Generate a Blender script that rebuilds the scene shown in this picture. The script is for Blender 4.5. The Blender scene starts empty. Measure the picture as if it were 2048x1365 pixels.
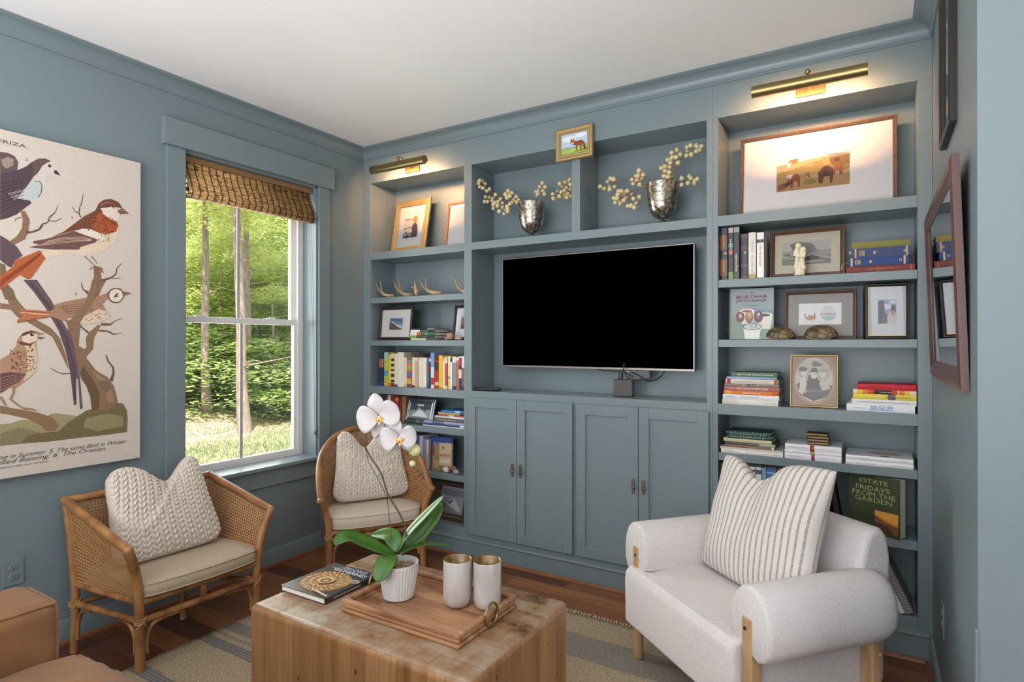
import bpy, bmesh, math, random
import numpy as np
from mathutils import Vector, Matrix, noise

random.seed(7)
sc = bpy.context.scene
COL = sc.collection

# ------------------------------------------------------------------ camera
CAM = Vector((3.14685, -3.10872, 1.36416))
YAW, PITCH, ROLL, FPX = -0.54738, 0.00249, 0.00049, 1194.36
_f = Vector((math.sin(YAW)*math.cos(PITCH), math.cos(YAW)*math.cos(PITCH), math.sin(PITCH)))
_r0 = Vector((math.cos(YAW), -math.sin(YAW), 0)); _u0 = _r0.cross(_f)
_r = _r0*math.cos(ROLL) + _u0*math.sin(ROLL); _u = -_r0*math.sin(ROLL) + _u0*math.cos(ROLL)
cd = bpy.data.cameras.new('camera'); cam = bpy.data.objects.new('camera', cd); COL.objects.link(cam)
cd.sensor_width = 36; cd.lens = FPX/2048*36; cd.clip_start = .03; cd.clip_end = 300
m3 = Matrix((_r, _u, -_f)).transposed()
cam.matrix_world = Matrix.Translation(CAM) @ m3.to_4x4()
sc.camera = cam

def at(u, v, X=None, Y=None, Z=None):
    """measure a point of the photograph on one of the room's planes"""
    d = _f + _r*((u-1024)/FPX) - _u*((v-682.5)/FPX)
    t = (X-CAM.x)/d.x if X is not None else (Y-CAM.y)/d.y if Y is not None else (Z-CAM.z)/d.z
    return CAM + d*t

# ------------------------------------------------------------------ view, world, sun, daylight
sc.view_settings.view_transform = 'Standard'; sc.view_settings.look = 'None'
sc.view_settings.exposure = 0.45; sc.view_settings.gamma = 1; sc.view_settings.use_curve_mapping = False
sc.cycles.use_denoising = True
sc.cycles.max_bounces = 8; sc.cycles.diffuse_bounces = 5; sc.cycles.glossy_bounces = 4
sc.cycles.transparent_max_bounces = 24; sc.cycles.caustics_reflective = False; sc.cycles.caustics_refractive = False
sc.cycles.sample_clamp_indirect = 6

w = bpy.data.worlds.new('world'); sc.world = w; w.use_nodes = True
nt = w.node_tree; bg = nt.nodes['Background']
sky = nt.nodes.new('ShaderNodeTexSky'); sky.sky_type = 'HOSEK_WILKIE'; sky.turbidity = 6; sky.ground_albedo = .3
sky.sun_direction = Vector((.3, -.4, .87)).normalized()
mx = nt.nodes.new('ShaderNodeMixRGB'); mx.inputs['Fac'].default_value = .75
mx.inputs['Color2'].default_value = (.95, .97, 1, 1)
nt.links.new(sky.outputs[0], mx.inputs['Color1']); nt.links.new(mx.outputs[0], bg.inputs['Color'])
bg.inputs['Strength'].default_value = 1.7

def lamp(name, kind, loc, rot, energy, color=(1, 1, 1), size=None, sy=None):
    l = bpy.data.lights.new(name, kind); l.energy = energy; l.color = color
    if kind == 'AREA':
        l.shape = 'RECTANGLE'; l.size = size; l.size_y = sy
    o = bpy.data.objects.new(name, l); COL.objects.link(o); o.location = loc; o.rotation_euler = rot
    return o
s = lamp('sun', 'SUN', (0, 0, 20), (0, 0, 0), 8.5, (1, .95, .84)); s.data.angle = .02
s.rotation_euler = Vector((.3, -.4, .87)).to_track_quat('Z', 'Y').to_euler()
# daylight that enters by the glazed doors behind the camera and by the opening to the next room
DAY = (.97, .985, 1)
lamp('daylight_rear', 'AREA', (1.55, -5.9, 1.45), (math.radians(90), 0, 0), 64, DAY, 4.2, 2.3)
lamp('daylight_side', 'AREA', (6.9, -3.6, 1.5), (math.radians(90), 0, math.radians(90)), 15, DAY, 3.0, 2.2)
# unseen upward fill added behind the camera to brighten the ceiling
lamp('ceiling_fill', 'AREA', (2.4, -4.15, .95), (math.radians(180), 0, 0), 112, (.96, .98, 1), 3.6, 2.0)
# daylight that falls through the window beside the bookcase
lamp('daylight_window', 'AREA', (-.35, -.86, 1.5), (math.radians(90), 0, math.radians(-90)), 20, (.95, 1, .96), .85, 1.6)

# ------------------------------------------------------------------ materials
def lin(c):
    """'#rrggbb' or (r,g,b) 0-255 sRGB to linear"""
    if isinstance(c, str):
        c = [int(c[i:i+2], 16) for i in (1, 3, 5)]
    return tuple(((x/255)/12.92 if x/255 <= .04045 else ((x/255+.055)/1.055)**2.4) for x in c)

MATS = {}
def mat(name, color=None, rough=.5, metal=0, spec=.5, var=0, vscale=8, stretch=(1, 1, 1), bump=0, bscale=60, bstretch=None,
        color2=None, sheen=0, coat=0, alpha=None, trans=0):
    if name in MATS: return MATS[name]
    m = bpy.data.materials.new(name); m.use_nodes = True; MATS[name] = m
    n = m.node_tree; b = n.nodes['Principled BSDF']; L = n.links.new
    b.inputs['Roughness'].default_value = rough; b.inputs['Metallic'].default_value = metal
    b.inputs['Specular IOR Level'].default_value = spec
    if sheen: b.inputs['Sheen Weight'].default_value = sheen
    if coat: b.inputs['Coat Weight'].default_value = coat; b.inputs['Coat Roughness'].default_value = .12
    c = lin(color) if color is not None else (1, 1, 1)
    tc = n.nodes.new('ShaderNodeTexCoord')
    if color is None:
        a = n.nodes.new('ShaderNodeAttribute'); a.attribute_name = 'Col'
        src = a.outputs['Color']
    else:
        r = n.nodes.new('ShaderNodeRGB'); r.outputs[0].default_value = (*c, 1); src = r.outputs[0]
    if var or color2:
        mp = n.nodes.new('ShaderNodeMapping'); mp.inputs['Scale'].default_value = stretch
        nz = n.nodes.new('ShaderNodeTexNoise'); nz.inputs['Scale'].default_value = vscale; nz.inputs['Detail'].default_value = 6
        L(tc.outputs['Object'], mp.inputs[0]); L(mp.outputs[0], nz.inputs['Vector'])
        if color2:
            mxx = n.nodes.new('ShaderNodeMixRGB'); rr = n.nodes.new('ShaderNodeValToRGB')
            rr.color_ramp.elements[0].position = .5-max(.02, .25-var*.2); rr.color_ramp.elements[1].position = .5+max(.02, .25-var*.2)
            L(nz.outputs['Fac'], rr.inputs[0]); L(rr.outputs[0], mxx.inputs['Fac'])
            L(src, mxx.inputs['Color1']); mxx.inputs['Color2'].default_value = (*lin(color2), 1)
            src = mxx.outputs[0]
        else:
            hs = n.nodes.new('ShaderNodeHueSaturation'); mr = n.nodes.new('ShaderNodeMapRange')
            mr.inputs['To Min'].default_value = 1-var; mr.inputs['To Max'].default_value = 1+var
            L(nz.outputs['Fac'], mr.inputs['Value']); L(mr.outputs[0], hs.inputs['Value']); L(src, hs.inputs['Color'])
            src = hs.outputs[0]
    L(src, b.inputs['Base Color'])
    if bump:
        mp2 = n.nodes.new('ShaderNodeMapping'); mp2.inputs['Scale'].default_value = bstretch or (1, 1, 1)
        nb = n.nodes.new('ShaderNodeTexNoise'); nb.inputs['Scale'].default_value = bscale; nb.inputs['Detail'].default_value = 3
        bp = n.nodes.new('ShaderNodeBump'); bp.inputs['Strength'].default_value = bump; bp.inputs['Distance'].default_value = .002
        L(tc.outputs['Object'], mp2.inputs[0]); L(mp2.outputs[0], nb.inputs['Vector'])
        L(nb.outputs['Fac'], bp.inputs['Height']); L(bp.outputs[0], b.inputs['Normal'])
    return m

PAINT = mat('blue_grey_paint', (119, 134, 139), .33, spec=.5, var=.025, vscale=3, bump=.05, bscale=200)
WALLP = mat('blue_grey_wall_paint', (119, 134, 139), .5, spec=.4, var=.02, vscale=2, bump=.08, bscale=260)
CEIL = mat('ceiling_white', (243, 243, 243), .9, spec=.2, var=.01, vscale=2, bump=.05, bscale=300)
PRINT = mat('printed', None, .55, spec=.35, var=.05, vscale=60)
PRINTG = mat('printed_gloss', None, .3, spec=.5, var=.04, vscale=60)
ENGR = mat('engraved_print', None, .8, spec=.15, var=.5, vscale=300, stretch=(1, .35, 1.6), bump=.25, bscale=500)
PAGES = mat('book_pages', (232, 226, 212), .85, var=.08, vscale=30, stretch=(1, 1, 40), spec=.1)
BRASS = mat('antique_brass', (158, 140, 96), .34, metal=1, var=.12, vscale=25, stretch=(1, 6, 6))
GOLD = mat('gold_frame', (184, 160, 112), .42, metal=.6, var=.15, vscale=40)
STEEL = mat('brushed_steel', (150, 143, 138), .32, metal=1, var=.05)
PEWTER = mat('pewter', (140, 132, 122), .4, metal=1, var=.2, vscale=60)
BLACKP = mat('black_plastic', (34, 33, 34), .4, var=.05)
WHITEV = mat('white_vinyl', (226, 224, 222), .4, var=.015, spec=.4)

def node_mat(name):
    m = bpy.data.materials.new(name); m.use_nodes = True; MATS[name] = m
    n = m.node_tree; return m, n, n.nodes['Principled BSDF'], n.links.new

def glass_mat(name, fac=1.0, tint=(1, 1, 1)):
    m, n, b, L = node_mat(name)
    n.nodes.remove(b); out = n.nodes['Material Output']
    tr = n.nodes.new('ShaderNodeBsdfTransparent'); tr.inputs[0].default_value = (*tint, 1)
    gl = n.nodes.new('ShaderNodeBsdfGlossy'); gl.inputs['Roughness'].default_value = .02
    fr = n.nodes.new('ShaderNodeFresnel'); fr.inputs['IOR'].default_value = 1.5
    mt = n.nodes.new('ShaderNodeMath'); mt.operation = 'MULTIPLY'; mt.inputs[1].default_value = fac; mt.use_clamp = True
    mix = n.nodes.new('ShaderNodeMixShader')
    L(fr.outputs[0], mt.inputs[0]); L(mt.outputs[0], mix.inputs[0]); L(tr.outputs[0], mix.inputs[1]); L(gl.outputs[0], mix.inputs[2])
    L(mix.outputs[0], out.inputs['Surface']); return m
GLASS = glass_mat('picture_glass', 1.0); WGLASS = glass_mat('window_glass', .6)

# ------------------------------------------------------------------ mesh helper
class MB:
    def __init__(s, col=(200, 200, 200)):
        s.v = []; s.f = []; s.c = []; s.mi = []; s.col = lin(col); s.m = 0; s.uv = None
    def color(s, c): s.col = lin(c); return s
    def add(s, vs, fs, col=None):
        b = len(s.v); s.v += [tuple(p) for p in vs]
        c = lin(col) if col is not None else s.col
        for f in fs:
            s.f.append([b+i for i in f]); s.c.append(c); s.mi.append(s.m)
        return b
    def box(s, x0, y0, z0, x1, y1, z1, col=None):
        s.add([(x0, y0, z0), (x1, y0, z0), (x1, y1, z0), (x0, y1, z0), (x0, y0, z1), (x1, y0, z1), (x1, y1, z1), (x0, y1, z1)],
              [(0, 3, 2, 1), (4, 5, 6, 7), (0, 1, 5, 4), (1, 2, 6, 5), (2, 3, 7, 6), (3, 0, 4, 7)], col); return s
    def prism(s, pts, a, b, axis='y', col=None):
        """closed 2d outline swept between a and b along an axis"""
        n = len(pts)
        def P(p, t):
            return {'y': (p[0], t, p[1]), 'x': (t, p[0], p[1]), 'z': (p[0], p[1], t)}[axis]
        vs = [P(p, a) for p in pts] + [P(p, b) for p in pts]
        fs = [tuple(range(n)), tuple(range(2*n-1, n-1, -1))] + [(i+n, (i+1) % n+n, (i+1) % n, i) for i in range(n)]
        s.add(vs, fs, col); return s
    def tube(s, pts, r, n=8, col=None, cap=True, flat=1.0):
        pts = [Vector(p) for p in pts]; k = len(pts)
        rs = r if isinstance(r, (list, tuple)) else [r]*k
        prev = None; vs = []
        for i, p in enumerate(pts):
            d = (pts[min(i+1, k-1)] - pts[max(i-1, 0)]).normalized()
            if prev is None:
                ref = Vector((0, 0, 1)) if abs(d.z) < .9 else Vector((1, 0, 0))
                a = d.cross(ref).normalized()
            else:
                a = (prev - d*prev.dot(d)).normalized()
            prev = a; b = d.cross(a)
            for j in range(n):
                t = 2*math.pi*j/n
                vs.append(p + (a*math.cos(t) + b*math.sin(t)*flat)*rs[i])
        fs = [(i*n+j, i*n+(j+1) % n, (i+1)*n+(j+1) % n, (i+1)*n+j) for i in range(k-1) for j in range(n)]
        if cap: fs += [tuple(range(n-1, -1, -1)), tuple((k-1)*n+j for j in range(n))]
        s.add(vs, fs, col); return s
    def lathe(s, prof, n=32, c=(0, 0, 0), col=None, flute=None, cap=True):
        vs = []
        for r, z in prof:
            for j in range(n):
                t = 2*math.pi*j/n; rr = r*(1+flute(t, z)) if flute else r
                vs.append((c[0]+rr*math.cos(t), c[1]+rr*math.sin(t), c[2]+z))
        k = len(prof)
        fs = [(i*n+j, i*n+(j+1) % n, (i+1)*n+(j+1) % n, (i+1)*n+j) for i in range(k-1) for j in range(n)]
        if cap: fs += [tuple(range(n-1, -1, -1)), tuple((k-1)*n+j for j in range(n))]
        s.add(vs, fs, col); return s
    def ball(s, c, r, n=10, m=6, col=None, sc_=(1, 1, 1)):
        prof = [(math.sin(math.pi*i/m), -math.cos(math.pi*i/m)) for i in range(m+1)]
        vs = []
        for a, z in prof:
            for j in range(n):
                t = 2*math.pi*j/n
                vs.append((c[0]+r*a*math.cos(t)*sc_[0], c[1]+r*a*math.sin(t)*sc_[1], c[2]+r*z*sc_[2]))
        fs = [(i*n+j, i*n+(j+1) % n, (i+1)*n+(j+1) % n, (i+1)*n+j) for i in range(m) for j in range(n)]
        s.add(vs, fs, col); return s
    def grid(s, P, nu, nv, col=None, flip=False):
        """P(i,j) for i<nu, j<nv"""
        vs = [P(i, j) for j in range(nv) for i in range(nu)]
        fs = [(j*nu+i, j*nu+i+1, (j+1)*nu+i+1, (j+1)*nu+i) for j in range(nv-1) for i in range(nu-1)]
        if flip: fs = [f[::-1] for f in fs]
        s.add(vs, fs, col); return s
    def xf(s, M, start=0):
        for i in range(start, len(s.v)): s.v[i] = tuple(M @ Vector(s.v[i]))
        return s
    def build(s, name, material, parent=None, smooth=False, bevel=0, solid=0, uv=None, seg=2, subs=0, loc=None, fix=True):
        me = bpy.data.meshes.new(name); me.from_pydata(s.v, [], s.f)
        ms = material if isinstance(material, (list, tuple)) else [material]
        for m in ms: me.materials.append(m)
        if len(ms) > 1: me.polygons.foreach_set('material_index', s.mi)
        ca = me.color_attributes.new('Col', 'FLOAT_COLOR', 'CORNER')
        buf = []
        for f, c in zip(s.f, s.c): buf += [c[0], c[1], c[2], 1]*len(f)
        ca.data.foreach_set('color', buf)
        if uv:
            ul = me.uv_layers.new(name='UVMap'); ub = []
            for f in s.f:
                for i in f: ub += list(uv(i) if callable(uv) else uv[i])
            ul.data.foreach_set('uv', ub)
        if fix:
            bm = bmesh.new(); bm.from_mesh(me); bmesh.ops.recalc_face_normals(bm, faces=bm.faces); bm.to_mesh(me); bm.free()
        if smooth:
            me.polygons.foreach_set('use_smooth', [True]*len(me.polygons))
            if smooth != 'all': me.set_sharp_from_angle(angle=math.radians(40 if smooth is True else smooth))
        me.update()
        o = bpy.data.objects.new(name, me); COL.objects.link(o)
        if parent: o.parent = parent
        if loc: o.location = loc
        if solid:
            md = o.modifiers.new('thickness', 'SOLIDIFY'); md.thickness = solid; md.offset = 0
        if bevel:
            md = o.modifiers.new('bevel', 'BEVEL'); md.width = bevel; md.segments = seg; md.limit_method = 'ANGLE'; md.angle_limit = math.radians(38)
        if subs:
            md = o.modifiers.new('smooth', 'SUBSURF'); md.levels = subs; md.render_levels = subs
        return o

def tag(o, label=None, cat=None, group=None, kind=None):
    if label: o['label'] = label
    if cat: o['category'] = cat
    if group: o['group'] = group
    if kind: o['kind'] = kind
    return o
def thing(name, label, cat, loc=(0, 0, 0), rz=0, group=None, rot=None):
    o = bpy.data.objects.new(name, None); o.empty_display_size = .05; COL.objects.link(o)
    o.location = loc; o.rotation_euler = rot if rot else (0, 0, rz)
    return tag(o, label, cat, group)
def struct(name, mb, m, **k): return tag(mb.build(name, m, **k), kind='structure')

def text(parent, s, size, origin, right, up, color, name='lettering', align='CENTER', sx=1.0, ext=.0003, material=None, fit=None, shear=0):
    cu = bpy.data.curves.new(name, 'FONT'); cu.body = s; cu.size = size; cu.align_x = align; cu.align_y = 'CENTER'; cu.extrude = ext
    cu.resolution_u = 3; cu.shear = shear
    t = bpy.data.objects.new('tmp', cu); COL.objects.link(t)
    dg = bpy.context.evaluated_depsgraph_get(); dg.update()
    me = bpy.data.meshes.new_from_object(t.evaluated_get(dg)); bpy.data.objects.remove(t); bpy.data.curves.remove(cu)
    if len(me.vertices) == 0: return None
    xs = [v.co.x for v in me.vertices]; w_ = max(xs)-min(xs)
    if fit: sx = fit/w_
    right = Vector(right).normalized(); up = Vector(up).normalized(); nn = right.cross(up)
    M = Matrix.Translation(Vector(origin)) @ Matrix((right, up, nn)).transposed().to_4x4() @ Matrix.Diagonal((sx, 1, 1, 1))
    me.transform(M)
    me.materials.clear(); me.materials.append(material or PRINT)
    ca = me.color_attributes.new('Col', 'FLOAT_COLOR', 'CORNER'); c = lin(color)
    ca.data.foreach_set('color', [c[0], c[1], c[2], 1]*len(me.loops))
    me.name = name
    o = bpy.data.objects.new(name, me); COL.objects.link(o); o.parent = parent
    return o
# ------------------------------------------------------------------ floor material: long narrow planks that run along the bookcase
def floor_mat():
    m, n, b, L = node_mat('walnut_planks')
    tc = n.nodes.new('ShaderNodeTexCoord')
    br = n.nodes.new('ShaderNodeTexBrick'); br.inputs['Scale'].default_value = 1; br.inputs['Brick Width'].default_value = .83
    br.inputs['Row Height'].default_value = .118; br.inputs['Mortar Size'].default_value = .0012; br.inputs['Bias'].default_value = 0
    br.inputs['Color1'].default_value = (0, 0, 0, 1); br.inputs['Color2'].default_value = (1, 1, 1, 1); br.inputs['Mortar'].default_value = (.35, .35, .35, 1)
    br.offset = .37; br.offset_frequency = 2
    L(tc.outputs['Object'], br.inputs['Vector'])
    mp = n.nodes.new('ShaderNodeMapping'); mp.inputs['Scale'].default_value = (2.2, 26, 1)
    add = n.nodes.new('ShaderNodeVectorMath'); add.operation = 'ADD'
    L(tc.outputs['Object'], mp.inputs[0]); L(mp.outputs[0], add.inputs[0])
    sc3 = n.nodes.new('ShaderNodeVectorMath'); sc3.operation = 'SCALE'; sc3.inputs['Scale'].default_value = 17
    L(br.outputs['Color'], sc3.inputs[0]); L(sc3.outputs[0], add.inputs[1])
    nz = n.nodes.new('ShaderNodeTexNoise'); nz.inputs['Scale'].default_value = 1.6; nz.inputs['Detail'].default_value = 7; nz.inputs['Distortion'].default_value = 1.2
    L(add.outputs[0], nz.inputs['Vector'])
    cr = n.nodes.new('ShaderNodeValToRGB'); e = cr.color_ramp.elements
    e[0].position = .0; e[0].color = (*lin('#36201a'), 1); e[1].position = 1; e[1].color = (*lin('#b07c50'), 1)
    k = e.new(.45); k.color = (*lin('#653d27'), 1); k = e.new(.72); k.color = (*lin('#8a5834'), 1)
    mix = n.nodes.new('ShaderNodeMixRGB'); mix.inputs['Fac'].default_value = .45
    L(br.outputs['Color'], mix.inputs['Color1']); L(nz.outputs['Fac'], mix.inputs['Color2'])
    L(mix.outputs[0], cr.inputs[0])
    mo = n.nodes.new('ShaderNodeMixRGB'); mo.inputs['Color2'].default_value = (.02, .01, .006, 1)
    L(br.outputs['Fac'], mo.inputs['Fac']); L(cr.outputs[0], mo.inputs['Color1']); L(mo.outputs[0], b.inputs['Base Color'])
    b.inputs['Roughness'].default_value = .3; b.inputs['Specular IOR Level'].default_value = .5
    bp = n.nodes.new('ShaderNodeBump'); bp.inputs['Strength'].default_value = .12; bp.inputs['Distance'].default_value = .002
    L(nz.outputs['Fac'], bp.inputs['Height']); L(bp.outputs[0], b.inputs['Normal'])
    return m
FLOORM = floor_mat()
SHOE = mat('stained_shoe_moulding', '#7d4f35', .4, var=.2, vscale=10, stretch=(1, 1, 8))

CH = 2.74; W = 3.354
YW = (-1.305, -.413); ZW = (.60, 2.39); TX = .2
struct('floor', MB().box(-.2, -6.1, -.1, 7.1, .4, 0), FLOORM)
struct('ceiling', MB().box(-.2, -6.1, CH, 7.1, .4, CH+.1), CEIL)
mb = MB(); mb.box(-TX, -6.1, 0, 0, YW[0], CH).box(-TX, YW[1], 0, 0, .4, CH).box(-TX, YW[0], 0, 0, YW[1], ZW[0]).box(-TX, YW[0], ZW[1], 0, YW[1], CH)
struct('wall_left', mb, WALLP)
struct('wall_back', MB().box(0, .28, 0, W, .4, CH), WALLP)
mb = MB(); mb.box(W, -1.312, 0, W+.12, .4, CH).box(W+.12, -1.312, 0, 7.1, -1.2, CH)
struct('wall_right', mb, WALLP)
mb = MB(); mb.box(-.2, -6.1, 0, .2, -6.0, CH).box(4.5, -6.1, 0, 7.1, -6.0, CH).box(.2, -6.1, 2.6, 4.5, -6.0, CH)
struct('wall_rear', mb, WALLP)
mb = MB(); mb.box(7.0, -6.0, 0, 7.1, -5.2, CH).box(7.0, -2.0, 0, 7.1, -1.2, CH).box(7.0, -5.2, 2.4, 7.1, -2.0, CH)
struct('wall_side', mb, WALLP)

# crown: small cove with a bead above and below
CR = .0745
prof = [(0, -CR), (.007, -CR), (.007, -CR+.009), (.011, -CR+.013)]
for i in range(9):
    t = i/8*math.pi/2
    prof.append((.011+.049*(1-math.cos(t)), -CR+.013+.049*math.sin(t)))
prof += [(.064, -.010), (CR-.004, -.008), (CR, -.004), (CR, 0), (0, 0)]
def crown(name, P, inward, along, k0, k1):
    """sweep the profile from P over 'along', mitring each end (k=+1 shortens with the projection)"""
    P = Vector(P); a = Vector(along); ln = a.length; a.normalize(); inn = Vector(inward)
    vs = []
    for end, k in ((0, k0), (ln, -k1)):
        for d, z in prof: vs.append(P + a*(end+k*d) + inn*d + Vector((0, 0, z)))
    n = len(prof); fs = [(i, (i+1) % n, (i+1) % n+n, i+n) for i in range(n)]
    mb = MB(); mb.add(vs, fs + [tuple(range(n-1, -1, -1)), tuple(range(n, 2*n))])
    struct(name, mb, PAINT, smooth=True)
crown('trim_1', (0, -6, CH), (1, 0, 0), (0, 6, 0), 0, 1)
crown('trim_2', (0, 0, CH), (0, -1, 0), (W, 0, 0), 1, 1)
crown('trim_3', (W, -1.312, CH), (-1, 0, 0), (0, 1.312, 0), -1, 1)
crown('trim_4', (W, -1.312, CH), (0, -1, 0), (3.6, 0, 0), -1, 0)

def base(name, prof, P0, P1, inward, m=PAINT):
    P0 = Vector(P0); P1 = Vector(P1); inn = Vector(inward); n = len(prof)
    vs = [P+inn*d+Vector((0, 0, z)) for P in (P0, P1) for d, z in prof]
    mb = MB(); mb.add(vs, [(i, (i+1) % n, (i+1) % n+n, i+n) for i in range(n)]+[tuple(range(n-1, -1, -1)), tuple(range(n, 2*n))])
    return struct(name, mb, m, smooth=True)
BP = [(0, 0), (.016, 0), (.016, .098), (.012, .104), (0, .106)]
SP = [(0, 0), (.013, 0), (.012, .006), (.008, .013), (0, .017)]
base('baseboard_left', BP, (0, -6, 0), (0, 0, 0), (1, 0, 0))
base('trim_5', SP, (.016, -6, 0), (.016, -.02, 0), (1, 0, 0), SHOE)
base('baseboard_right', BP, (W, -1.312, 0), (W, 0, 0), (-1, 0, 0))
base('trim_6', SP, (W-.016, -1.312, 0), (W-.016, -.02, 0), (-1, 0, 0), SHOE)
CB = [(0, 0), (.02, 0), (.02, .104), (.027, .108), (.028, .114), (.022, .119), (0, .121)]
base('baseboard_back', CB, (.0161, 0, 0), (W-.0161, 0, 0), (0, -1, 0))
base('trim_7', SP, (.03, -.02, 0), (W-.03, -.02, 0), (0, -1, 0), SHOE)
# small wooden strip at the foot of the wall's outer corner
struct('trim_8', MB().box(W-.006, -1.3185, 0, W+.0005, -1.30, .68), PAINT, bevel=.002)

# window: casing, stool, apron, jambs (one structure each), sashes, glass
mb = MB(); mb.box(0, -1.404, .622, .02, -1.305, 2.39).box(0, -.413, .622, .02, -.323, 2.39)
struct('trim_9', mb, PAINT, bevel=.002)
struct('trim_10', MB().box(0, -1.425, 2.39, .036, -.298, 2.53), PAINT, bevel=.002)
struct('trim_11', MB().box(-.13, -1.305, .60, 0, -.413, .622).box(0, -1.43, .60, .052, -.30, .622), PAINT, bevel=.003)
struct('trim_12', MB().box(0, -1.404, .495, .018, -.323, .60), PAINT, bevel=.002)
win = tag(bpy.data.objects.new('window_1', None), kind='structure'); COL.objects.link(win); win.location = (0, 0, 0)
mb = MB(); J = .012
mb.box(-.13, -1.305, .622, 0, -1.305+J, 2.39).box(-.13, -.413-J, .622, 0, -.413, 2.39).box(-.13, -1.305, 2.378, 0, -.413, 2.39)
mb.build('window_jamb', PAINT, win)
y0, y1 = YW; mb = MB()
mb.box(-.2, y0, .60, -.13, y0+.042, 2.39).box(-.2, y1-.042, .60, -.13, y1, 2.39).box(-.2, y0, 2.35, -.13, y1, 2.39).box(-.2, y0, .60, -.135, y1, .632)
mb.box(-.137, y1-.052, .632, -.128, y1-.04, 2.35)
mb.build('window_frame', WHITEV, win, bevel=.003)
def sash(nm, X, z0, z1, sash_w, rb, rt, lower):
    s_ = bpy.data.objects.new(nm, None); COL.objects.link(s_); s_.parent = win
    a, b = y0+.042, y1-.042; mb = MB(); t = .03
    mb.box(X-t, a, z0, X, a+sash_w, z1).box(X-t, b-sash_w, z0, X, b, z1).box(X-t, a+sash_w, z0, X, b-sash_w, z0+rb).box(X-t, a+sash_w, z1-rt, X, b-sash_w, z1)
    mb.build('sash_frame', WHITEV, s_, bevel=.004)
    ym = (a+b)/2-.004
    MB().box(X-.018, ym-.009, z0+rb, X-.012, ym+.009, z1-rt).build('glazing_bar', mat('backlit_grille', '#a9adb0', .4), s_)  # bar coloured grey to carry the shade of its backlit side
    MB().box(X-.016, a+sash_w, z0+rb, X-.0145, b-sash_w, z1-rt).build('pane', WGLASS, s_)
    if lower:
        for yy in (a+.14, b-.2):
            MB().box(X-.026, yy-.03, z1, X-.004, yy+.03, z1+.006).box(X-.022, yy-.012, z1+.006, X-.01, yy+.03, z1+.012).build('sash_lock', WHITEV, s_, bevel=.002)
        MB().box(X-.0005, b-.007, .70, X+.006, b+.004, .735).build('tilt_latch', BLACKP, s_)
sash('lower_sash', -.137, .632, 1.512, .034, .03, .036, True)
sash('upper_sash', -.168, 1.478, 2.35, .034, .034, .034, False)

# woven bamboo roman shade
def woven_mat():
    m, n, b, L = node_mat('woven_bamboo')
    tc = n.nodes.new('ShaderNodeTexCoord'); sp = n.nodes.new('ShaderNodeSeparateXYZ'); L(tc.outputs['UV'], sp.inputs[0])
    def noise_(scale, st, det=4):
        mp = n.nodes.new('ShaderNodeMapping'); mp.inputs['Scale'].default_value = st; L(tc.outputs['UV'], mp.inputs[0])
        z = n.nodes.new('ShaderNodeTexNoise'); z.inputs['Scale'].default_value = scale; z.inputs['Detail'].default_value = det; L(mp.outputs[0], z.inputs['Vector']); return z
    a = noise_(1, (9, 230, 1), 6); c = noise_(1, (24, 95, 1), 2)
    wv = n.nodes.new('ShaderNodeTexWave'); wv.inputs['Scale'].default_value = 1; wv.bands_direction = 'X'
    mp = n.nodes.new('ShaderNodeMapping'); mp.inputs['Scale'].default_value = (7.4, .0, 1); L(tc.outputs['UV'], mp.inputs[0]); L(mp.outputs[0], wv.inputs['Vector'])
    wr = n.nodes.new('ShaderNodeValToRGB'); wr.color_ramp.elements[0].position = .84; wr.color_ramp.elements[1].position = .95; L(wv.outputs['Fac'], wr.inputs[0])
    r = n.nodes.new('ShaderNodeValToRGB'); e = r.color_ramp.elements
    e[0].position = .33; e[0].color = (*lin('#5f3f20'), 1); e[1].position = .60; e[1].color = (*lin('#dcb277'), 1)
    k = e.new(.45); k.color = (*lin('#b98b52'), 1); L(a.outputs['Fac'], r.inputs[0])
    r2 = n.nodes.new('ShaderNodeValToRGB'); r2.color_ramp.elements[0].position = .57; r2.color_ramp.elements[1].position = .63; L(c.outputs['Fac'], r2.inputs[0])
    m1 = n.nodes.new('ShaderNodeMixRGB'); m1.inputs['Color2'].default_value = (*lin('#4f351d'), 1); L(r2.outputs[0], m1.inputs[0]); L(r.outputs[0], m1.inputs[1])
    m2 = n.nodes.new('ShaderNodeMixRGB'); m2.inputs['Color2'].default_value = (*lin('#56371f'), 1); L(wr.outputs[0], m2.inputs[0]); L(m1.outputs[0], m2.inputs[1])
    L(m2.outputs[0], b.inputs['Base Color']); b.inputs['Roughness'].default_value = .7
    w2 = n.nodes.new('ShaderNodeTexWave'); w2.bands_direction = 'Y'; w2.inputs['Scale'].default_value = 1
    mp3 = n.nodes.new('ShaderNodeMapping'); mp3.inputs['Scale'].default_value = (0, 50, 1); L(tc.outputs['UV'], mp3.inputs[0]); L(mp3.outputs[0], w2.inputs['Vector'])
    bp = n.nodes.new('ShaderNodeBump'); bp.inputs['Strength'].default_value = .5; bp.inputs['Distance'].default_value = .003; L(w2.outputs['Fac'], bp.inputs['Height']); L(bp.outputs[0], b.inputs['Normal'])
    return m
BAMBOO = woven_mat()
sh = thing('roman_shade', 'woven bamboo roman shade gathered at the top of the window', 'window shade', (-.02, -.86, 2.375))
def shade_sheet(pr_, nm, ya=-.425, yb=.425):
    vs = []; uvs = []; d = 0
    for i, (x, z) in enumerate(pr_):
        if i: d += math.dist(pr_[i-1], (x, z))
        for y in (ya, yb): vs.append((x, y, z)); uvs.append((y, d))
    fs = [(2*i, 2*i+1, 2*i+3, 2*i+2) for i in range(len(pr_)-1)]
    mb = MB(); mb.add(vs, fs); return mb.build(nm, BAMBOO, sh, smooth='all', solid=.003, uv=uvs)
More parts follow.
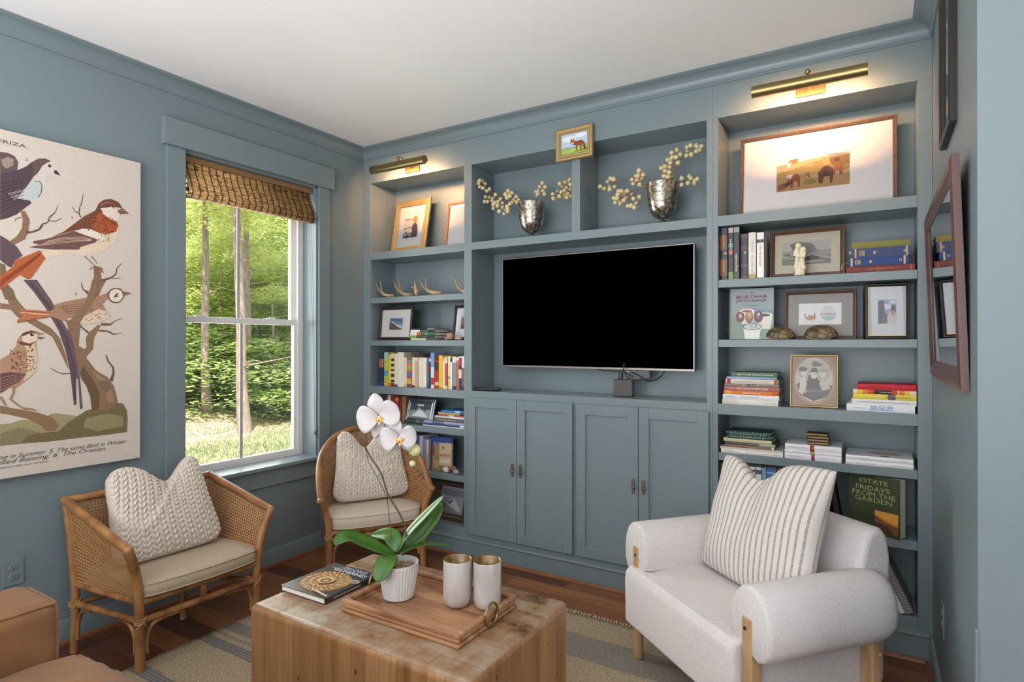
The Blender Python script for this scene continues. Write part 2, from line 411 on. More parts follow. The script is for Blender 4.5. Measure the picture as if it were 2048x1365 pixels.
shade_sheet([(-.03, 0), (-.028, -.03), (-.02, -.07), (-.004, -.105), (.012, -.135), (.022, -.155), (.024, -.168), (.012, -.176), (-.01, -.18)], 'woven_panel')
shade_sheet([(-.02, -.145), (.004, -.160), (.026, -.178), (.036, -.192), (.034, -.205), (.016, -.212), (-.02, -.205)], 'lower_fold', -.422, .422)
shade_sheet([(-.03, -.17), (.0, -.190), (.022, -.206), (.028, -.216), (.020, -.225), (-.01, -.228), (-.03, -.21)], 'lower_fold', -.424, .424)
MB().box(-.045, -.425, -.03, -.01, .425, 0).build('headrail', mat('headrail', '#8a6a44', .6), sh)
CORD = mat('cord', '#8d8378', .8)
c0 = at(592, 650, X=.01); 
def wp(p): return Vector(p)-Vector((-.02, -.86, 2.375))
MB().tube([wp((-.02, -.468, 2.2)), wp((0, -.452, 1.5)), wp((.01, -.442, .78))], .0012, 5).tube([wp((-.02, -.448, 2.2)), wp((0, -.442, 1.5)), wp((.01, -.440, .78))], .0012, 5).tube([wp((.01, -.440, .77)), wp((.056, -.436, .62)), wp((.056, -.43, .13))], .0012, 5).build('pull_cord', CORD, sh)
WTOG = mat('wood_toggle', '#8a5a38', .5)
MB().lathe([(.004, -.012), (.008, -.008), (.008, .006), (.004, .012)], 12, wp((.01, -.441, .772))).build('cord_toggle', WTOG, sh, smooth=True)
MB().lathe([(.006, -.018), (.009, -.014), (.007, .010), (.003, .018)], 12, wp((.056, -.43, .115))).build('cord_toggle', WTOG, sh, smooth=True)

# ------------------------------------------------------------------ built-in bookcase: three units
YB = .262
def unit(name, label, x0, x1):
    return thing(name, label, 'bookcase', ((x0+x1)/2, 0, 0)), (x0+x1)/2
def B(t, cx, nm, x0, y0, z0, x1, y1, z1, bev=.0015):
    return MB().box(x0-cx, y0, z0, x1-cx, y1, z1).build(nm, PAINT, t, bevel=bev)
def open_unit(nm, label, X0, X1, a, b, tilt=None):
    t, cx = unit(nm, label, X0, X1)
    B(t, cx, 'side_panel', X0, 0, 0, a, .28, 2.497); B(t, cx, 'side_panel', b, 0, 0, X1, .28, 2.497)
    B(t, cx, 'top_rail', X0, 0, 2.497, X1, .28, CH-.001)
    B(t, cx, 'back_panel', a, YB, .17, b, .28, 2.497, 0)
    B(t, cx, 'fixed_shelf', a, 0, 1.950, b, YB, 2.002); B(t, cx, 'fixed_shelf', a, 0, 1.003, b, YB, 1.056)
    B(t, cx, 'bottom_rail', a, 0, 0, b, YB, .174)
    zs = [(1.641, 1.6805), (1.341, 1.379), (.763, .802), (.4645, .503)]
    for z0, z1 in zs:
        o = MB().box(-(b-a)/2+.001, .004, -(z1-z0), (b-a)/2-.001, YB-.001, 0).build('shelf', PAINT, t, bevel=.0015)
        o.location = ((a+b)/2-cx, 0, z1)
        if tilt and abs(z1-.802) < .01: o.location.z = .8115; o.rotation_euler = (0, tilt, 0)
    return t
open_unit('bookcase', 'blue-grey built-in bookshelf unit in the corner beside the window', .0005, .9215, .0687, .892)
open_unit('bookcase', 'blue-grey built-in bookshelf unit behind the white armchair', 2.439, W-.0005, 2.467, 3.3006, 1e-6)
t, cx = unit('media_cabinet', 'blue-grey built-in media cabinet unit that holds the television', .9215, 2.439)
B(t, cx, 'side_panel', .9215, 0, 0, .951, .28, 2.497); B(t, cx, 'side_panel', 2.411, 0, 0, 2.439, .28, 2.497)
B(t, cx, 'top_rail', .9215, 0, 2.497, 2.439, .28, CH-.001)
B(t, cx, 'back_panel', .951, YB, 1.0, 2.411, .28, 2.497, 0)
B(t, cx, 'fixed_shelf', .951, 0, 1.953, 2.411, YB, 2.001)
B(t, cx, 'divider', 1.654, 0, 2.001, 1.7064, YB, 2.497)
B(t, cx, 'countertop', .951, 0, 1.016, 2.411, YB, 1.057)
B(t, cx, 'cabinet_front', .951, 0, 0, 2.411, .02, 1.016); B(t, cx, 'cabinet_body', .951, .02, .1, 2.411, YB, 1.016)
def door(x0, x1, hinge_left):
    z0, z1 = .153, 1.014; cxx = (x0+x1)/2; w_ = x1-x0-.003; s_ = .057; mb = MB(); hw = w_/2
    mb.box(-hw, -.02, z0, -hw+s_, 0, z1).box(hw-s_, -.02, z0, hw, 0, z1).box(-hw+s_, -.02, z0, hw-s_, 0, z0+s_).box(-hw+s_, -.02, z1-s_, hw-s_, 0, z1)
    d = mb.build('door', PAINT, t, bevel=.0015); d.location = (cxx-cx, -.0002, 0)
    MB().box(-hw+s_-.002, -.0115, z0+s_-.002, hw-s_+.002, -.0015, z1-s_+.002).build('door_panel', PAINT, d)
    hx = hw-.027 if hinge_left else -hw+.027; zc = .592
    h = MB()
    h.box(hx-.0085, -.0235, zc-.040, hx+.0085, -.02, zc+.040).box(hx-.0095, -.026, zc+.002, hx+.0095, -.0235, zc+.038)
    h.tube([(hx, -.024, zc-.004), (hx, -.036, zc-.004)], .0045, 10)
    h.box(hx-.006, -.040, zc-.012, hx+.006, -.033, zc+.002).ball((hx+.011, -.037, zc-.005), .007, 12, 8)
    h.build('door_latch', PEWTER, d, bevel=.001, smooth=True)
door(.935, 1.2957, True); door(1.2957, 1.668, False); door(1.6905, 2.0572, True); door(2.0572, 2.427, False)
# ------------------------------------------------------------------ picture lamps
def picture_lamp(label, cx, plate_x):
    t = thing('picture_light', label, 'picture light', (cx, 0, 2.53), group='brass picture lights above the top shelves')
    R = .027; L_ = .462; y = -.152; n = 26
    # shade: brass tube open towards the shelf
    a0, a1 = math.radians(-20), math.radians(262); vs = []; fs = []
    for xx in (-L_/2, L_/2):
        for r_ in (R, R-.0015):
            for i in range(n+1):
                a = a0+(a1-a0)*i/n+math.radians(-76); vs.append((xx, y-r_*math.cos(a)*1.0, r_*math.sin(a)))
    k = n+1
    for i in range(n):
        fs += [(i, i+1, 2*k+i+1, 2*k+i), (k+i, 3*k+i, 3*k+i+1, k+i+1), (i, k+i, k+i+1, i+1), (2*k+i, 2*k+i+1, 3*k+i+1, 3*k+i)]
    fs += [(0, 2*k, 3*k, k), (n, k+n, 3*k+n, 2*k+n)]
    mb = MB(); mb.add(vs, fs)
    mb.build('lamp_shade', BRASS, t, smooth=True)
    for s_ in (-1, 1):
        e = MB()
        pts = [(y-R*math.cos(a0+(a1-a0)*i/n+math.radians(-76)), R*math.sin(a0+(a1-a0)*i/n+math.radians(-76))) for i in range(n+1)]
        e.prism(pts, s_*L_/2-.001, s_*L_/2+.001, 'x')
        e.build('end_cap', BRASS, t)
    MB().tube([(0, y+.005, R+.004), (0, y+.012, R+.016), (0, y+.05, R+.018), (0, -.03, .012), (0, -.006, .012)], .005, 10).build('arm', BRASS, t, smooth=True)
    kb = MB(); kb.ball((0, y+.012, R+.02), .0125, 16, 10); kb.tube([(.008, y+.012, R+.02), (.024, y+.012, R+.02)], .003, 8); kb.box(.022, y+.002, R+.016, .026, y+.022, R+.024)
    kb.build('knob', BRASS, t, smooth=True, bevel=.001)
    MB().box(plate_x-.062-cx, -.012, -.012, plate_x+.062-cx, 0, .034).build('wall_plate', BRASS, t, bevel=.003)
    em = bpy.data.materials.get('lamp_bulb') or mat('lamp_bulb', (255, 240, 215), .5)
    b = em.node_tree.nodes['Principled BSDF']; b.inputs['Emission Color'].default_value = (1, .72, .42, 1); b.inputs['Emission Strength'].default_value = 8
    MB().tube([(-.17, y, -.002), (.17, y, -.002)], .008, 10).build('bulb', em, t, smooth=True)
    for ang, pw in ((24, 2.0), (84, 3.0)):
        l = lamp('picture_light_glow', 'AREA', (0, y+.010, -.014), (math.radians(ang), 0, 0), pw, (1, .52, .25), .40, .022)
        l.parent = t
    return t
picture_lamp('brass picture light over the smaller gold-framed photo in the corner', .463, .464)
picture_lamp('brass picture light above the large framed print of horses', 2.887, 2.887)

# ------------------------------------------------------------------ printed pictures: flat layers of ink on one sheet
def sheet(nm, parent, w_, h_, polys, origin=(0, 0, 0), M=None, material=None, step=.00025):
    """polys: (colour, [(u,v)...]) in 0..1 of the sheet, later ones on top; lies in the XZ plane facing -Y"""
    mb = MB()
    for k, (c, pts) in enumerate(polys):
        y = -k*step
        if c is None: continue
        mb.add([(origin[0]+p[0]*w_, origin[1]+y, origin[2]+p[1]*h_) for p in pts], [tuple(range(len(pts)))], c)
    return mb.build(nm, material or PRINT, parent, fix=False)
R01 = [(0, 0), (1, 0), (1, 1), (0, 1)]
def rect(a, b, c, d): return [(a, b), (c, b), (c, d), (a, d)]
def ell(cx, cy, rx, ry, n=20, a0=0, a1=360): return [(cx+rx*math.cos(math.radians(a0+(a1-a0)*i/n)), cy+ry*math.sin(math.radians(a0+(a1-a0)*i/n))) for i in range(n if a1-a0 == 360 else n+1)]

def frame(nm, label, pos, w_, h_, fw, fd, fmat, mats=('#e9e6e2',), pic=None, pic_rect=(.3, .3, .7, .7), lean=8, rz=0, group=None, cat='picture frame',
          stand=0, bevels=None, glass=True, side_mat=None):
    """picture frame standing on its lower edge (pos = bottom centre of the front), leaning back"""
    pos = (pos[0], pos[1], pos[2]+fd*math.sin(math.radians(lean))-.0005)
    t = thing(nm, label, cat, pos, group=group, rot=(math.radians(-lean), 0, math.radians(rz)))
    t.rotation_mode = 'XYZ'
    hw = w_/2; mb = MB(); d = fd
    for (a, b) in ([(0, 0), (fw, 0)],) if False else ():
        pass
    # mitred moulding: outer/inner rings at several depths
    pr_ = bevels or [(0, d), (0, .002), (fw*.12, 0), (fw*.45, .0), (fw*.6, .0025), (fw*.85, .0015), (fw, .004), (fw, .012)]
    rings = []
    for (o_, y_) in pr_:
        rings.append([(-hw+o_, y_, o_), (hw-o_, y_, o_), (hw-o_, y_, h_-o_), (-hw+o_, y_, h_-o_)])
    vs = [p for r in rings for p in r]; fs = []
    for i in range(len(rings)-1):
        for j in range(4): fs.append((i*4+j, i*4+(j+1) % 4, (i+1)*4+(j+1) % 4, (i+1)*4+j))
    mb.add(vs, fs); mb.build('frame', fmat, t, fix=True)
    MB().box(-hw+fw*.3, min(.0125, d*.8), fw*.3, hw-fw*.3, d, h_-fw*.3).build('backing', side_mat or fmat, t)
    iw, ih = w_-2*fw, h_-2*fw
    if mats is not None:
        sheet('mat_board', t, iw, ih, [(mats[0], R01)], (-iw/2, .0105, fw), step=0)
        for i, c in enumerate(mats[1:]):
            e = .006*(i+1)
    if pic:
        a, b, c, e = pic_rect
        sheet('picture', t, iw*(c-a), ih*(e-b), pic, (-iw/2+a*iw, .0098, fw+b*ih), step=.00012)
    if glass: sheet('glass', t, iw, ih, [('#ffffff', R01)], (-iw/2, .0068, fw), material=GLASS)
    if stand: MB().box(-.02, d, .0, .02, d+.003, h_*.6).build('easel_back', side_mat or fmat, t)
    return t

# pixel column / row measured on the shelf fronts -> metres
def XB(u, Y=.03): return at(u, 682, Y=Y).x
def ZB(u, v, Y=.03): return at(u, v, Y=Y).z

DKWOOD = mat('dark_wood_frame', '#4a352c', .4, var=.25, vscale=14, stretch=(1, 1, 6))
WALNUT = mat('walnut_frame', '#5f4230', .4, var=.2, vscale=14, stretch=(1, 1, 6))
ORNG = mat('light_wood_frame', '#9a6a42', .4, var=.15, vscale=14)
BLKF = mat('black_frame', '#26221f', .4, var=.1)
BLKBIT = mat('black_beaded_frame', '#2e2520', .45, var=.4, vscale=90)
LEATH = mat('leather_wrapped_frame', '#5b463b', .5, var=.25, vscale=30)
SILV = mat('pewter_frame', '#8e9196', .25, metal=.9, var=.08)

# gold framed photo, child fishing
sea = [('#e8e3df', R01), ('#b98a73', [(0, .80), (.2, .84), (.55, .82), (.62, .86), (.62, .78), (.3, .77), (0, .77)]), ('#d9d2cd', rect(0, .30, 1, .77)),
       ('#8b95a0', rect(0, .08, 1, .28)), ('#b7bdc3', rect(.1, .16, .9, .2)), ('#6f4a3e', [(.0, .45), (.55, .52), (.56, .49), (0, .42)]),
       ('#5a4b52', [(.52, .08), (.95, .08), (.98, .35), (.9, .58), (.72, .66), (.6, .56), (.55, .42), (.62, .3)]),
       ('#c48a62', ell(.74, .76, .13, .13)), ('#d49a5e', [(.6, .8), (.66, .92), (.8, .93), (.9, .85), (.86, .72), (.7, .84)]),
       ('#a5664d', [(.3, .22), (.6, .3), (.62, .25), (.3, .18)]), ('#3c3d44', [(.05, .12), (.3, .2), (.5, .12), (.3, .06)]), ('#4c4f55', [(.1, .3), (.3, .33), (.32, .3), (.1, .27)])]
frame('framed_photo', 'gold framed photo of a child fishing on the top shelf by the corner', (XB(806, .09), .125, 2.003), .340, .392, .044, .018, GOLD, pic=sea, pic_rect=(.22, .17, .80, .80), lean=10, rz=-4)
cow = [('#b08a6a', R01), ('#7d5f4c', rect(0, 0, 1, .35)), ('#d7c6b4', rect(.0, .75, 1, 1))]
frame('framed_photo', 'light wood framed small photo on the top shelf right of the gold frame', ((XB(887, .15)+.887)/2, .15, 2.003), .887-XB(887, .15), .33, .02, .018, ORNG, pic=cow, pic_rect=(.62, .30, .9, .52), lean=8, rz=0)

# black beaded frame with beach photo, third opening
beach = [('#9fb0c4', R01), ('#5f7f9e', rect(0, .45, 1, .86)), ('#86a0b5', [(0, .62), (1, .5), (1, .56), (0, .68)]), ('#6f5d4e', [(0, 0), (1, 0), (1, .03), (.6, .25), (.15, .6), (0, .62)]),
         ('#e4e6e6', [(.12, .62), (.3, .5), (.62, .25), (1, .06), (1, .14), (.7, .33), (.35, .6), (.15, .68)]), ('#2c2b30', [(.42, .38), (.46, .38), (.45, .62), (.42, .62)]), ('#6c7f66', rect(0, .86, .45, .92)), ('#dbe2ea', rect(0, .9, 1, 1))]
frame('framed_photo', 'black beaded frame with a beach photo beside the corner wall', (XB(788, .06), .06, 1.381), .300, .236, .020, .02, BLKBIT, pic=beach, pic_rect=(.27, .27, .73, .74), lean=6, rz=2)
pal = [('#d8d2cb', R01), ('#8c7059', [(0, 0), (.6, .1), (.7, .5), (.4, .9), (0, .8)]), ('#5a4636', rect(0, 0, .5, .3))]
frame('framed_photo', 'black framed portrait leaning at the right end of the shelf under the antlers', ((XB(903, .10)+.888)/2, .10, 1.381), .888-XB(903, .10), .235, .018, .016, BLKF, mats=('#e6e8ec',), pic=pal, pic_rect=(.3, .28, .7, .75), lean=9, rz=0)

# pewter frame on the lower shelf, photo of a tree-lined road
bw = [('#9da3a8', R01), ('#4e5358', [(0, 1), (0, .45), (.3, .5), (.42, .72), (.55, .5), (1, .6), (1, 1)]), ('#dfe2e3', [(.1, 0), (.45, .55), (.5, .55), (.9, 0)]), ('#33363a', rect(.22, .4, .27, .85)), ('#2f3236', rect(.7, .42, .74, .88)), ('#c9cdcf', rect(.3, .8, .62, .95)), ('#6d7277', [(0, .3), (.3, .5), (0, .52)])]
t = frame('framed_photo', 'pewter frame with a black and white photo behind the orchid blooms', (XB(839, .1)+.006, .07, .803+.001), .275, .172, .034, .016, SILV, mats=('#8e9196',), pic=bw, pic_rect=(.0, .12, 1, 1), lean=14, rz=-7, glass=False)
text(t, 'GT', .016, (-.0, -.0005, .016), (1, 0, 0), (0, 0, 1), '#e9eaec', 'engraved_letters')
# dark frame at the bottom
old = [('#b7b4bd', R01), ('#8f8c98', rect(0, .7, 1, 1)), ('#efeff2', [(.25, .3), (.5, .62), (.62, .55), (.95, .1), (.8, .02)]), ('#6c6a72', [(.3, .35), (.5, .55), (.55, .5), (.4, .3)]), ('#77747e', rect(.0, 0, .2, .3))]
frame('framed_photo', 'dark wood framed old photo on the lowest left shelf behind the chair', (XB(903, .1)-.005, .075, .505-.330), .31, .268, .05, .018, DKWOOD, mats=('#aeb0ba',), pic=old, pic_rect=(.05, .05, .95, .9), lean=12, rz=-5)

# large print of horses
hor = [('#c9a878', R01), ('#cfd3dc', [(0, .80), (.3, .86), (.68, .92), (1, .93), (1, 1), (0, 1)]), ('#8c8a9a', [(.62, .93), (.85, .88), (1, .95), (.8, .97)]), ('#a08650', [(0, .55), (.3, .68), (.6, .82), (1, .88), (1, .5), (0, .3)]),
       ('#7c6238', [(.7, .86), (1, .90), (1, .6), (.78, .6)]), ('#b98a52', [(0, 0), (1, 0), (1, .35), (.6, .3), (.3, .4), (0, .35)]), ('#8a7a3c', ell(.47, .2, .09, .08)), ('#8f7f3a', ell(.1, .55, .09, .06)), ('#958546', ell(.9, .5, .09, .07)),
       ('#b99a63', ell(.46, .72, .08, .06, 24)), ('#c9773e', [(.15, .85), (.2, .95), (.3, .96), (.3, .85), (.22, .8)]), ('#f1e6d5', [(.15, .72), (.2, .72), (.21, .86), (.16, .86)]),
       ('#8e4a28', [(.02, .04), (.12, .06), (.14, .25), (.2, .48), (.3, .5), (.33, .4), (.34, .08), (.31, .08), (.29, .26), (.25, .28), (.23, .05), (.2, .05), (.19, .25), (.12, .18), (.08, .24), (.02, .2)]), ('#cfc3bd', [(.13, .42), (.18, .5), (.24, .48), (.2, .35)]),
       ('#6a3a28', [(.59, .12), (.58, .42), (.62, .55), (.66, .62), (.72, .62), (.78, .52), (.79, .4), (.77, .1), (.74, .1), (.73, .3), (.66, .3), (.64, .1)]), ('#4f2f26', [(.64, .3), (.66, .62), (.71, .62), (.73, .3)]), ('#c9955f', [(.65, .62), (.64, .9), (.69, .98), (.73, .9), (.74, .64)]), ('#e6c79a', ell(.69, .93, .03, .05)),
       ('#9a5a34', [(.78, .34), (.8, .62), (.86, .68), (.92, .6), (.9, .3), (.87, .3), (.86, .44), (.82, .44), (.8, .3)]), ('#5a3a2c', ell(.83, .76, .04, .06)), ('#8a5f3a', [(.4, .36), (.42, .5), (.47, .5), (.47, .34), (.45, .34), (.44, .42)])]
t = frame('framed_print', 'large framed print of riders and horses on the top shelf', (2.765+.124, .115, 2.003), .640+.045, .418, .018, .032, LEATH, mats=('#f3e9e4',), pic=hor, pic_rect=(.240, .250, .735, .690), lean=7, rz=0)
nh = MB().ball((0, 0, 0), .0028, 8, 5).build('nail_head', PEWTER, t, smooth=True)
def dup(o, parent, loc):
    c = o.copy(); COL.objects.link(c); c.parent = parent; c.location = loc; return c
nh.location = (-.332, -.0005, .03)
for i in range(7):
    for sx in (-1, 1):
        if (i, sx) != (0, -1): dup(nh, t, (sx*.332, -.0005, .03+i*.06))
for i in range(9): dup(nh, t, (-.30+i*.075, -.0005, .409))

# fox painting hung across the divider
fox = [('#b9cbe0', R01), ('#dfe7ef', ell(.3, .75, .28, .14)), ('#e6ecf2', ell(.75, .85, .22, .1)), ('#8fa6b8', [(0, .32), (.2, .36), (.45, .33), (.7, .38), (1, .4), (1, .3), (0, .26)]), ('#9fb25a', [(0, 0), (1, 0), (1, .38), (.6, .3), (0, .28)]), ('#b9c46c', [(0, .12), (.5, .22), (.9, .2), (.5, .08)]), ('#6f8a3c', [(.4, .05), (1, .08), (1, .2), (.7, .14)]),
       ('#8a4a2a', [(.36, .55), (.42, .62), (.6, .58), (.78, .6), (.88, .5), (.9, .3), (.93, .12), (.88, .12), (.84, .3), (.8, .42), (.78, .2), (.79, .1), (.75, .1), (.72, .36), (.62, .36), (.6, .12), (.56, .12), (.56, .4), (.46, .42)]),
       ('#a85c30', ell(.44, .58, .085, .1)), ('#6b3a24', [(.36, .62), (.38, .78), (.43, .66)]), ('#6b3a24', [(.46, .66), (.5, .77), (.51, .62)]), ('#e0c9b0', [(.37, .52), (.44, .44), (.5, .52), (.44, .55)]), ('#2a1c18', ell(.42, .46, .014, .014, 8)), ('#4b3226', [(.86, .46), (.9, .44), (.95, .1), (.9, .1)])]
GB = [(0, .022), (0, .004), (.003, 0), (.010, -.003), (.016, .0), (.022, .004), (.027, .002), (.032, .007), (.034, .0085), (.034, .014)]
t = frame('framed_painting', 'small gold framed painting of a fox hung above the open niches', (1.6785, -.024, 2.410), .234, .183, .034, .023, GOLD, mats=None, pic=fox, pic_rect=(0, 0, 1, 1), lean=0, rz=-2.2, bevels=GB, glass=False)
t.location.y = -.030

# right column, second opening: sailing print
sail = [('#9c9993', R01), ('#b6b2aa', rect(0, .6, 1, 1)), ('#6f6d68', [(.16, .88), (.3, .98), (.5, .95), (.62, .55), (.4, .45), (.3, .42), (.24, .6)]), ('#85827b', [(.3, .98), (.62, .9), (.75, .55), (.55, .5)]), ('#7f7c75', rect(0, 0, 1, .38)), ('#a6a29a', [(0, .3), (.3, .22), (.6, .34), (1, .2), (1, .3), (.6, .42), (.3, .3), (0, .4)]),
        ('#4d4b47', [(.5, .2), (.75, .18), (.78, .32), (.62, .38), (.52, .34)]), ('#b4b0a8', [(.1, .12), (.5, .06), (.95, .12), (.6, .16)]), ('#66635d', [(.05, .4), (.18, .4), (.16, .5), (.05, .48)])]
t = frame('framed_print', 'walnut framed print of a sailing boat behind the stone figurine', ((XB(1538, .1)+XB(1690, .1))/2, .115, 1.6815), XB(1690, .1)-XB(1538, .1), .244, .022, .018, WALNUT, mats=('#c9bda6',), pic=sail, pic_rect=(.115, .22, .865, .80), lean=7)

# third opening: print of two round landscapes
two = [('#f0eeec', R01), ('#e6ded0', ell(.29, .38, .16, .25, 24, 180, 360)), ('#c99a74', ell(.28, .36, .14, .14, 16, 180, 360)), ('#4f5a4a', [(.13, .4), (.15, .55), (.17, .4)]), ('#5c6652', [(.24, .38), (.25, .5), (.27, .38)]), ('#46513f', [(.36, .4), (.38, .6), (.4, .4)]), ('#b08b6f', [(.17, .36), (.3, .44), (.42, .38), (.3, .32)]),
       ('#c3d0d4', ell(.70, .50, .185, .34, 26)), ('#d8dedd', ell(.70, .62, .17, .18, 22)), ('#c2a99c', [(.53, .5), (.7, .54), (.87, .5), (.8, .46), (.6, .46)]), ('#a9c3c2', ell(.70, .30, .14, .09, 16))]
frame('framed_print', 'walnut framed print of two round landscapes above the turtle shells', ((XB(1568, .1)+XB(1713, .1))/2, .11, 1.380), XB(1713, .1)-XB(1568, .1), .237, .0155, .018, WALNUT, mats=('#8a857f',), pic=two, pic_rect=(.17, .27, .83, .78), lean=6)
hug = [('#8fa5c4', R01), ('#dfe4ec', ell(.45, .7, .3, .12)), ('#d4dae6', ell(.8, .9, .2, .08)), ('#3f4d66', [(0, 0), (0, .95), (.2, .98), (.32, .85), (.38, .6), (.28, .3), (.3, 0)]), ('#6a5442', ell(.2, .8, .14, .08)), ('#2f3a50', [(.04, .86), (.36, .86), (.3, .93), (.1, .94)]), ('#5c6a4c', [(.2, 0), (.3, .5), (.5, .4), (.55, .1), (.4, 0)]),
       ('#d9c9c0', [(.52, 0), (.5, .3), (.62, .5), (.8, .52), (.98, .4), (1, 0)]), ('#5a3b30', [(.7, .5), (.72, .75), (.86, .8), (.97, .7), (.95, .5)]), ('#b98a72', ell(.8, .45, .1, .1))]
t = frame('framed_photo', 'black and gold framed photo of two people at the right end of its shelf', ((XB(1733, .03)+XB(1811, .03))/2+.006, .07, 1.380), .170, .249, .012, .045, BLKF, mats=('#dcdee2',), pic=hug, pic_rect=(.27, .25, .75, .73), lean=4, rz=12)
MB().add([], [])
sheet('gilt_slip', t, .146, .225, [('#c9a058', [(0, 0), (1, 0), (1, .02), (.03, .02), (.03, 1), (0, 1)])], (-.073, .006, .012), material=GOLD)
MB().box(-.085, .03, 0, .088, .125, .246).build('easel_back', mat('dark_lacquer', '#1f1c18', .3, var=.4, vscale=30), t)
t.rotation_euler = (math.radians(-1.5), 0, math.radians(5))

# fourth opening: oval group portrait in a gilt case
por = [('#9a744a', R01), ('#b08a58', ell(.5, .5, .47, .48, 40)), ('#c9bfae', ell(.5, .53, .42, .455, 40)), ('#b5aa98', ell(.5, .7, .38, .25, 30)),
       ('#4b443d', [(.1, .42), (.25, .5), (.75, .5), (.92, .4), (.8, .18), (.5, .09), (.2, .2)]), ('#d8cdbc', [(.16, .28), (.2, .55), (.3, .6), (.34, .42), (.24, .2)]), ('#3c3630', [(.34, .42), (.38, .62), (.52, .64), (.62, .5), (.6, .3), (.4, .3)]), ('#c9bdac', [(.62, .45), (.68, .55), (.82, .52), (.88, .36), (.7, .3)]),
       ('#d9ccba', ell(.27, .66, .07, .065)), ('#4a433b', ell(.25, .74, .10, .05)), ('#ddd1bf', ell(.5, .62, .075, .075)), ('#39332d', [(.41, .68), (.46, .77), (.56, .77), (.6, .68)]), ('#d4c7b4', ell(.7, .65, .08, .075)), ('#a99b88', ell(.73, .72, .11, .04)), ('#2e2a26', ell(.52, .63, .012, .012, 8)),
       ('#6c6257', ell(.5, .3, .22, .03)), ('#d0c3b0', ell(.3, .3, .035, .05)), ('#5b534a', [(.45, .86), (.5, .92), (.62, .88), (.72, .84), (.6, .8), (.48, .8)])]
fr4 = ell(.5, .53, .44, .47, 40)
t = frame('framed_portrait', 'gilt framed oval sepia group portrait between two stacks of cookbooks', ((XB(1579, .05)+XB(1676, .05))/2, .055, 1.057), XB(1676, .05)-XB(1579, .05)-.002, .248, .008, .018, GOLD, mats=None, pic=por, pic_rect=(0, 0, 1, 1), lean=5)
for cx_, cz_ in ((-.085, .03), (.085, .03), (-.085, .215), (.085, .215)):
    pts = [(cx_*.95+(.004+.0012*k)*math.cos(k*.8), .0085, cz_+(.004+.0012*k)*math.sin(k*.8)) for k in range(14)]
    MB().tube(pts, .0018, 6).build('gilt_scroll', GOLD, t, smooth=True)
# ------------------------------------------------------------------ books
MFLAT = Matrix(((0, 0, -1, 0), (0, 1, 0, 0), (1, 0, 0, 0), (0, 0, 0, 1)))   # book lying flat, its head to the left
def book(label, T, H, D, col, pos, flat=False, rz=0, tilt=0, bands=(), lines=(), group=None, hard=True, page='#e4dcc9', rot=None, gloss=False, cat='book', back=None, shade=None):
    """spine towards -Y. upright: pos = lower left front corner of the spine; flat: pos = lower left end of the spine.
    bands: (z0, z1, colour) fractions of the height; lines: (text, z centre fraction, length fraction, size fraction of T, colour)"""
    t = thing('book', label, cat, pos, group=group)
    t.rotation_euler = rot if rot else (0, math.radians(tilt), math.radians(rz))
    M = Matrix.Translation((H, 0, 0)) @ MFLAT if flat else Matrix()
    ct = .0022 if hard else .0006; ov = .003 if hard else 0
    mb = MB(col)
    # boards and rounded spine
    n = 6 if hard else 1; b_ = .0022 if hard else 0
    prof = [(0, D)] + [(T*(i/n), -b_*math.sin(math.pi*i/n)+.0022*hard*1) for i in range(n+1)] + [(T, D), (T-ct, D), (T-ct, .004), (ct, .004), (ct, D)]
    bb = [(0., 1., col)] + list(bands); cuts = sorted({0., 1., *[c for x in bands for c in x[:2]]})
    N = len(prof)
    for z0, z1 in zip(cuts[:-1], cuts[1:]):
        zc = (z0+z1)/2; cc = [c for a, b, c in bb if a <= zc <= b][-1]
        vs = [(p[0], p[1], z0*H) for p in prof]+[(p[0], p[1], z1*H) for p in prof]
        for i in range(N):
            spine = 1 <= i <= n
            j = (i+1) % N
            mb.add([vs[i], vs[j], vs[j+N], vs[i+N]], [(0, 1, 2, 3)], cc if (spine or (bands and len(bands) and shade)) else (back or col))
    for zz in (0, H):
        # end faces of the cover
        vs = [(p[0], p[1], zz) for p in prof]
        a = list(range(1, n+2))
        mb.add(vs, [(0, 1, N-2, N-1) if True else ()]+[tuple([1]+a[1:]+[N-3, N-2])]+[(n+1, n+2, n+3, n+4)])
    mb.xf(M); mb.build('cover', PRINTG if gloss else PRINT, t, smooth=25, fix=False)
    MB(page).box(ct, .0042, ov, T-ct, D-ov-.001, H-ov).xf(M).build('page_block', PAGES, t)
    R3 = M.to_3x3()
    for ln in lines:
        if ln[0] == '~':      # a line of print too small to read: thin marks
            mk = MB(ln[4]); a0, a1 = (1-ln[1]-ln[2]/2)*H, (1-ln[1]+ln[2]/2)*H; nn = max(3, int((a1-a0)/.004)); dz = ln[3]*T*.16
            for q in range(nn):
                z0 = a0+(a1-a0)*q/nn; wd = (a1-a0)/nn*(.55+.25*((q*7) % 3)/2); yy = -.0029 if not hard else -.0004
                mk.add([(T/2-dz, -.0006, z0), (T/2+dz*(1 if q % 3 else .6), -.0006, z0), (T/2+dz*(1 if q % 3 else .6), -.0006, z0+wd), (T/2-dz, -.0006, z0+wd)], [(0, 1, 2, 3)])
            mk.xf(M); mk.build('spine_marks', PRINT, t, fix=False); continue
        s_, zc, lf, sf, c = ln[:5]
        if len(ln) > 5 and ln[5] == 'h' and not flat:   # horizontal words on an upright spine
            text(t, s_, sf*T, M @ Vector((T/2, -.0008, zc*H)), (1, 0, 0), (0, 0, 1), c, 'spine_lettering', fit=lf*T)
        else:
            text(t, s_, sf*T, M @ Vector((T*(.5 if len(ln) < 7 else ln[6]), -.0008, (1-zc)*H)), R3 @ Vector((0, 0, -1)), R3 @ Vector((1, 0, 0)), c, 'spine_lettering', fit=lf*H)
    return t

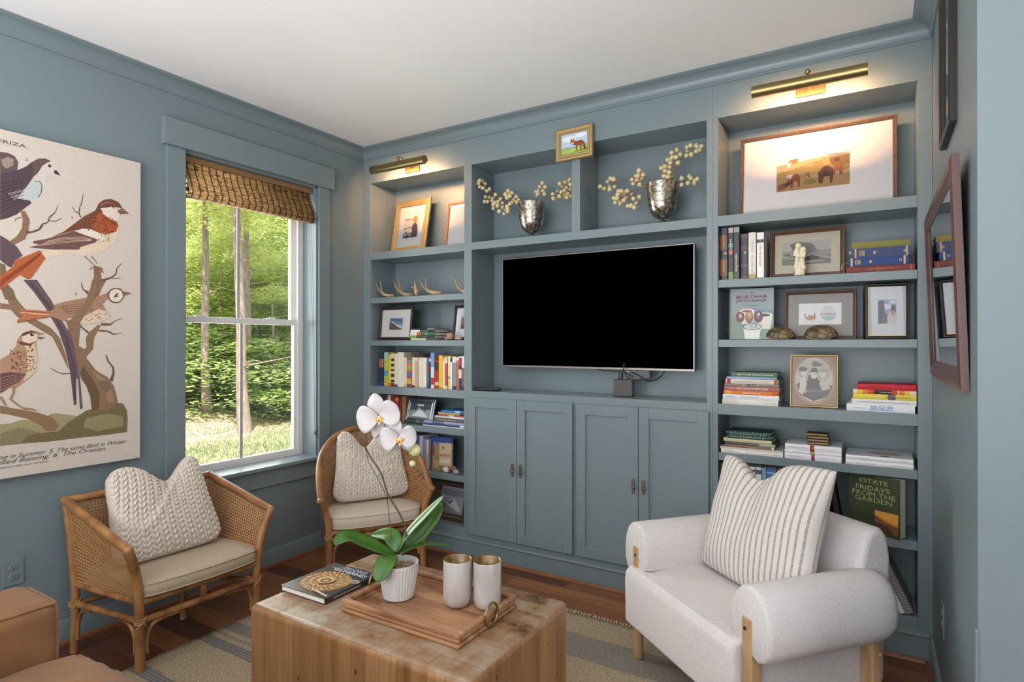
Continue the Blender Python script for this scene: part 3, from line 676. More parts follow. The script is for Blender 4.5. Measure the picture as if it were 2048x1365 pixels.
# --- fourth shelf of the corner unit: a full row of upright books
ZS = 1.0562
row = [ # x0, x1 (photo columns), top row, colour, bands, lines, label words
 (757.8, 766.9, 705, '#2c3350', [(0, .12, '#23488f'), (.55, .8, '#a8675c')], [('BLUE', .92, .14, .6, '#dfe3ee')], 'dark blue spine with a rust patch, first at the left end'),
 (768.0, 775.7, 705, '#a9c24e', [(0, .12, '#e0a63a'), (.3, .45, '#4f9ac0'), (.75, 1, '#9dbfb4')], [], 'green and sky blue spine, second from the left end'),
 (775.8, 781.9, 710, '#e8c43a', [(0, .10, '#d9772e')], [('field notes', .45, .5, .5, '#6e5a1c')], 'bright yellow spine next to the green one'),
 (782.2, 788.2, 707, '#d8c8b2', [(0, .1, '#7a2a24'), (.12, .2, '#33241f'), (.28, .38, '#33241f'), (.46, .52, '#33241f'), (.6, .68, '#33241f'), (.76, .84, '#33241f')], [], 'cream spine with black bands and a red foot'),
 (788.4, 794.3, 708, '#e4dac4', [(.0, .06, '#4a4033')], [('LETTERS', .5, .5, .55, '#4d4436')], 'cream spine beside the black banded one'),
 (794.9, 807.0, 705, '#e2dccb', [], [('Amen', .33, .22, .5, '#3b362e'), ('A. Lamott', .7, .3, .28, '#6c6557')], 'widest cream spine with a short handwritten title'),
 (807.2, 813.0, 715, '#dcd2bd', [(0, .08, '#b7ad97')], [('selected', .5, .5, .4, '#5b5344')], 'shorter cream spine right of the widest one'),
 (813.2, 823.0, 706, '#8a7d72', [(0, .1, '#7f4a38'), (.1, .25, '#d9a33a'), (.25, .33, '#9a4c8c'), (.33, .42, '#4b6fae'), (.42, .5, '#d94f38'), (.5, .6, '#86b84a'), (.6, .68, '#d9762e'), (.68, .8, '#94897c'), (.8, 1, '#6f665e')], [], 'many-coloured patchwork spine in the middle of the left half'),
 (823.2, 829.4, 715, '#e6dccb', [(0, .07, '#4c4338')], [('POEMS', .5, .4, .5, '#5b5248')], 'pale cream spine right of the patchwork one'),
 (829.6, 835.8, 716, '#c7a888', [(.9, 1, '#e4dac8')], [('travels', .6, .4, .5, '#6c3e2a')], 'tan spine before the gap of white paperbacks'),
 (836.2, 841.2, 716, '#e8e0d4', [(0, .05, '#c2b5a0')], [('essays', .5, .4, .5, '#7a3e38')], 'first white paperback of the three in the middle'),
 (841.3, 846.3, 716, '#e3d6ca', [], [('stories', .5, .45, .5, '#5c4740')], 'second, pinkish white paperback of the three in the middle'),
 (846.4, 852.4, 716, '#ebe6da', [(.0, .05, '#b8b0a0')], [('prose', .5, .4, .45, '#8b8478')], 'third, widest white paperback of the three in the middle'),
 (853.2, 857.4, 723, '#4c7a78', [(.62, .82, '#c8423a'), (.0, .12, '#33556a')], [], 'thin teal spine with a red label'),
 (857.6, 861.8, 711, '#3c5c86', [(.0, .2, '#2c3f5c'), (.8, .9, '#d8dde6')], [('HISTORY', .5, .6, .6, '#d6dbe2')], 'thin blue spine with white capitals'),
 (862.0, 868.4, 706, '#7fa0cf', [(0, .1, '#dcdad4'), (.1, .3, '#b83a36'), (.3, .6, '#dce0e8')], [('THE LONG', .5, .6, .5, '#c8322e')], 'light blue spine fading to white and red'),
 (869.0, 876.6, 712, '#b5372e', [(.55, .8, '#4a2420'), (.86, 1, '#5c2a24'), (.1, .2, '#e0cfa8')], [('&', .6, .1, .8, '#ead9ae')], 'deep red spine with a cream ampersand'),
 (877.0, 884.4, 711, '#edc02f', [(.0, .05, '#c79a20')], [('garden', .45, .5, .5, '#8a6b12')], 'tallest yellow spine right of the red one'),
 (885.2, 889.6, 715, '#ece1c4', [(.9, 1, '#cfbf94')], [('letters home', .5, .6, .6, '#7c6a44')], 'thin cream spine between the yellow and the red and cream books'),
 (889.8, 894.4, 714, '#c24a44', [(.8, 1, '#e6dcc4'), (0, .1, '#e3d3b8')], [('CINEMA', .5, .5, .6, '#f1e3cc')], 'thin red and cream spine in the right half'),
 (894.6, 900.4, 713, '#e9dcae', [(.3, .4, '#8cae7c'), (.0, .25, '#d9c070')], [('seasons', .65, .4, .5, '#6e6238')], 'pale yellow spine with a green label'),
 (900.6, 904.2, 716, '#e9e6de', [(.86, 1, '#26241f')], [('NIGHT', .4, .4, .7, '#34322e')], 'thin white spine with a black head'),
 (904.4, 912.2, 714, '#8b9297', [(.82, 1, '#dfe0dd'), (0, .1, '#2f3d46')], [('MEMOIRS', .5, .55, .6, '#eceded')], 'grey spine with white capitals'),
 (912.6, 917.0, 715, '#d9622e', [(.9, 1, '#efe9dc')], [('tale', .5, .3, .6, '#f3dfc4')], 'thin orange spine near the right end'),
 (917.2, 923.0, 713, '#2a3c6a', [(.72, .95, '#a5325e'), (.34, .6, '#dcdde2'), (.95, 1, '#d9cfc4')], [], 'navy spine with white and magenta blocks'),
 (923.2, 930.5, 713, '#8a6446', [(.65, 1, '#e9e4dc'), (.0, .1, '#5c3e2c')], [('family', .45, .4, .5, '#ecdcc0')], 'brown and white spine, last at the right end'),
]
for i, (a, b, tv, c, bands, lines, lab) in enumerate(row):
    Y = .035; x0, x1 = XB(a, Y), XB(b, Y); x1 = min(x1, .8905)
    h = ZB(a, tv, Y)-ZS
    ca_ = [l for l in lines]
    # lettering of the corner row is only shown where the photograph lets one tell it is there
    book(f'{lab}', x1-x0-.0006, h, .13+.01*(i*7 % 4), c, (x0, Y+.002*(i % 3), ZS), bands=bands, lines=[], group='upright books in the full row of the corner unit', hard=i % 2 == 0)

# --- flat stacks
def stack(x0u, items, z, Y=.03, group=None, side=None):
    """items from the bottom: (left column, right column, thickness, depth, colour, bands, lines, label)"""
    for (a, b, T, D, c, bands, lines, lab, *o) in items:
        o = o[0] if o else {}
        y = o.pop('y', Y)
        xa, xb = XB(a, y), XB(b, y)
        book(lab, T, xb-xa, D, c, (xa, y, z), flat=True, bands=bands, lines=lines, group=group, **o)
        z += T+.0004
    return z
# stack beside the beach photo
stack(0, [
 (821.5, 866.0, .0125, .17, '#dcd6b8', [(.0, .3, '#3d6a4a')], [], 'pale green-ended book at the bottom of the small stack under the antlers', {'rz': -1}),
 (819.5, 868.0, .019, .17, '#333c33', [(.72, 1, '#6fa04a')], [('~', .5, .4, .5, '#b9b898')], 'dark olive book, second from the bottom beside the beach photo', {}),
 (820.0, 868.0, .022, .175, '#3c6a58', [(.72, 1, '#dcd8d0'), (.55, .72, '#cc5a3c')], [('~', .68, .12, .8, '#e6d84e')], 'teal spine with a red patch in the stack beside the beach photo', {}),
 (821.0, 868.0, .016, .17, '#2b2c30', [(.6, 1, '#e2e0de')], [('~', .6, .3, .55, '#e9e9e9')], 'black and white spine second from top in the stack beside the beach photo', {}),
 (823.0, 868.0, .009, .16, '#2e3836', [(.0, .3, '#7f9a80')], [], 'thin dark book on top of the stack beside the beach photo', {}),
], 1.3792, Y=.03, group='small stack of books beside the beach photo')
# small objects beside them
STONE = mat('stone', '#8f7a66', .8, color2='#c2ae98', vscale=25, bump=.3, bscale=40)
DSTONE = mat('dark_stone', '#4a4843', .7, var=.3, vscale=30)
def pebble(nm, label, x, y, z, r, sc_, m, seed=0, cat='stone', group=None, amp=.12):
    bm = MB(); bm.ball((0, 0, 0), 1, 16, 10)
    vs = []
    for v in bm.v:
        p = Vector(v); k = 1+amp*2*noise.noise(p*1.7+Vector((seed*3.1, 1, 2)))
        vs.append((p.x*k*r*sc_[0], p.y*k*r*sc_[1], p.z*k*r*sc_[2]))
    zm = min(v[2] for v in vs); bm.v = [(a, b, c-zm) for a, b, c in vs]
    o = bm.build(nm, m, None, smooth='all'); o.location = (x, y, z); return tag(o, label, cat, group)
pebble('stone', 'dark flat pebble right of the small book stack', XB(877), .035, 1.3796, .022, (1.1, .8, .45), DSTONE, 1)
pebble('stone', 'smallest brown stone between the dark pebble and the heart stone', XB(890), .05, 1.3796, .014, (1, .8, .8), STONE, 2)
pebble('stone', 'pinkish heart-shaped stone before the black framed portrait', XB(900), .028, 1.3796, .028, (1, .6, .85), mat('heart_stone', '#b9977c', .7, color2='#8a6a52', vscale=12, bump=.3), 5)
pebble('stone', 'brown stone before the black framed portrait, nearest the right side panel', XB(917), .03, 1.3796, .024, (1.2, .7, .55), STONE, 7)

# lower shelf: upright spines behind the pewter frame, flat stack
ZL = .8024
for i, (a, b, tv, c, bands, lab) in enumerate([
  (768, 774, 789, '#4c4a44', [], 'black spine at the left end behind the orchid'),
  (775, 781, 790, '#d9d6ce', [(.0, .2, '#7b8f6a')], 'white spine behind the top orchid petal'),
  (782, 789, 791, '#a8352e', [], 'first red spine behind the orchid bloom'),
  (790, 797, 792, '#b3402f', [(.8, .9, '#dba77c')], 'second, brighter red spine behind the orchid bloom'),
  (798, 803, 793, '#7c3428', [], 'dark red spine beside the pewter frame'),
  (804, 811, 793, '#a67a54', [], 'tan spine half hidden by the pewter frame')]):
    Y = .115; x0, x1 = XB(a, Y), XB(b, Y)
    book(f'{lab}', x1-x0-.001, min(.19, ZB(a, tv, Y)-ZL), .13, c, (x0, Y, ZL), bands=bands, group='upright books behind the pewter frame')
stack(0, [
 (846, 930, .010, .20, '#b9b7b4', [], [], 'light grey book lowest in the stack right of the pewter frame', {'y': .012}),
 (848, 930, .0115, .19, '#2b4a86', [(.0, .12, '#d8dbe4')], [], 'blue book with a white end low in the stack right of the pewter frame', {'y': .014}),
 (848, 929, .016, .19, '#9fa6b4', [(.5, .8, '#6a7488')], [], 'silver-blue spine above the blue book in the stack right of the pewter frame', {'y': .018}),
 (866, 930, .022, .18, '#55534f', [], [('The Encyclopedia of New York', .42, .62, .42, '#f0efec'), ('~', .85, .18, .34, '#c4c2be')], 'grey encyclopedia spine in the stack right of the pewter frame', {'y': .02}),
 (869, 930, .013, .17, '#cfc9d4', [(.0, .5, '#e2dfe4')], [], 'white and lilac spine above the encyclopedia', {'y': .03}),
 (876, 930, .0085, .16, '#b5533c', [(.4, .6, '#d8c7b4')], [], 'thin red spine above the lilac one', {'y': .03}),
 (876, 930, .016, .16, '#a39a72', [(.0, .2, '#4b4233')], [], 'khaki spine second from the top right of the pewter frame', {'y': .03}),
 (882, 930, .014, .16, '#3f74b5', [(.2, .4, '#a9c4de')], [], 'blue book on top of the stack right of the pewter frame', {'y': .03}),
], ZL, group='stack of books right of the pewter frame')

# shelf below: upright books and a leaning paperback
ZM = .5034
for i, (a, b, tv, c, bands, lines, lab) in enumerate([
  (824, 830, 871, '#3d4a44', [], [], 'dark green spine beside the chair back'),
  (830.5, 838, 872, '#4a5a94', [(.5, .7, '#c9c6da')], [], 'purple-blue spine beside the chair back'),
  (838.5, 846, 872, '#b9bac6', [(.1, .3, '#6b7090')], [], 'silver spine beside the purple-blue one'),
  (846.5, 852, 878, '#8f93a0', [], [], 'grey paperback spine left of the pink one'),
  (852.5, 857, 880, '#c4a7ae', [(.5, 1, '#d9c9cc')], [], 'pink spine left of the blue book')]):
    Y = .05; x0, x1 = XB(a, Y), XB(b, Y)
    book(f'{lab}', x1-x0-.001, ZB(a, tv, Y)-ZM, .17, c, (x0, Y, ZM), bands=bands, group='upright books beside the leaning blue book')
def face_book(label, x, y, z, w_, h_, T, col, art, rz=0, lean=0, M_=None, page='#e4dcc9', group=None, words=(), spine_words=(), gloss=True, step=.00012):
    """book shown front cover first; pos = bottom left corner of the cover"""
    t = thing('book', label, 'book', (x, y, z+T*math.sin(math.radians(lean))), group=group)
    t.rotation_euler = (math.radians(-lean), 0, math.radians(rz))
    mb = MB(col)
    mb.box(0, 0, 0, w_, .0022, h_).box(0, T-.0022, 0, w_, T, h_).box(-.001, 0, 0, .002, T, h_)
    mb.build('cover', PRINTG, t, bevel=.0006)
    MB(page).box(.002, .0024, .003, w_-.003, T-.0024, h_-.003).build('page_block', PAGES, t)
    sheet('cover_art', t, w_, h_, art, (0, -.0002, 0), step=step, material=PRINTG if gloss else PRINT)
    for (s_, cx_, cz_, wf, sz, c) in words:
        text(t, s_, sz, (cx_*w_, -.0002-step*(len(art)+2), cz_*h_), (1, 0, 0), (0, 0, 1), c, 'cover_lettering', fit=wf*w_)
    for (s_, cz_, lf, sz, c) in spine_words:
        text(t, s_, sz, (-.0013, T/2, cz_*h_), (0, 0, -1), (0, -1, 0), c, 'spine_lettering', fit=lf*h_)
    return t
x0 = XB(858, .05)
face_book('blue hardcover turned face out behind the tan paperbacks', x0, .075, ZM, .150, .215, .028, '#2b4588', [('#2f4c92', R01), ('#24356a', rect(0, 0, 1, .55)), ('#b08a4a', ell(.45, .2, .2, .12))], rz=16, words=[('SOUND', .5, .80, .8, .03, '#e9c75a')])
face_book('narrow tan paperback leaning before the blue hardcover', x0+.022, .052, ZM, .060, .168, .016, '#8a7452', [('#9a8058', R01), ('#6f5a3c', rect(0, .6, .3, 1)), ('#b99c6c', rect(.3, .1, .9, .4))], rz=6, lean=3)
face_book('tan paperback with red capitals, leaning beside the white coral', x0+.083, .050, ZM, .092, .185, .022, '#b3a184', [('#bba98c', R01), ('#8a7a5e', rect(0, 0, 1, .2)), ('#7a6440', ell(.3, .84, .1, .05)), ('#cfc0a2', rect(.1, .3, .9, .42))], rz=8, lean=4,
          words=[('BRADBURY', .5, .56, .86, .024, '#b23a2c')])
MB_ = None
# coral, stones
CORAL = mat('white_coral', '#d9d4cc', .8, var=.1, vscale=60, bump=.4, bscale=120)
bm = MB()
for k in range(14):
    a = k*2.4; el_ = -.3+1.2*(k % 5)/4
    bm.ball((.014*math.cos(a)*math.cos(el_), .010*math.sin(a)*math.cos(el_), .02+.014*math.sin(el_)), .0105, 10, 7)
bm.ball((0, 0, .019), .018, 12, 8)
o = bm.build('coral', CORAL); o.location = (XB(893, .04), .035, ZM-.001)
md = o.modifiers.new('fuse', 'REMESH'); md.mode = 'VOXEL'; md.voxel_size = .0016; md.use_smooth_shade = True
tag(o, 'knobbly white coral lump on the shelf beside the leaning paperbacks', 'coral')
pebble('stone', 'round speckled grey-brown stone beside the white coral', XB(913, .03), .028, ZM+.0003, .021, (1.15, .8, .72), mat('speckled_stone', '#8b7f78', .7, color2='#b5aaa0', vscale=60, bump=.2), 9)
pebble('stone', 'rust coloured stone behind the speckled stone', XB(908, .09), .085, ZM+.0003, .024, (1.2, .8, .75), mat('rust_stone', '#8a4f36', .7, color2='#a8755a', vscale=30, bump=.2), 11)
MB_ = book('thin white paperback standing at the right end behind the coral stones', .012, .20, .13, '#e9e8ec', (.8765, .10, ZM), hard=False)
# ------------------------------------------------------------------ right unit: books and objects
XR = lambda px: XB(px, .03)
# second shelf from the top: six upright books
for (a, b, tv, c, bands, lines, lab, hd) in [
 (1439.5, 1455, 457, '#23233a', [(.0, .08, '#1c1d30'), (.08, .40, '#7a4a2e'), (.58, .86, '#7a4a2e')], [('HAMILTON', .73, .2, .3, '#e0c58a'), ('~', .24, .22, .28, '#e0c58a'), ('*', .49, .06, 1.2, '#e6cc7a')], 'navy and brown spine with a gold star, leftmost book under the horse print', True),
 (1457, 1467, 456, '#24211f', [(.9, 1, '#b9b3ac'), (.5, .56, '#a8322c'), (.0, .15, '#6f9440'), (.62, .7, '#3f8a86')], [('speeches', .37, .3, .6, '#f1eeea')], 'black spine with white word and green foot, second from the left', False),
 (1468, 1479, 455, '#2a2624', [(.9, 1, '#a39c95'), (.0, .12, '#4a3c34')], [('speeches', .68, .34, .62, '#f1eeea'), ('~', .35, .25, .5, '#a8382e')], 'black spine with white word at its head, third from the left', False),
 (1481, 1496, 469, '#5b3a46', [(.72, .92, '#2c2d33'), (.32, .66, '#2d3138'), (.06, .26, '#2a2b31')], [('*', .42, .06, .7, '#f1ece8')], 'plum spine with dark panels and a white sail', True),
 (1497, 1512, 466, '#e3dfd4', [(.0, .10, '#b49a6c')], [('IN DARKNESS', .7, .42, .42, '#a9a18f'), ('WALKING', .3, .26, .4, '#a9a18f')], 'cream jacket with a gold foot, beside the plum spine', True),
 (1514, 1528, 466, '#ecebe9', [(.78, .85, '#2c2b2d'), (.0, .03, '#cfcdc9')], [('Armchair', .52, .44, .6, '#8d8f93'), ('~', .24, .2, .3, '#a8a9ab')], 'white spine with a black square, sixth and rightmost in the row', False)]:
    Y = .03; x0, x1 = XB(a, Y), XB(b, Y)
    book(lab, x1-x0-.001, ZB(a, tv, Y)-1.6807, .15, c, (x0, Y, 1.6809), bands=bands, lines=lines, group='upright books under the horse print', hard=hd, gloss=True)
# stack right: red, blue, blue, green
REC = 'old clothbound books stacked beside the sailing print'
stack(0, [
 (1693, 1830, .029, .21, '#7c3b35', [(.05, .06, '#b98a6a'), (.5, .55, '#8a4a42')], [('~', .5, .4, .28, '#b88a6c')], 'worn red cloth book at the bottom of the old book stack', {'y': .020}),
 (1697, 1819, .037, .17, '#2c467f', [(.06, .09, '#cfc08a'), (.93, .96, '#cfc08a')], [], 'bright blue cloth book with gilt lines, above the worn red one', {'y': .018}),
 (1705, 1822, .043, .18, '#3c4a72', [(.05, .08, '#c9a67c'), (.93, .96, '#c9a67c')], [], 'faded blue cloth book with gilt lines, under the olive one', {'y': .022}),
 (1704, 1822, .028, .17, '#7c7c3c', [(.06, .065, '#8f8d55'), (.10, .105, '#8f8d55'), (.14, .145, '#8f8d55'), (.2, .205, '#8f8d55')], [], 'olive green cloth book on top of the old book stack', {'y': .026}),
], 1.6809, Y=.03, group=REC)
old_books = [o for o in bpy.data.objects if o.get('group') == REC]
def _blk(t, s_, along, zc, sz, c, H, T):
    """words set across a flat spine, reading sideways like a title block"""
    text(t, s_, sz, (along*H, -.0012, zc*T), (0, 0, 1), (-1, 0, 0), c, 'gilt_lettering')
for t_, T in ((old_books[1], .037), (old_books[2], .043)):
    H_ = XB(1820, .02)-XB(1700, .02)
    for al, w_ in ((.12, .5), (.145, .7), (.17, .5), (.195, .6), (.36, .25), (.375, .4), (.39, .25), (.86, .3), (.885, .3)):
        MB('#d9c48e').box(al*H_, -.0012, T*(.5-w_/2), al*H_+.0022, -.0004, T*(.5+w_/2)).build('gilt_line', PRINT, t_)
RIB = mat('ribbon', '#c9c6bc', .7)
def ribbon_on(t_, pts, w_=.006):
    MB().tube(pts, w_*.5, 6, flat=.25).build('ribbon_end', RIB, t_, smooth=True)
ribbon_on(old_books[1], [(.0, .05, .02), (-.014, .045, .023), (-.026, .04, .016), (-.03, .038, .002), (-.024, .035, -.010)])
ribbon_on(old_books[2], [(.0, .05, .036), (-.01, .045, .040), (-.014, .04, .034), (-.008, .038, .028), (-.013, .036, .024)], .009)

# stone figurine of two figures
FIG = mat('alabaster', '#ded8bd', .45, var=.05, vscale=30)
bm = MB(); bm.lathe([(.024, 0), (.026, .003), (.026, .009), (.022, .013)], 24)
def limb(p, r): bm.tube(p, r, 10); [bm.ball(q, rr, 10, 7) for q, rr in ((p[0], r[0]), (p[-1], r[-1]))]
limb([(-.012, 0, .01), (-.013, 0, .06), (-.010, -.002, .10), (-.012, 0, .135)], [.011, .013, .010, .013])
limb([(.012, .002, .01), (.014, .002, .06), (.011, 0, .095), (.014, 0, .125)], [.012, .013, .011, .012])
bm.ball((-.006, -.002, .155), .0165, 14, 10); bm.ball((.017, .002, .135), .0155, 14, 10, sc_=(1, .9, 1.1))
limb([(-.02, -.004, .130), (-.026, -.008, .108), (-.006, -.012, .10)], [.0065, .006, .005])
limb([(.024, -.002, .12), (.022, -.01, .095), (.0, -.012, .10)], [.006, .006, .005])
limb([(0, 0, .01), (0, .002, .07)], [.016, .012]); bm.ball((-.018, 0, .045), .013, 10, 8); bm.ball((.018, 0, .04), .013, 10, 8)
o = bm.build('figurine', FIG); md = o.modifiers.new('fuse', 'REMESH'); md.mode = 'VOXEL'; md.voxel_size = .0016; md.use_smooth_shade = True
md = o.modifiers.new('soften', 'SMOOTH'); md.factor = .5; md.iterations = 4
o.location = (XB(1600, .05), .042, 1.6845); o.scale = (.92, .92, .92)
tag(o, 'pale stone figurine of two embracing figures before the sailing print', 'figurine')

# third shelf: cookbook face out, turtle shells
jam = [('#9aa5a5', R01), ('#8d9a9c', [(0, .4), (1, .5), (1, 1), (0, 1)]), ('#7688a0', [(.5, .62), (1, .56), (1, .42), (.6, .48)]), ('#7c907f', [(0, 0), (1, 0), (1, .28), (.4, .32), (0, .5)]),
       ('#5b7a63', rect(0, 0, .035, 1)), ('#ded6cc', [(.24, .54), (.56, .56), (.54, .30), (.28, .30)]), ('#efe9e0', ell(.40, .555, .17, .045)), ('#8d4a3a', ell(.40, .553, .12, .025)),
       ('#dcd7ca', [(.58, .46), (.98, .46), (.93, .20), (.64, .20)]), ('#ece7dc', ell(.78, .47, .20, .045)), ('#4f2c34', ell(.78, .468, .15, .03)),
       ('#dfe3da', [(.32, .24), (.73, .24), (.68, .0), (.36, .0)]), ('#4d4b52', ell(.525, .245, .215, .07)), ('#c2cbc6', ell(.525, .245, .195, .058)),
       ('#8f9196', [(.40, .30), (.46, .24), (.52, .2), (.3, .38)]), ('#a4a5a9', [(.52, .4), (.54, .2), (.49, .2), (.48, .4)]), ('#95979b', [(.66, .36), (.62, .22), (.57, .2), (.62, .38)]),
       ('#6a3a30', ell(.245, .44, .10, .105)), ('#c9a497', ell(.25, .46, .04, .05)), ('#8a5a40', ell(.455, .43, .09, .12)), ('#c98f5e', ell(.46, .46, .055, .07)), ('#c7b49a', ell(.45, .5, .04, .03)),
       ('#4f3038', ell(.665, .44, .095, .115)), ('#9a6c78', ell(.66, .46, .05, .06)), ('#d8c6c8', ell(.67, .49, .03, .03))]
face_book('cookbook shown face out with jam spoons on its cover', 2.512, .055, 1.3795, .206, .255, .030, '#85948e', jam, lean=3, words=[('THE', .5, .905, .10, .008, '#8a3b3f'), ('BLUE CHAIR', .5, .83, .70, .022, '#8e2c33'), ('JAM COOKBOOK', .5, .755, .70, .016, '#8e2c33'), ('RACHEL SAUNDERS', .5, .665, .32, .006, '#5f6a66')])
def _scutes(m):
    n = m.node_tree; L = n.links.new; b = n.nodes['Principled BSDF']; tc = n.nodes.new('ShaderNodeTexCoord'); v = n.nodes.new('ShaderNodeTexVoronoi'); v.feature = 'DISTANCE_TO_EDGE'; v.inputs['Scale'].default_value = 34; L(tc.outputs['Object'], v.inputs['Vector'])
    r = n.nodes.new('ShaderNodeValToRGB'); r.color_ramp.elements[0].color = (.25, .2, .15, 1); r.color_ramp.elements[1].position = .12; L(v.outputs['Distance'], r.inputs[0]); x = n.nodes.new('ShaderNodeMixRGB'); x.blend_type = 'MULTIPLY'; x.inputs[0].default_value = 1
    src = b.inputs['Base Color'].links[0].from_socket; L(src, x.inputs[1]); L(r.outputs[0], x.inputs[2]); L(x.outputs[0], b.inputs['Base Color'])
SHELLM = mat('turtle_shell', '#4a4134', .5, color2='#8d7b5c', vscale=16, var=.7, bump=.4, bscale=30); SCUTE = mat('shell_underside', '#b59a68', .6, color2='#5f4c33', vscale=20, var=.5)
_scutes(SHELLM)
def turtle(label, x, y, s_, rz):
    t = thing('turtle_shell', label, 'turtle shell', (x, y, 1.3797), rz, group='turtle shells before the round landscapes')
    def P(i, j, N=28, M_=12, sc_=1.0, fl=False):
        a = 2*math.pi*i/(N-1); e = (j/(M_-1))
        r = math.cos(e*math.pi/2)**.75; z = math.sin(e*math.pi/2)**1.1
        rx = .063*r*sc_; ry = .046*r*sc_
        ridge = .003*max(0, 1-abs(math.sin(a))*3)*(1-e)
        rim = .0025*math.sin(a*11)*(1-e)
        return ((rx+rim)*math.cos(a)*s_, (ry+rim)*math.sin(a)*s_, (.012+.046*z+ridge+.002*math.sin(a*8)*math.sin(e*9)-.010*(1-e)*(1-abs(math.cos(a))))*s_)
    mb = MB(); mb.grid(lambda i, j: P(i, j), 28, 12); mb.build('carapace', SHELLM, t, smooth='all', solid=.003*s_)
    # bony bridge with openings along the edge
    b = MB()
    b.tube([(-.05*s_, -.026*s_, .010*s_), (-.03*s_, -.036*s_, .004*s_), (.0, -.038*s_, .0032*s_), (.03*s_, -.036*s_, .004*s_), (.05*s_, -.026*s_, .010*s_)], .004*s_, 8)
    b.build('lower_rim', SCUTE, t, smooth=True)
    MB().box(-.036*s_, -.026*s_, .0005, .036*s_, .026*s_, .004).build('plastron', SCUTE, t, bevel=.001)
    for xx in (-.034, -.012, .014, .036): MB().tube([(xx*s_, -.037*s_, .004*s_), (xx*1.1*s_, -.036*s_, .016*s_)], [.0035*s_, .0025*s_], 7).build('bridge_strut', SCUTE, t)
turtle('darker turtle shell overlapping the corner of the face-out cookbook', XB(1559, .025)+.003, .034, .99, .06)
turtle('lighter turtle shell before the middle of the round landscapes print', XB(1641, .025), .036, 1.10, -.05)

# fourth shelf, left stack of cookbooks (bottom to top)
CK = 'cookbooks stacked left of the oval portrait'
W_ = '#e9e8ea'
stack(0, [
 (1444.5, 1556, .0265, .19, '#e7e2d8', [(.72, .98, '#ddd3c6')], [('~', .86, .2, .3, '#b98a7a')], 'cream book with pages showing at the bottom of the left cookbook stack', {'y': .012}),
 (1445.5, 1558, .0220, .20, '#e8e9ec', [], [('DINING IN', .14, .18, .42, '#8d8f93'), ('ALISON ROMAN', .48, .30, .42, '#8d8f93')], 'white spine with widely spaced grey capitals', {'y': .010}),
 (1447, 1557, .0185, .19, '#dd8136', [(.0, .12, '#c9622c'), (.86, .96, '#e8a765')], [('comfort food', .52, .32, .8, '#f4e9da')], 'orange spine above the white one', {'y': .014}),
 (1448, 1559, .0215, .19, '#b36c67', [], [('~', .14, .12, .3, '#ead6cf'), ("NATASHA'S KITCHEN", .52, .56, .66, '#f4ece6')], 'dusty red spine with large white capitals', {'y': .013}),
 (1449, 1558, .0130, .18, '#8d8580', [(.0, 1, '#8d8580'), (.4, .6, '#55504d')], [('go-to dinners', .48, .30, 1.0, '#d8d2cc')], 'grey-brown spine above the dusty red one', {'y': .014}),
 (1451, 1557, .0225, .18, '#d8cfc2', [(.0, .03, '#8a9b4a'), (.03, .08, '#c1523f'), (.90, .97, '#b8384a')], [('~', .38, .4, .26, '#8b8176'), ('~', .72, .18, .26, '#8b8176')], 'cream spine with a red checked border', {'y': .016, 'back': '#a9453f'}),
 (1453, 1554, .0110, .18, '#8fa9cb', [(.5, 1, '#a3b6cf')], [('~', .7, .4, .5, '#dfe6ef')], 'light blue spine under the green one', {'y': .016}),
 (1463, 1554, .0225, .17, '#5f7d65', [], [("Sage's Friends & Family Cookbook", .52, .80, .48, '#eef0ea')], 'green spine with white writing on top of the left cookbook stack', {'y': .018}),
], 1.0563, group=CK)
# fourth shelf, right stack
stack(0, [
 (1693, 1830, .0300, .21, '#eceef1', [], [('JERUSALEM', .52, .33, 1.0, '#5b83c4'), ('~', .2, .2, .25, '#9aa0a8')], 'white spine with blue capitals at the bottom of the red-topped stack', {'y': .004}),
 (1702, 1833, .0235, .20, '#e6e7e8', [(.97, 1, '#c9cbcd')], [('~', .5, .8, .4, '#7b7d80')], 'white spine with spaced grey capitals above the blue-lettered one', {'y': .010}),
 (1706, 1833, .0230, .20, '#ead44e', [(.32, .44, '#6f6578')], [('Happy Days with the Naked Chef', .72, .40, .36, '#6b6a50'), ('~', .38, .1, .5, '#e2dce6')], 'yellow spine with a purple patch', {'y': .012}),
 (1706, 1833, .0185, .19, '#e8e2c8', [(.10, .18, '#ecc744'), (.18, .27, '#e6813c'), (.29, .38, '#d94b34'), (.38, .66, '#3a3029'), (.66, .75, '#d94b34'), (.75, .84, '#e6813c'), (.84, .94, '#ecc744')], [('~', .52, .2, .34, '#e4dccb')], 'cream spine with orange and red diamonds', {'y': .014}),
 (1715, 1833, .0255, .19, '#cb2836', [(.0, .02, '#a51f2c')], [('~', .36, .42, .30, '#5c1a20')], 'bright red spine on top of the right stack', {'y': .016}),
], 1.0563, group='cookbooks stacked right of the oval portrait')

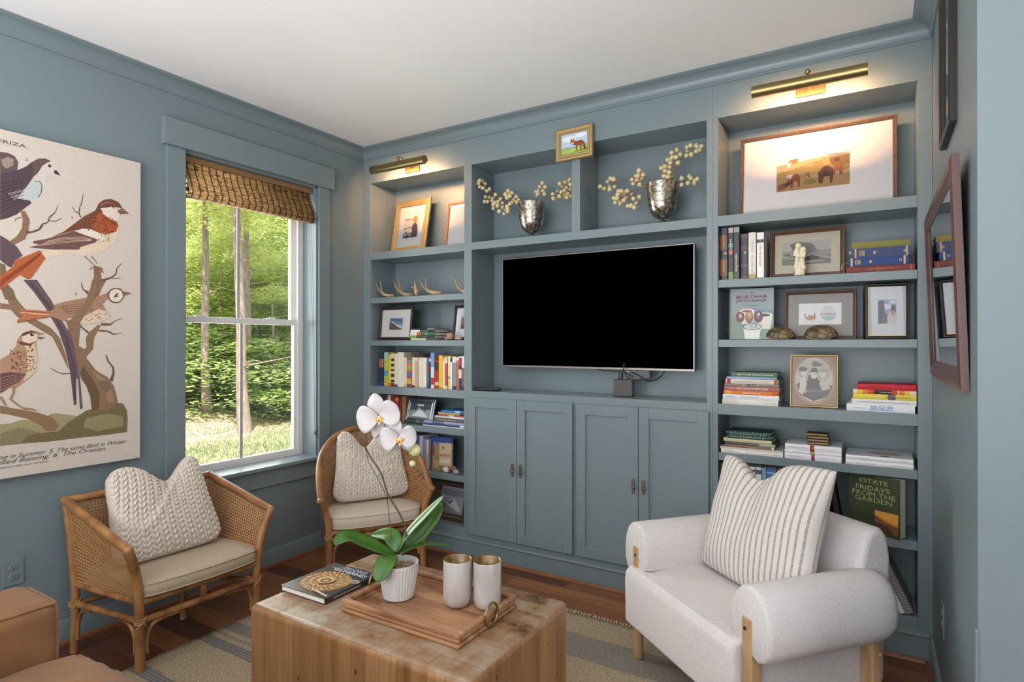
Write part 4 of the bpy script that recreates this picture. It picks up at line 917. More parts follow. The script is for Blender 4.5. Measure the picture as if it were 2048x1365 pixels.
# fifth shelf (it sags a little towards the left)
zt = lambda x: .8115 + (x-2.8838)*.0
PE = .8122
CK2 = 'cookbooks and old books stacked at the left of the fifth shelf'
stack(0, [
 (1442, 1566, .0200, .21, '#e4e0da', [(.6, .8, '#ece8e4')], [('~', .18, .24, .5, '#a3917c'), ('~', .9, .1, .4, '#55504c')], 'widest white book at the bottom of the green-topped stack', {'y': .008}),
 (1440, 1566, .0100, .21, '#c9c4be', [], [], 'thin grey-white book second from the bottom under the brown spine', {'y': .009, 'hard': False}),
 (1450, 1548, .0120, .18, '#8d6154', [(.0, .05, '#d8cfc6')], [('SLOW COOKER', .62, .34, .5, '#c9a79b')], 'brown spine above the two wide white books', {'y': .014}),
 (1450, 1550, .0130, .18, '#4a5a50', [(.0, .3, '#9fb09a')], [('~', .6, .3, .5, '#b9c2ba')], 'grey-green spine above the brown one', {'y': .014}),
 (1447, 1543, .0170, .17, '#cbbf95', [], [], 'straw coloured spine in the middle of the green-topped stack', {'y': .015}),
 (1456, 1543, .0170, .16, '#1f4a3d', [], [('The Gibson Island Centennial Cookbook 1921-2021', .46, .80, .36, '#dfe6df')], 'lower of two dark green spiral bound cookbooks', {'y': .016}),
 (1452, 1541, .0170, .16, '#1f4a3d', [], [('The Gibson Island Centennial Cookbook 1921-2021', .5, .80, .36, '#dfe6df')], 'upper of two dark green spiral bound cookbooks', {'y': .016}),
], PE, group=CK2)
coil = mat('white_coil', '#d9d8d2', .5)
for o_, nm in [(o, 1) for o in bpy.data.objects if o.get('label', '').endswith('spiral bound cookbooks')]:
    pass
for sp in [o for o in bpy.data.objects if 'spiral bound' in o.get('label', '')]:
    L_ = XB(1541, .016)-XB(1452, .016)
    for k in range(16):
        xx = .006+k*(L_-.012)/15
        MB().tube([(xx, .004, .013), (xx+.001, -.002, .0155), (xx+.002, .003, .0185)], .0011, 5).build('binding_ring', coil, sp)
stack(0, [
 (1569, 1683, .0275, .20, '#ebe9ee', [(.46, .52, '#9c2f3c')], [('LIVER RESCUE', .2, .30, .36, '#a9a5ae'), ('~', .75, .3, .26, '#b5b1ba')], 'white spine with a dark red square at the bottom of the middle stack', {'y': .006}),
 (1569, 1683, .0135, .20, '#eceaee', [(.46, .55, '#8fae5a')], [('CELERY JUICE', .24, .2, .5, '#a9a5ae')], 'thinner white spine with a green square in the middle stack', {'y': .006}),
 (1570, 1683, .0290, .20, '#ebe9ee', [(.47, .55, '#8a2434')], [('CLEANSE TO HEAL', .22, .36, .36, '#a9a5ae'), ('~', .77, .28, .26, '#b5b1ba'), ('M', .51, .04, .7, '#d8b8bd')], 'white spine with a maroon initial square on top of the middle stack', {'y': .006}),
], PE, group='white wellness books in the middle of the fifth shelf')
CASE = mat('gilt_case_edge', '#8f7c4e', .35, metal=.7, var=.3, vscale=60); CASED = mat('leather_case', '#3b2f2a', .45, var=.25, vscale=40)
z = PE+.0708
for k in range(4):
    t = thing('photo_case', ['bottom', 'second from the bottom', 'second from the top', 'top'][k]+' small gilt edged case of four on the white books', 'case', (XB(1637, .05)-.004*(k == 3), .062, z), [.02, -.03, .03, -.01][k], group='small gilt edged cases on the white books')
    MB().box(-.046, -.036, 0, .046, .036, .0018).box(-.046, -.036, .0115, .046, .036, .0135).build('case_cover', CASED, t, bevel=.0008)
    MB().box(-.0445, -.0345, .0019, .0445, .0345, .0114).build('gilt_edge', CASE, t, bevel=.003)
    z += .0138
stack(0, [
 (1691, 1827, .0215, .22, '#e7e7ea', [], [('~', .3, .3, .3, '#b1b1b6'), ('~', .8, .2, .3, '#b1b1b6')], 'lower white glossy book at the right of the fifth shelf', {'y': .006, 'gloss': True}),
 (1691, 1827, .0205, .22, '#e7e7ea', [(.0, .01, '#e4de3e')], [('~', .25, .3, .3, '#b1b1b6'), ('~', .85, .1, .3, '#b1b1b6')], 'upper white glossy book with a salmon pink printed cover', {'y': .006, 'gloss': True}),
], PE, group='white glossy books at the right of the fifth shelf')
top = [o for o in bpy.data.objects if 'salmon' in o.get('label', '')][0]
H_ = XB(1827, .006)-XB(1691, .006)
mb = MB()
mb.add([(H_*u_, .22*v_, .0207) for u_, v_ in ((.3, .55), (.45, .35), (.8, .3), (.86, .55), (.7, .7), (.45, .7))], [(0, 1, 2, 3, 4, 5)], '#c9a392')
mb.add([(H_*u_, .22*v_, .0209) for u_, v_ in ((.52, .1), (.64, .1), (.66, .2), (.54, .2))], [(0, 1, 2, 3)], '#4e4a48')
mb.build('cover_art', PRINTG, top, fix=False)

# sixth shelf: upright books behind the armchair, green cookbook
ZX = .5034
for (a, b, tv, c, bands, lines, lab) in [
  (1440, 1446, 925, '#3b3f4a', [], [], 'dark spine at the left end'), (1447, 1457, 925, '#6b2e36', [], [], 'maroon spine near the left end'),
  (1458, 1470, 925, '#b9b4ae', [], [], 'grey spine near the left end'), (1471, 1489, 928, '#2f3a54', [], [], 'navy spine left of the white one'),
  (1490, 1510, 928, '#e4e4e6', [(.9, .94, '#4a4d55')], [('~', .88, .12, .4, '#4a4d55')], 'white spine with dark capitals'),
  (1511, 1523, 929, '#e8e6e2', [(.86, .95, '#5c5f78')], [], 'white spine with a grey-blue label'), (1524, 1532, 930, '#7fb0c4', [], [], 'turquoise spine'),
  (1532.5, 1552, 930, '#4479b8', [(.9, .93, '#a9c4e0')], [], 'bright blue spine'), (1553, 1567, 934, '#8a4a3a', [(.84, .93, '#c9a08a')], [], 'rust spine with a pale label'),
  (1568, 1585, 934, '#dcd3c6', [(.86, .94, '#a06a5c')], [], 'cream spine with a reddish label'), (1586, 1600, 936, '#7a6f66', [], [], 'grey-brown spine, last before the gap')]:
    Y = .04; x0, x1 = XB(a, Y), XB(b, Y)
    book(f'{lab}, above the striped pillow', x1-x0-.001, min(.245, ZB(a, tv, Y)-ZX), .16, c, (x0, Y, ZX), bands=bands, lines=lines, group='upright books behind the striped pillow', hard=False)
for (x_, T, H_, c, tl, lab, y_, lines) in [
  (XB(1648, .05), .016, .21, '#3f5f9a', -7, 'blue book leaning behind the armchair back', .06, []),
  (XB(1657, .05), .03, .235, '#74363c', -9, 'thick maroon book leaning behind the armchair back', .055, []),
  (XB(1672, .05)+.012, .022, .24, '#3c2a28', -9, 'dark brown book leaning behind the armchair back', .07, [])]:
    book(lab, T, H_, .15, c, (x_-.012, y_, ZX+.0006), rot=(0, math.radians(tl), 0), lines=lines, group='books leaning behind the armchair')
est = [('#434a35', R01), ('#383e2c', rect(0, 0, 1, .35)), ('#c58a3c', rect(.53, .05, .97, .41)), ('#d99a44', [(.53, .41), (.97, .41), (.97, .25), (.53, .33)]), ('#7a5230', [(.53, .05), (.97, .05), (.97, .20), (.75, .24), (.53, .33)]), ('#4f3a2c', [(.53, .05), (.9, .05), (.8, .17), (.6, .22), (.53, .2)]), ('#b08a3e', ell(.14, .12, .035, .028))]
face_book('green cookbook shown face out on the sixth shelf behind the armchair', XB(1697, .085), .088, .5036, .222, .262, .055, '#454a38', est, rz=-27, words=[('ESTATE', .5, .885, .55, .028, '#a3aa6c'), ('FRIDAYS', .48, .765, .66, .030, '#a3aa6c'), ('FROM THE', .5, .665, .84, .030, '#a3aa6c'), ('GARDEN', .5, .57, .72, .030, '#a3aa6c')], page='#c9c7bf', step=.0002)
# seventh (lowest) opening
book('grey ring-bound notebook leaning at the right of the lowest shelf', .030, .30, .20, '#a3a29c', (3.260, .02, .1748), tilt=-25, bands=[(k/26+.008, k/26+.016, '#4a4a48') for k in range(26)], page='#8e8e8a', group='books leaning on the lowest shelf')
book('white paperback with a red title leaning on the lowest shelf', .020, .27, .20, '#e6e3e4', (3.2365, .012, .1748), tilt=-25, bands=[(.5, .75, '#a83238')], lines=[('Child 31', .62, .2, .7, '#f2e8e8')], group='books leaning on the lowest shelf', hard=False)
book('purple and dark red spine leaning left of the white paperback', .018, .27, .20, '#453a60', (3.2155, .012, .1748), tilt=-25, bands=[(.0, .2, '#7c2232'), (.55, .7, '#a9b04a')], group='books leaning on the lowest shelf', hard=False)
book('pale book leaning lowest left in the leaning group on the lowest shelf', .030, .26, .20, '#a39a98', (3.181, .03, .1748), tilt=-25, group='books leaning on the lowest shelf', hard=False)

# ------------------------------------------------------------------ antlers on the corner unit
ANT = mat('antler', '#7f6849', .5, color2='#c0aa88', vscale=14, var=.4, bump=.3, bscale=50)
def antler(label, x, y, ang, tines, main, seed=0):
    t = thing('antler', label, 'antler', (x, y, 1.6808), ang, group='shed antlers lined up on the second shelf')
    zmin = min(p[2]-r for p, r in main)-.0012
    m_ = MB(); m_.tube([Vector(p)-Vector((0, 0, zmin)) for p, r in main], [r*1.35 for p, r in main], 10); m_.ball((main[0][0][0], main[0][0][1], main[0][0][2]-zmin), main[0][1]*1.35, 12, 8, sc_=(.6, 1, 1))
    m_.build('main_beam', ANT, t, smooth=True)
    for pts, r0 in tines:
        n_ = len(pts); MB().tube([Vector(p)-Vector((0, 0, zmin)) for p in pts], [r0*1.35*(1-.85*i/(n_-1)) for i in range(n_)], 8).build('tine', ANT, t, smooth=True)
    t.scale = (1, 1, 1.18)
    t.location.z += .0005-1.18*min(v.co.z for c in bpy.data.objects if c.parent == t for v in c.data.vertices)
def arc(p, q, bulge, n=6, r0=.006, r1=.001):
    p, q, b_ = Vector(p), Vector(q), Vector(bulge)
    return [(p*(1-t)**2+(p*.5+q*.5+b_)*2*t*(1-t)+q*t*t) for t in [i/(n-1) for i in range(n)]]
def beam(p, q, bulge, r0, r1, n=9):
    a = arc(p, q, bulge, n); return [(tuple(v), r0+(r1-r0)*i/(n-1)) for i, v in enumerate(a)]
xa = XB(747, .05)+.012
# main beams lie along the shelf, their tips curl upwards towards the left
A1 = dict(main=beam((.17, 0, .008), (.004, 0, .115), (-.07, 0, -.055), .008, .002), tines=[(arc((.085, 0, .012), (.055, -.005, .105), (-.020, 0, -.01)), .006)])
antler('leftmost shed antler with its tips curling up by the side panel', xa, .055, .02, A1['tines'], A1['main'])
A2 = dict(main=beam((.18, .0, .009), (.0, 0, .115), (-.07, 0, -.055), .009, .002), tines=[(arc((.10, 0, .014), (.045, .01, .11), (-.025, 0, -.01)), .006), (arc((.07, 0, .02), (.035, .015, .095), (-.01, 0, 0)), .005)])
antler('second shed antler from the left, with two tall tines', XB(780, .05), .085, -.03, A2['tines'], A2['main'])
A3 = dict(main=beam((.05, -.02, .012), (.0, .02, .10), (-.01, 0, .0), .012, .002, 7), tines=[(arc((.04, -.01, .02), (-.02, .0, .055), (.0, 0, .01)), .006), (arc((.04, 0, .02), (.06, .03, .06), (.01, 0, 0)), .005)])
antler('short gnarled antler with a knobbly burr in the middle of the shelf', XB(828, .05)-.01, .05, 0, A3['tines'], A3['main'])
antler('long antler right of the gnarled one', XB(838, .05), .055, .03, A1['tines']+[(arc((.11, 0, .010), (.04, -.012, .055), (-.02, 0, 0)), .005)], A2['main'])
A5 = dict(main=beam((.10, .0, .009), (.0, 0, .125), (-.03, 0, -.05), .009, .002), tines=[(arc((.05, 0, .02), (.035, .02, .12), (-.012, 0, -.01)), .005), (arc((.06, 0, .02), (.06, -.02, .06), (0, 0, 0)), .004)])
antler('antler at the right end of the shelf, partly behind the upright', XB(905, .06), .07, .0, A5['tines'], A5['main'])
# ------------------------------------------------------------------ television, boxes, cables, remote
tv = thing('television', 'large flat wall-mounted television with black screen and thin silver bezel', 'television', (1.7, .15, 1.555))
hw_, hh_ = .613, .347
SCR = mat('black_screen', (0, 0, 0), .6, spec=.0)
MB().box(-hw_+.007, -.0012, -hh_+.013, hw_-.007, .004, hh_-.007).build('screen', SCR, tv)
mb = MB(); 
mb.box(-hw_, -.004, -hh_, hw_, .012, -hh_+.012).box(-hw_, -.004, hh_-.006, hw_, .012, hh_).box(-hw_, -.004, -hh_+.012, -hw_+.006, .012, hh_-.006).box(hw_-.006, -.004, -hh_+.012, hw_, .012, hh_-.006)
mb.build('bezel', STEEL, tv, bevel=.001)
MB().box(-hw_+.002, .012, -hh_+.002, hw_-.002, .045, hh_-.002).build('rear_housing', BLACKP, tv, bevel=.006)
MB().box(-.2, .045, -.15, .2, .1095, .15).build('wall_mount', BLACKP, tv)
cab = mat('black_cable', '#1d1c1d', .5)
t = thing('power_adapter', 'grey-black square power box resting on the cabinet top under the television', 'power box', (XB(1248, .12)+.0, .115, 1.0572), .05)
MB().box(-.058, -.022, 0, .058, .022, .098).build('housing', mat('grey_plastic', '#4d4a4b', .45), t, bevel=.007)
MB().tube([(-.012, .0, .098), (-.012, 0, .13), (.0, .0, .16), (.0, .01, .19)], .0035, 8).build('cable', cab, t, smooth=True)
MB().box(-.03, -.01, .098, -.005, .01, .135).build('cable_plug', BLACKP, t, bevel=.003)
t = thing('streaming_box', 'small grey box hanging by its cables under the right half of the television', 'box', (XB(1282, .14), .165, 1.155), .1, rot=(0, math.radians(-8), .1))
MB().box(-.05, -.014, 0, .05, .014, .055).build('housing', mat('grey_plastic_b', '#5b5859', .45), t, bevel=.006)
MB().tube([(.0, .0, .055), (.0, .01, .09)], .004, 8).build('cable', cab, t)
def wire(label, pts, r=.003, m=cab):
    o = MB().tube(pts, r, 7).build('cable', m, None, smooth=True); return tag(o, label, 'cable')
def pv(u, v, Y): p = at(u, v, Y=Y); return (p.x, p.y, p.z)
def smooth_pts(P_, n=6):
    P_ = [Vector(p) for p in P_]; out = []
    for i in range(len(P_)-1):
        a, b, c, d = P_[max(i-1, 0)], P_[i], P_[i+1], P_[min(i+2, len(P_)-1)]
        for k in range(n):
            t_ = k/n; out.append(.5*((2*b)+(c-a)*t_+(2*a-5*b+4*c-d)*t_*t_+(3*b-a-3*c+d)*t_**3))
    return out+[P_[-1]]
wire('thin black cable drooping along the underside of the television towards the left', smooth_pts([pv(1190, 738, .18), pv(1205, 741, .18), pv(1230, 743, .18), pv(1245, 744, .18), pv(1262, 752, .17), pv(1270, 757, .165)]), .0025)
wire('thick black cable looping from the small box up to the television', smooth_pts([pv(1290, 762, .18), pv(1306, 762, .18), pv(1320, 755, .18), pv(1328, 744, .18), pv(1330, 737, .18)]), .0038)
wire('tangled black cable between the power box and the small box', smooth_pts([pv(1248, 740, .14), pv(1252, 752, .14), pv(1262, 760, .14), pv(1275, 763, .14), pv(1285, 757, .14), pv(1270, 748, .14), pv(1258, 742, .14)]), .0028)
wire('pale cable end tucked under the television', smooth_pts([pv(1252, 738, .16), pv(1258, 744, .16), pv(1268, 742, .16), pv(1276, 738, .16)]), .005, mat('pale_cable', '#b9b3a4', .6))
t = thing('remote_control', 'black remote control lying at the left end of the cabinet top', 'remote control', (XB(970, .055)+.014, .058, 1.0580), .2)
MB().box(-.09, -.021, 0, .09, .021, .020).build('housing', BLACKP, t, bevel=.007)
MB().box(-.06, -.012, .0201, .05, .012, .0212).build('keypad', mat('keypad', '#4a4848', .6), t)

# ------------------------------------------------------------------ mercury glass goblets with berry branches
def mercury():
    m, n, b, L = node_mat('mercury_glass')
    tc = n.nodes.new('ShaderNodeTexCoord'); v = n.nodes.new('ShaderNodeTexNoise'); v.inputs['Scale'].default_value = 60; v.inputs['Detail'].default_value = 8; v.inputs['Roughness'].default_value = .7
    L(tc.outputs['Object'], v.inputs['Vector'])
    r = n.nodes.new('ShaderNodeValToRGB'); e = r.color_ramp.elements
    e[0].position = .42; e[0].color = (.16, .14, .11, 1); e[1].position = .56; e[1].color = (.66, .61, .53, 1); L(v.outputs['Fac'], r.inputs[0]); L(r.outputs[0], b.inputs['Base Color'])
    b.inputs['Metallic'].default_value = .9; b.inputs['Roughness'].default_value = .2
    bp = n.nodes.new('ShaderNodeBump'); bp.inputs['Strength'].default_value = .25; bp.inputs['Distance'].default_value = .003; L(v.outputs['Fac'], bp.inputs['Height']); L(bp.outputs[0], b.inputs['Normal'])
    return m
MERC = mercury()
def goblet(label, x, y, z, s_):
    t = thing('goblet', label, 'goblet', (x, y, z), group='mercury glass goblets of berry branches')
    MB().lathe([(.0, 0), (.030*s_, 0), (.030*s_, .003), (.012*s_, .008), (.008*s_, .016), (.010*s_, .022), (.013*s_, .026), (.008*s_, .031)], 28).build('foot', MERC, t, smooth=60)
    pr_ = [(.008, .030), (.028, .036), (.048, .052), (.060, .078), (.066, .11), (.0685, .15), (.070, .185), (.0705, .192), (.067, .192), (.065, .15), (.0625, .11), (.056, .08), (.043, .056), (.02, .042), (.0, .040)]
    MB().lathe([(a*s_, b_*s_) for a, b_ in pr_], 40, cap=False).build('bowl', MERC, t, smooth=60)
    return t
gz = 2.0014
g1 = (XB(1063, .10), .10); g2 = (XB(1325, .10), .10)
goblet('left mercury glass goblet, under the fox painting', g1[0], g1[1], gz, 1.17)
goblet('right mercury glass goblet, in the niche nearest the large horse print', g2[0], g2[1], gz, 1.2)
BERRY = mat('cream_berry', '#cdbb86', .4, var=.1, vscale=60, spec=.4, color2='#dccfa6'); TWIG = mat('brown_twig', '#83604a', .7)
_b = MB(); _b.ball((0, 0, 0), .0098, 12, 8); _b.lathe([(.0012, .0092), (.0012, .0118), (.003, .0128)], 6, (0, 0, 0))
berry0 = None
def spray(label, root, path, Y0, Y1, berries, hang, seed):
    """a branch that rises from the bowl; berries = photo positions of the single fruits"""
    global berry0
    rnd = random.Random(seed); t = thing('berry_branch', label, 'berry branch', root, group='cream berry branches in the goblets')
    o = Vector(root); k = len(path)
    P_ = [Vector(pv(u, v, Y0+(Y1-Y0)*i/max(1, k-1)))-o for i, (u, v) in enumerate(path)]
    P_ = smooth_pts([Vector((0, 0, 0))]+P_, 5)
    MB().tube(P_, [.0024*(1-.5*i/len(P_)) for i in range(len(P_))], 6).build('stem', TWIG, t, smooth=True)
    tw = MB()
    for (u, v) in berries:
        yy = Y0+(Y1-Y0)*.5+rnd.uniform(-.035, .035); q = Vector(pv(u, v, yy))-o
        near = min(P_[len(P_)//4:], key=lambda p: (p-q).length); mid = (near+q)/2+Vector((0, rnd.uniform(-.006, .006), rnd.uniform(-.008, .004)))
        d = (q-mid).normalized(); MB().tube([near, mid, q-d*.008], [.0013, .0011, .0009], 5).build('twig', TWIG, t)
        if berry0 is None: b_ = _b.build('berry', BERRY, t, smooth=True); berry0 = b_
        else: b_ = berry0.copy(); COL.objects.link(b_); b_.parent = t
        b_.location = q; b_.rotation_euler = d.to_track_quat('Z', 'Y').to_euler(); b_.scale = [rnd.uniform(1.22, 1.42)]*3
def zc(L_, x0=930, y0=220, s_=4.096): return [(x0+a/s_, y0+b/s_) for a, b in L_]
rt1 = (g1[0], g1[1], gz+.18); rt2 = (g2[0], g2[1], gz+.19)
spray('branch reaching left and up from the left goblet', rt1, zc([(440, 740), (340, 720), (240, 690), (180, 640), (130, 590)]), .10, .05,
      zc([(112, 602), (140, 582), (122, 578), (165, 606), (121, 630), (148, 640), (180, 665), (200, 650), (110, 590), (168, 712), (200, 716), (160, 752), (186, 752), (228, 725), (250, 695), (245, 760), (232, 778), (232, 806), (268, 785), (270, 755), (222, 745), (292, 730)]), 0, 1)
spray('drooping branch at the front left of the left goblet', rt1, zc([(440, 745), (400, 740), (360, 760), (320, 800)]), .07, .03,
      zc([(308, 762), (308, 798), (330, 815), (282, 832), (322, 850), (352, 832), (345, 790), (370, 770), (385, 760), (355, 664), (385, 682), (360, 695), (332, 692), (345, 720), (420, 712), (400, 740), (425, 755), (440, 740), (370, 705), (352, 808)]), 0, 2)
spray('short upright branch in the left goblet', rt1, zc([(590, 720), (610, 660), (635, 600)]), .11, .12,
      zc([(635, 598), (615, 630), (658, 632), (582, 672), (604, 668), (594, 706), (652, 690), (640, 664), (598, 690)]), 0, 3)
spray('branch reaching right behind the divider from the left goblet', rt1, zc([(640, 730), (720, 690), (790, 650), (860, 590)]), .11, .13,
      zc([(720, 690), (725, 725), (748, 728), (775, 708), (760, 670), (778, 604), (800, 625), (820, 592), (845, 586), (860, 570), (832, 640), (815, 660), (790, 672), (812, 690), (842, 685), (862, 710), (808, 716), (860, 650), (866, 610), (852, 604), (835, 715)]), 0, 4)
spray('branch reaching left from the right goblet', rt2, zc([(1490, 620), (1440, 610), (1360, 590), (1280, 580), (1220, 590)]), .10, .06,
      zc([(1108, 628), (1142, 645), (1168, 588), (1200, 565), (1218, 570), (1186, 630), (1224, 630), (1195, 562), (1185, 650), (1425, 498), (1400, 540), (1420, 540), (1460, 532), (1368, 572), (1408, 585), (1448, 560), (1378, 606), (1430, 612), (1452, 622), (1410, 575)]), 0, 5)
spray('drooping branch at the lower left of the right goblet', rt2, zc([(1480, 635), (1430, 650), (1350, 680), (1280, 720)]), .07, .03,
      zc([(1258, 666), (1252, 695), (1282, 668), (1302, 672), (1330, 665), (1366, 690), (1222, 722), (1246, 725), (1270, 738), (1232, 758), (1272, 765), (1300, 742), (1320, 722), (1380, 728), (1428, 714), (1405, 762), (1335, 788), (1362, 785), (1388, 800), (1400, 770), (1300, 690)]), 0, 6)
spray('tall branch rising to the right from the right goblet', rt2, zc([(1690, 590), (1720, 520), (1750, 440), (1810, 370), (1880, 320)]), .10, .08,
      zc([(1940, 298), (1895, 290), (1895, 338), (1850, 290), (1820, 305), (1825, 338), (1855, 365), (1815, 375), (1738, 328), (1696, 350), (1765, 365), (1730, 388), (1690, 400), (1684, 432), (1745, 434), (1660, 410), (1638, 462), (1608, 478), (1678, 468), (1640, 500), (1672, 512), (1630, 545), (1662, 550), (1692, 555), (1900, 300), (1920, 330), (1700, 390)]), 0, 7)
spray('low branch reaching right from the right goblet', rt2, zc([(1700, 590), (1760, 590), (1840, 580), (1900, 570)]), .10, .10,
      zc([(1776, 562), (1775, 614), (1838, 545), (1850, 560), (1828, 600), (1880, 598), (1906, 565), (1885, 580), (1840, 555)]), 0, 8)

# ------------------------------------------------------------------ frames on the right wall
def wall_frame(nm, label, y0, y1, z0, z1, tb, tt, fw, m, inner, dl=.004):
    """hung on the right wall, its face towards the room; tb/tt: how far the lower/upper edge stands off"""
    t = thing(nm, label, 'picture frame', (W, (y0+y1)/2, z0)); w_ = (y1-y0)/2; h_ = z1-z0; D = .022
    lean = math.atan2(tt-tb, h_)
    mb = MB(); pr_ = [(0, D), (0, .004), (fw*.25, 0), (fw*.55, .001), (fw*.8, .006), (fw, .009), (fw, .014)]
    rings = [[(d, -w_+o_, o_), (d, w_-o_, o_), (d, w_-o_, h_-o_), (d, -w_+o_, h_-o_)] for o_, d in pr_]
    vs = [p for r in rings for p in r]; fs = [(i*4+j, i*4+(j+1) % 4, (i+1)*4+(j+1) % 4, (i+1)*4+j) for i in range(len(rings)-1) for j in range(4)]
    mb.add(vs, fs); f_ = mb.build('frame', m, t)
    bk = MB().box(.0135, -w_+fw*.4, fw*.4, D, w_-fw*.4, h_-fw*.4).build('backing', m, t)
    pn = MB(); pn.add([(.0134, -w_+fw, fw), (.0134, w_-fw, fw), (.0134, w_-fw, h_-fw), (.0134, -w_+fw, h_-fw)], [(0, 1, 2, 3)], inner[0])
    iw, ih = 2*(w_-fw), h_-2*fw
    for k, (c, pts) in enumerate(inner[1:]):
        pn.add([(.0132-.0002*k, w_-fw-u_*iw, fw+v_*ih) for u_, v_ in pts], [tuple(range(len(pts)))], c)
    pn.build('picture', PRINT, t, fix=False)
    g = MB(); g.add([(.0105, -w_+fw, fw), (.0105, w_-fw, fw), (.0105, w_-fw, h_-fw), (.0105, -w_+fw, h_-fw)], [(0, 1, 2, 3)])
    g.build('glass', GLASS, t, fix=False)
    for o in (t,): pass
    t.location.x = W-tb-D; t.rotation_euler = (0, -lean, 0)
    if tt > .01: MB().box(D, -.03, h_-.08, D+tt*.82, .03, h_-.06).build('hanger', PEWTER, t)
    return t
wall_frame('wall_frame', 'dark walnut frame with bevelled glass leaning out from the right wall', -1.185, -.215, 1.237, 1.858, .001, .022, .060, mat('mahogany_frame', '#5a3b34', .35, var=.15, vscale=12), ['#8d8a86', ('#b9b5ae', rect(.08, .08, .92, .92)), ('#7d8078', rect(.15, .15, .85, .85))])
wall_frame('wall_frame', 'black and gold frame hung highest on the right wall', -.909, -.585, 2.026, 2.64, .0005, .0005, .028, BLKF, ['#d8d2c6', ('#9aa09c', rect(.2, .3, .8, .55)), ('#c9a05a', [(0, 0), (1, 0), (1, .02), (0, .02)])])

# wall plates
def outlet(label, loc, rz, w_=.074, h_=.116):
    t = thing('outlet', label, 'outlet', loc, rz)
    MB().box(-w_/2, -.005, -h_/2, w_/2, 0, h_/2).build('cover_plate', PAINT, t, bevel=.002)
    for dz in (-.02, .02):
        f_ = MB().prism([(.017*math.cos(a)*1.0, dz+.014*math.sin(a)*1.05) for a in [2*math.pi*i/20 for i in range(20)]], -.0085, -.005).build('socket_face', PAINT, t, bevel=.001)
        for dx, w2, h2 in ((-.006, .0022, .008), (.006, .0022, .006)):
            MB().box(dx-w2/2, -.0088, dz, dx+w2/2, -.0084, dz+h2).build('slot', BLACKP, f_)
        MB().prism([(.0028*math.cos(a), dz-.007+.0028*math.sin(a)) for a in [2*math.pi*i/10 for i in range(10)]], -.0088, -.0084).build('slot', BLACKP, f_)
outlet('blue-grey painted double outlet low on the wall behind the tan sofa arm', (.0002, -2.038, .384), math.radians(90))
outlet('blue-grey painted outlet low on the right wall beside the bookcase', (W-.0002, -.47, .372), math.radians(-90))

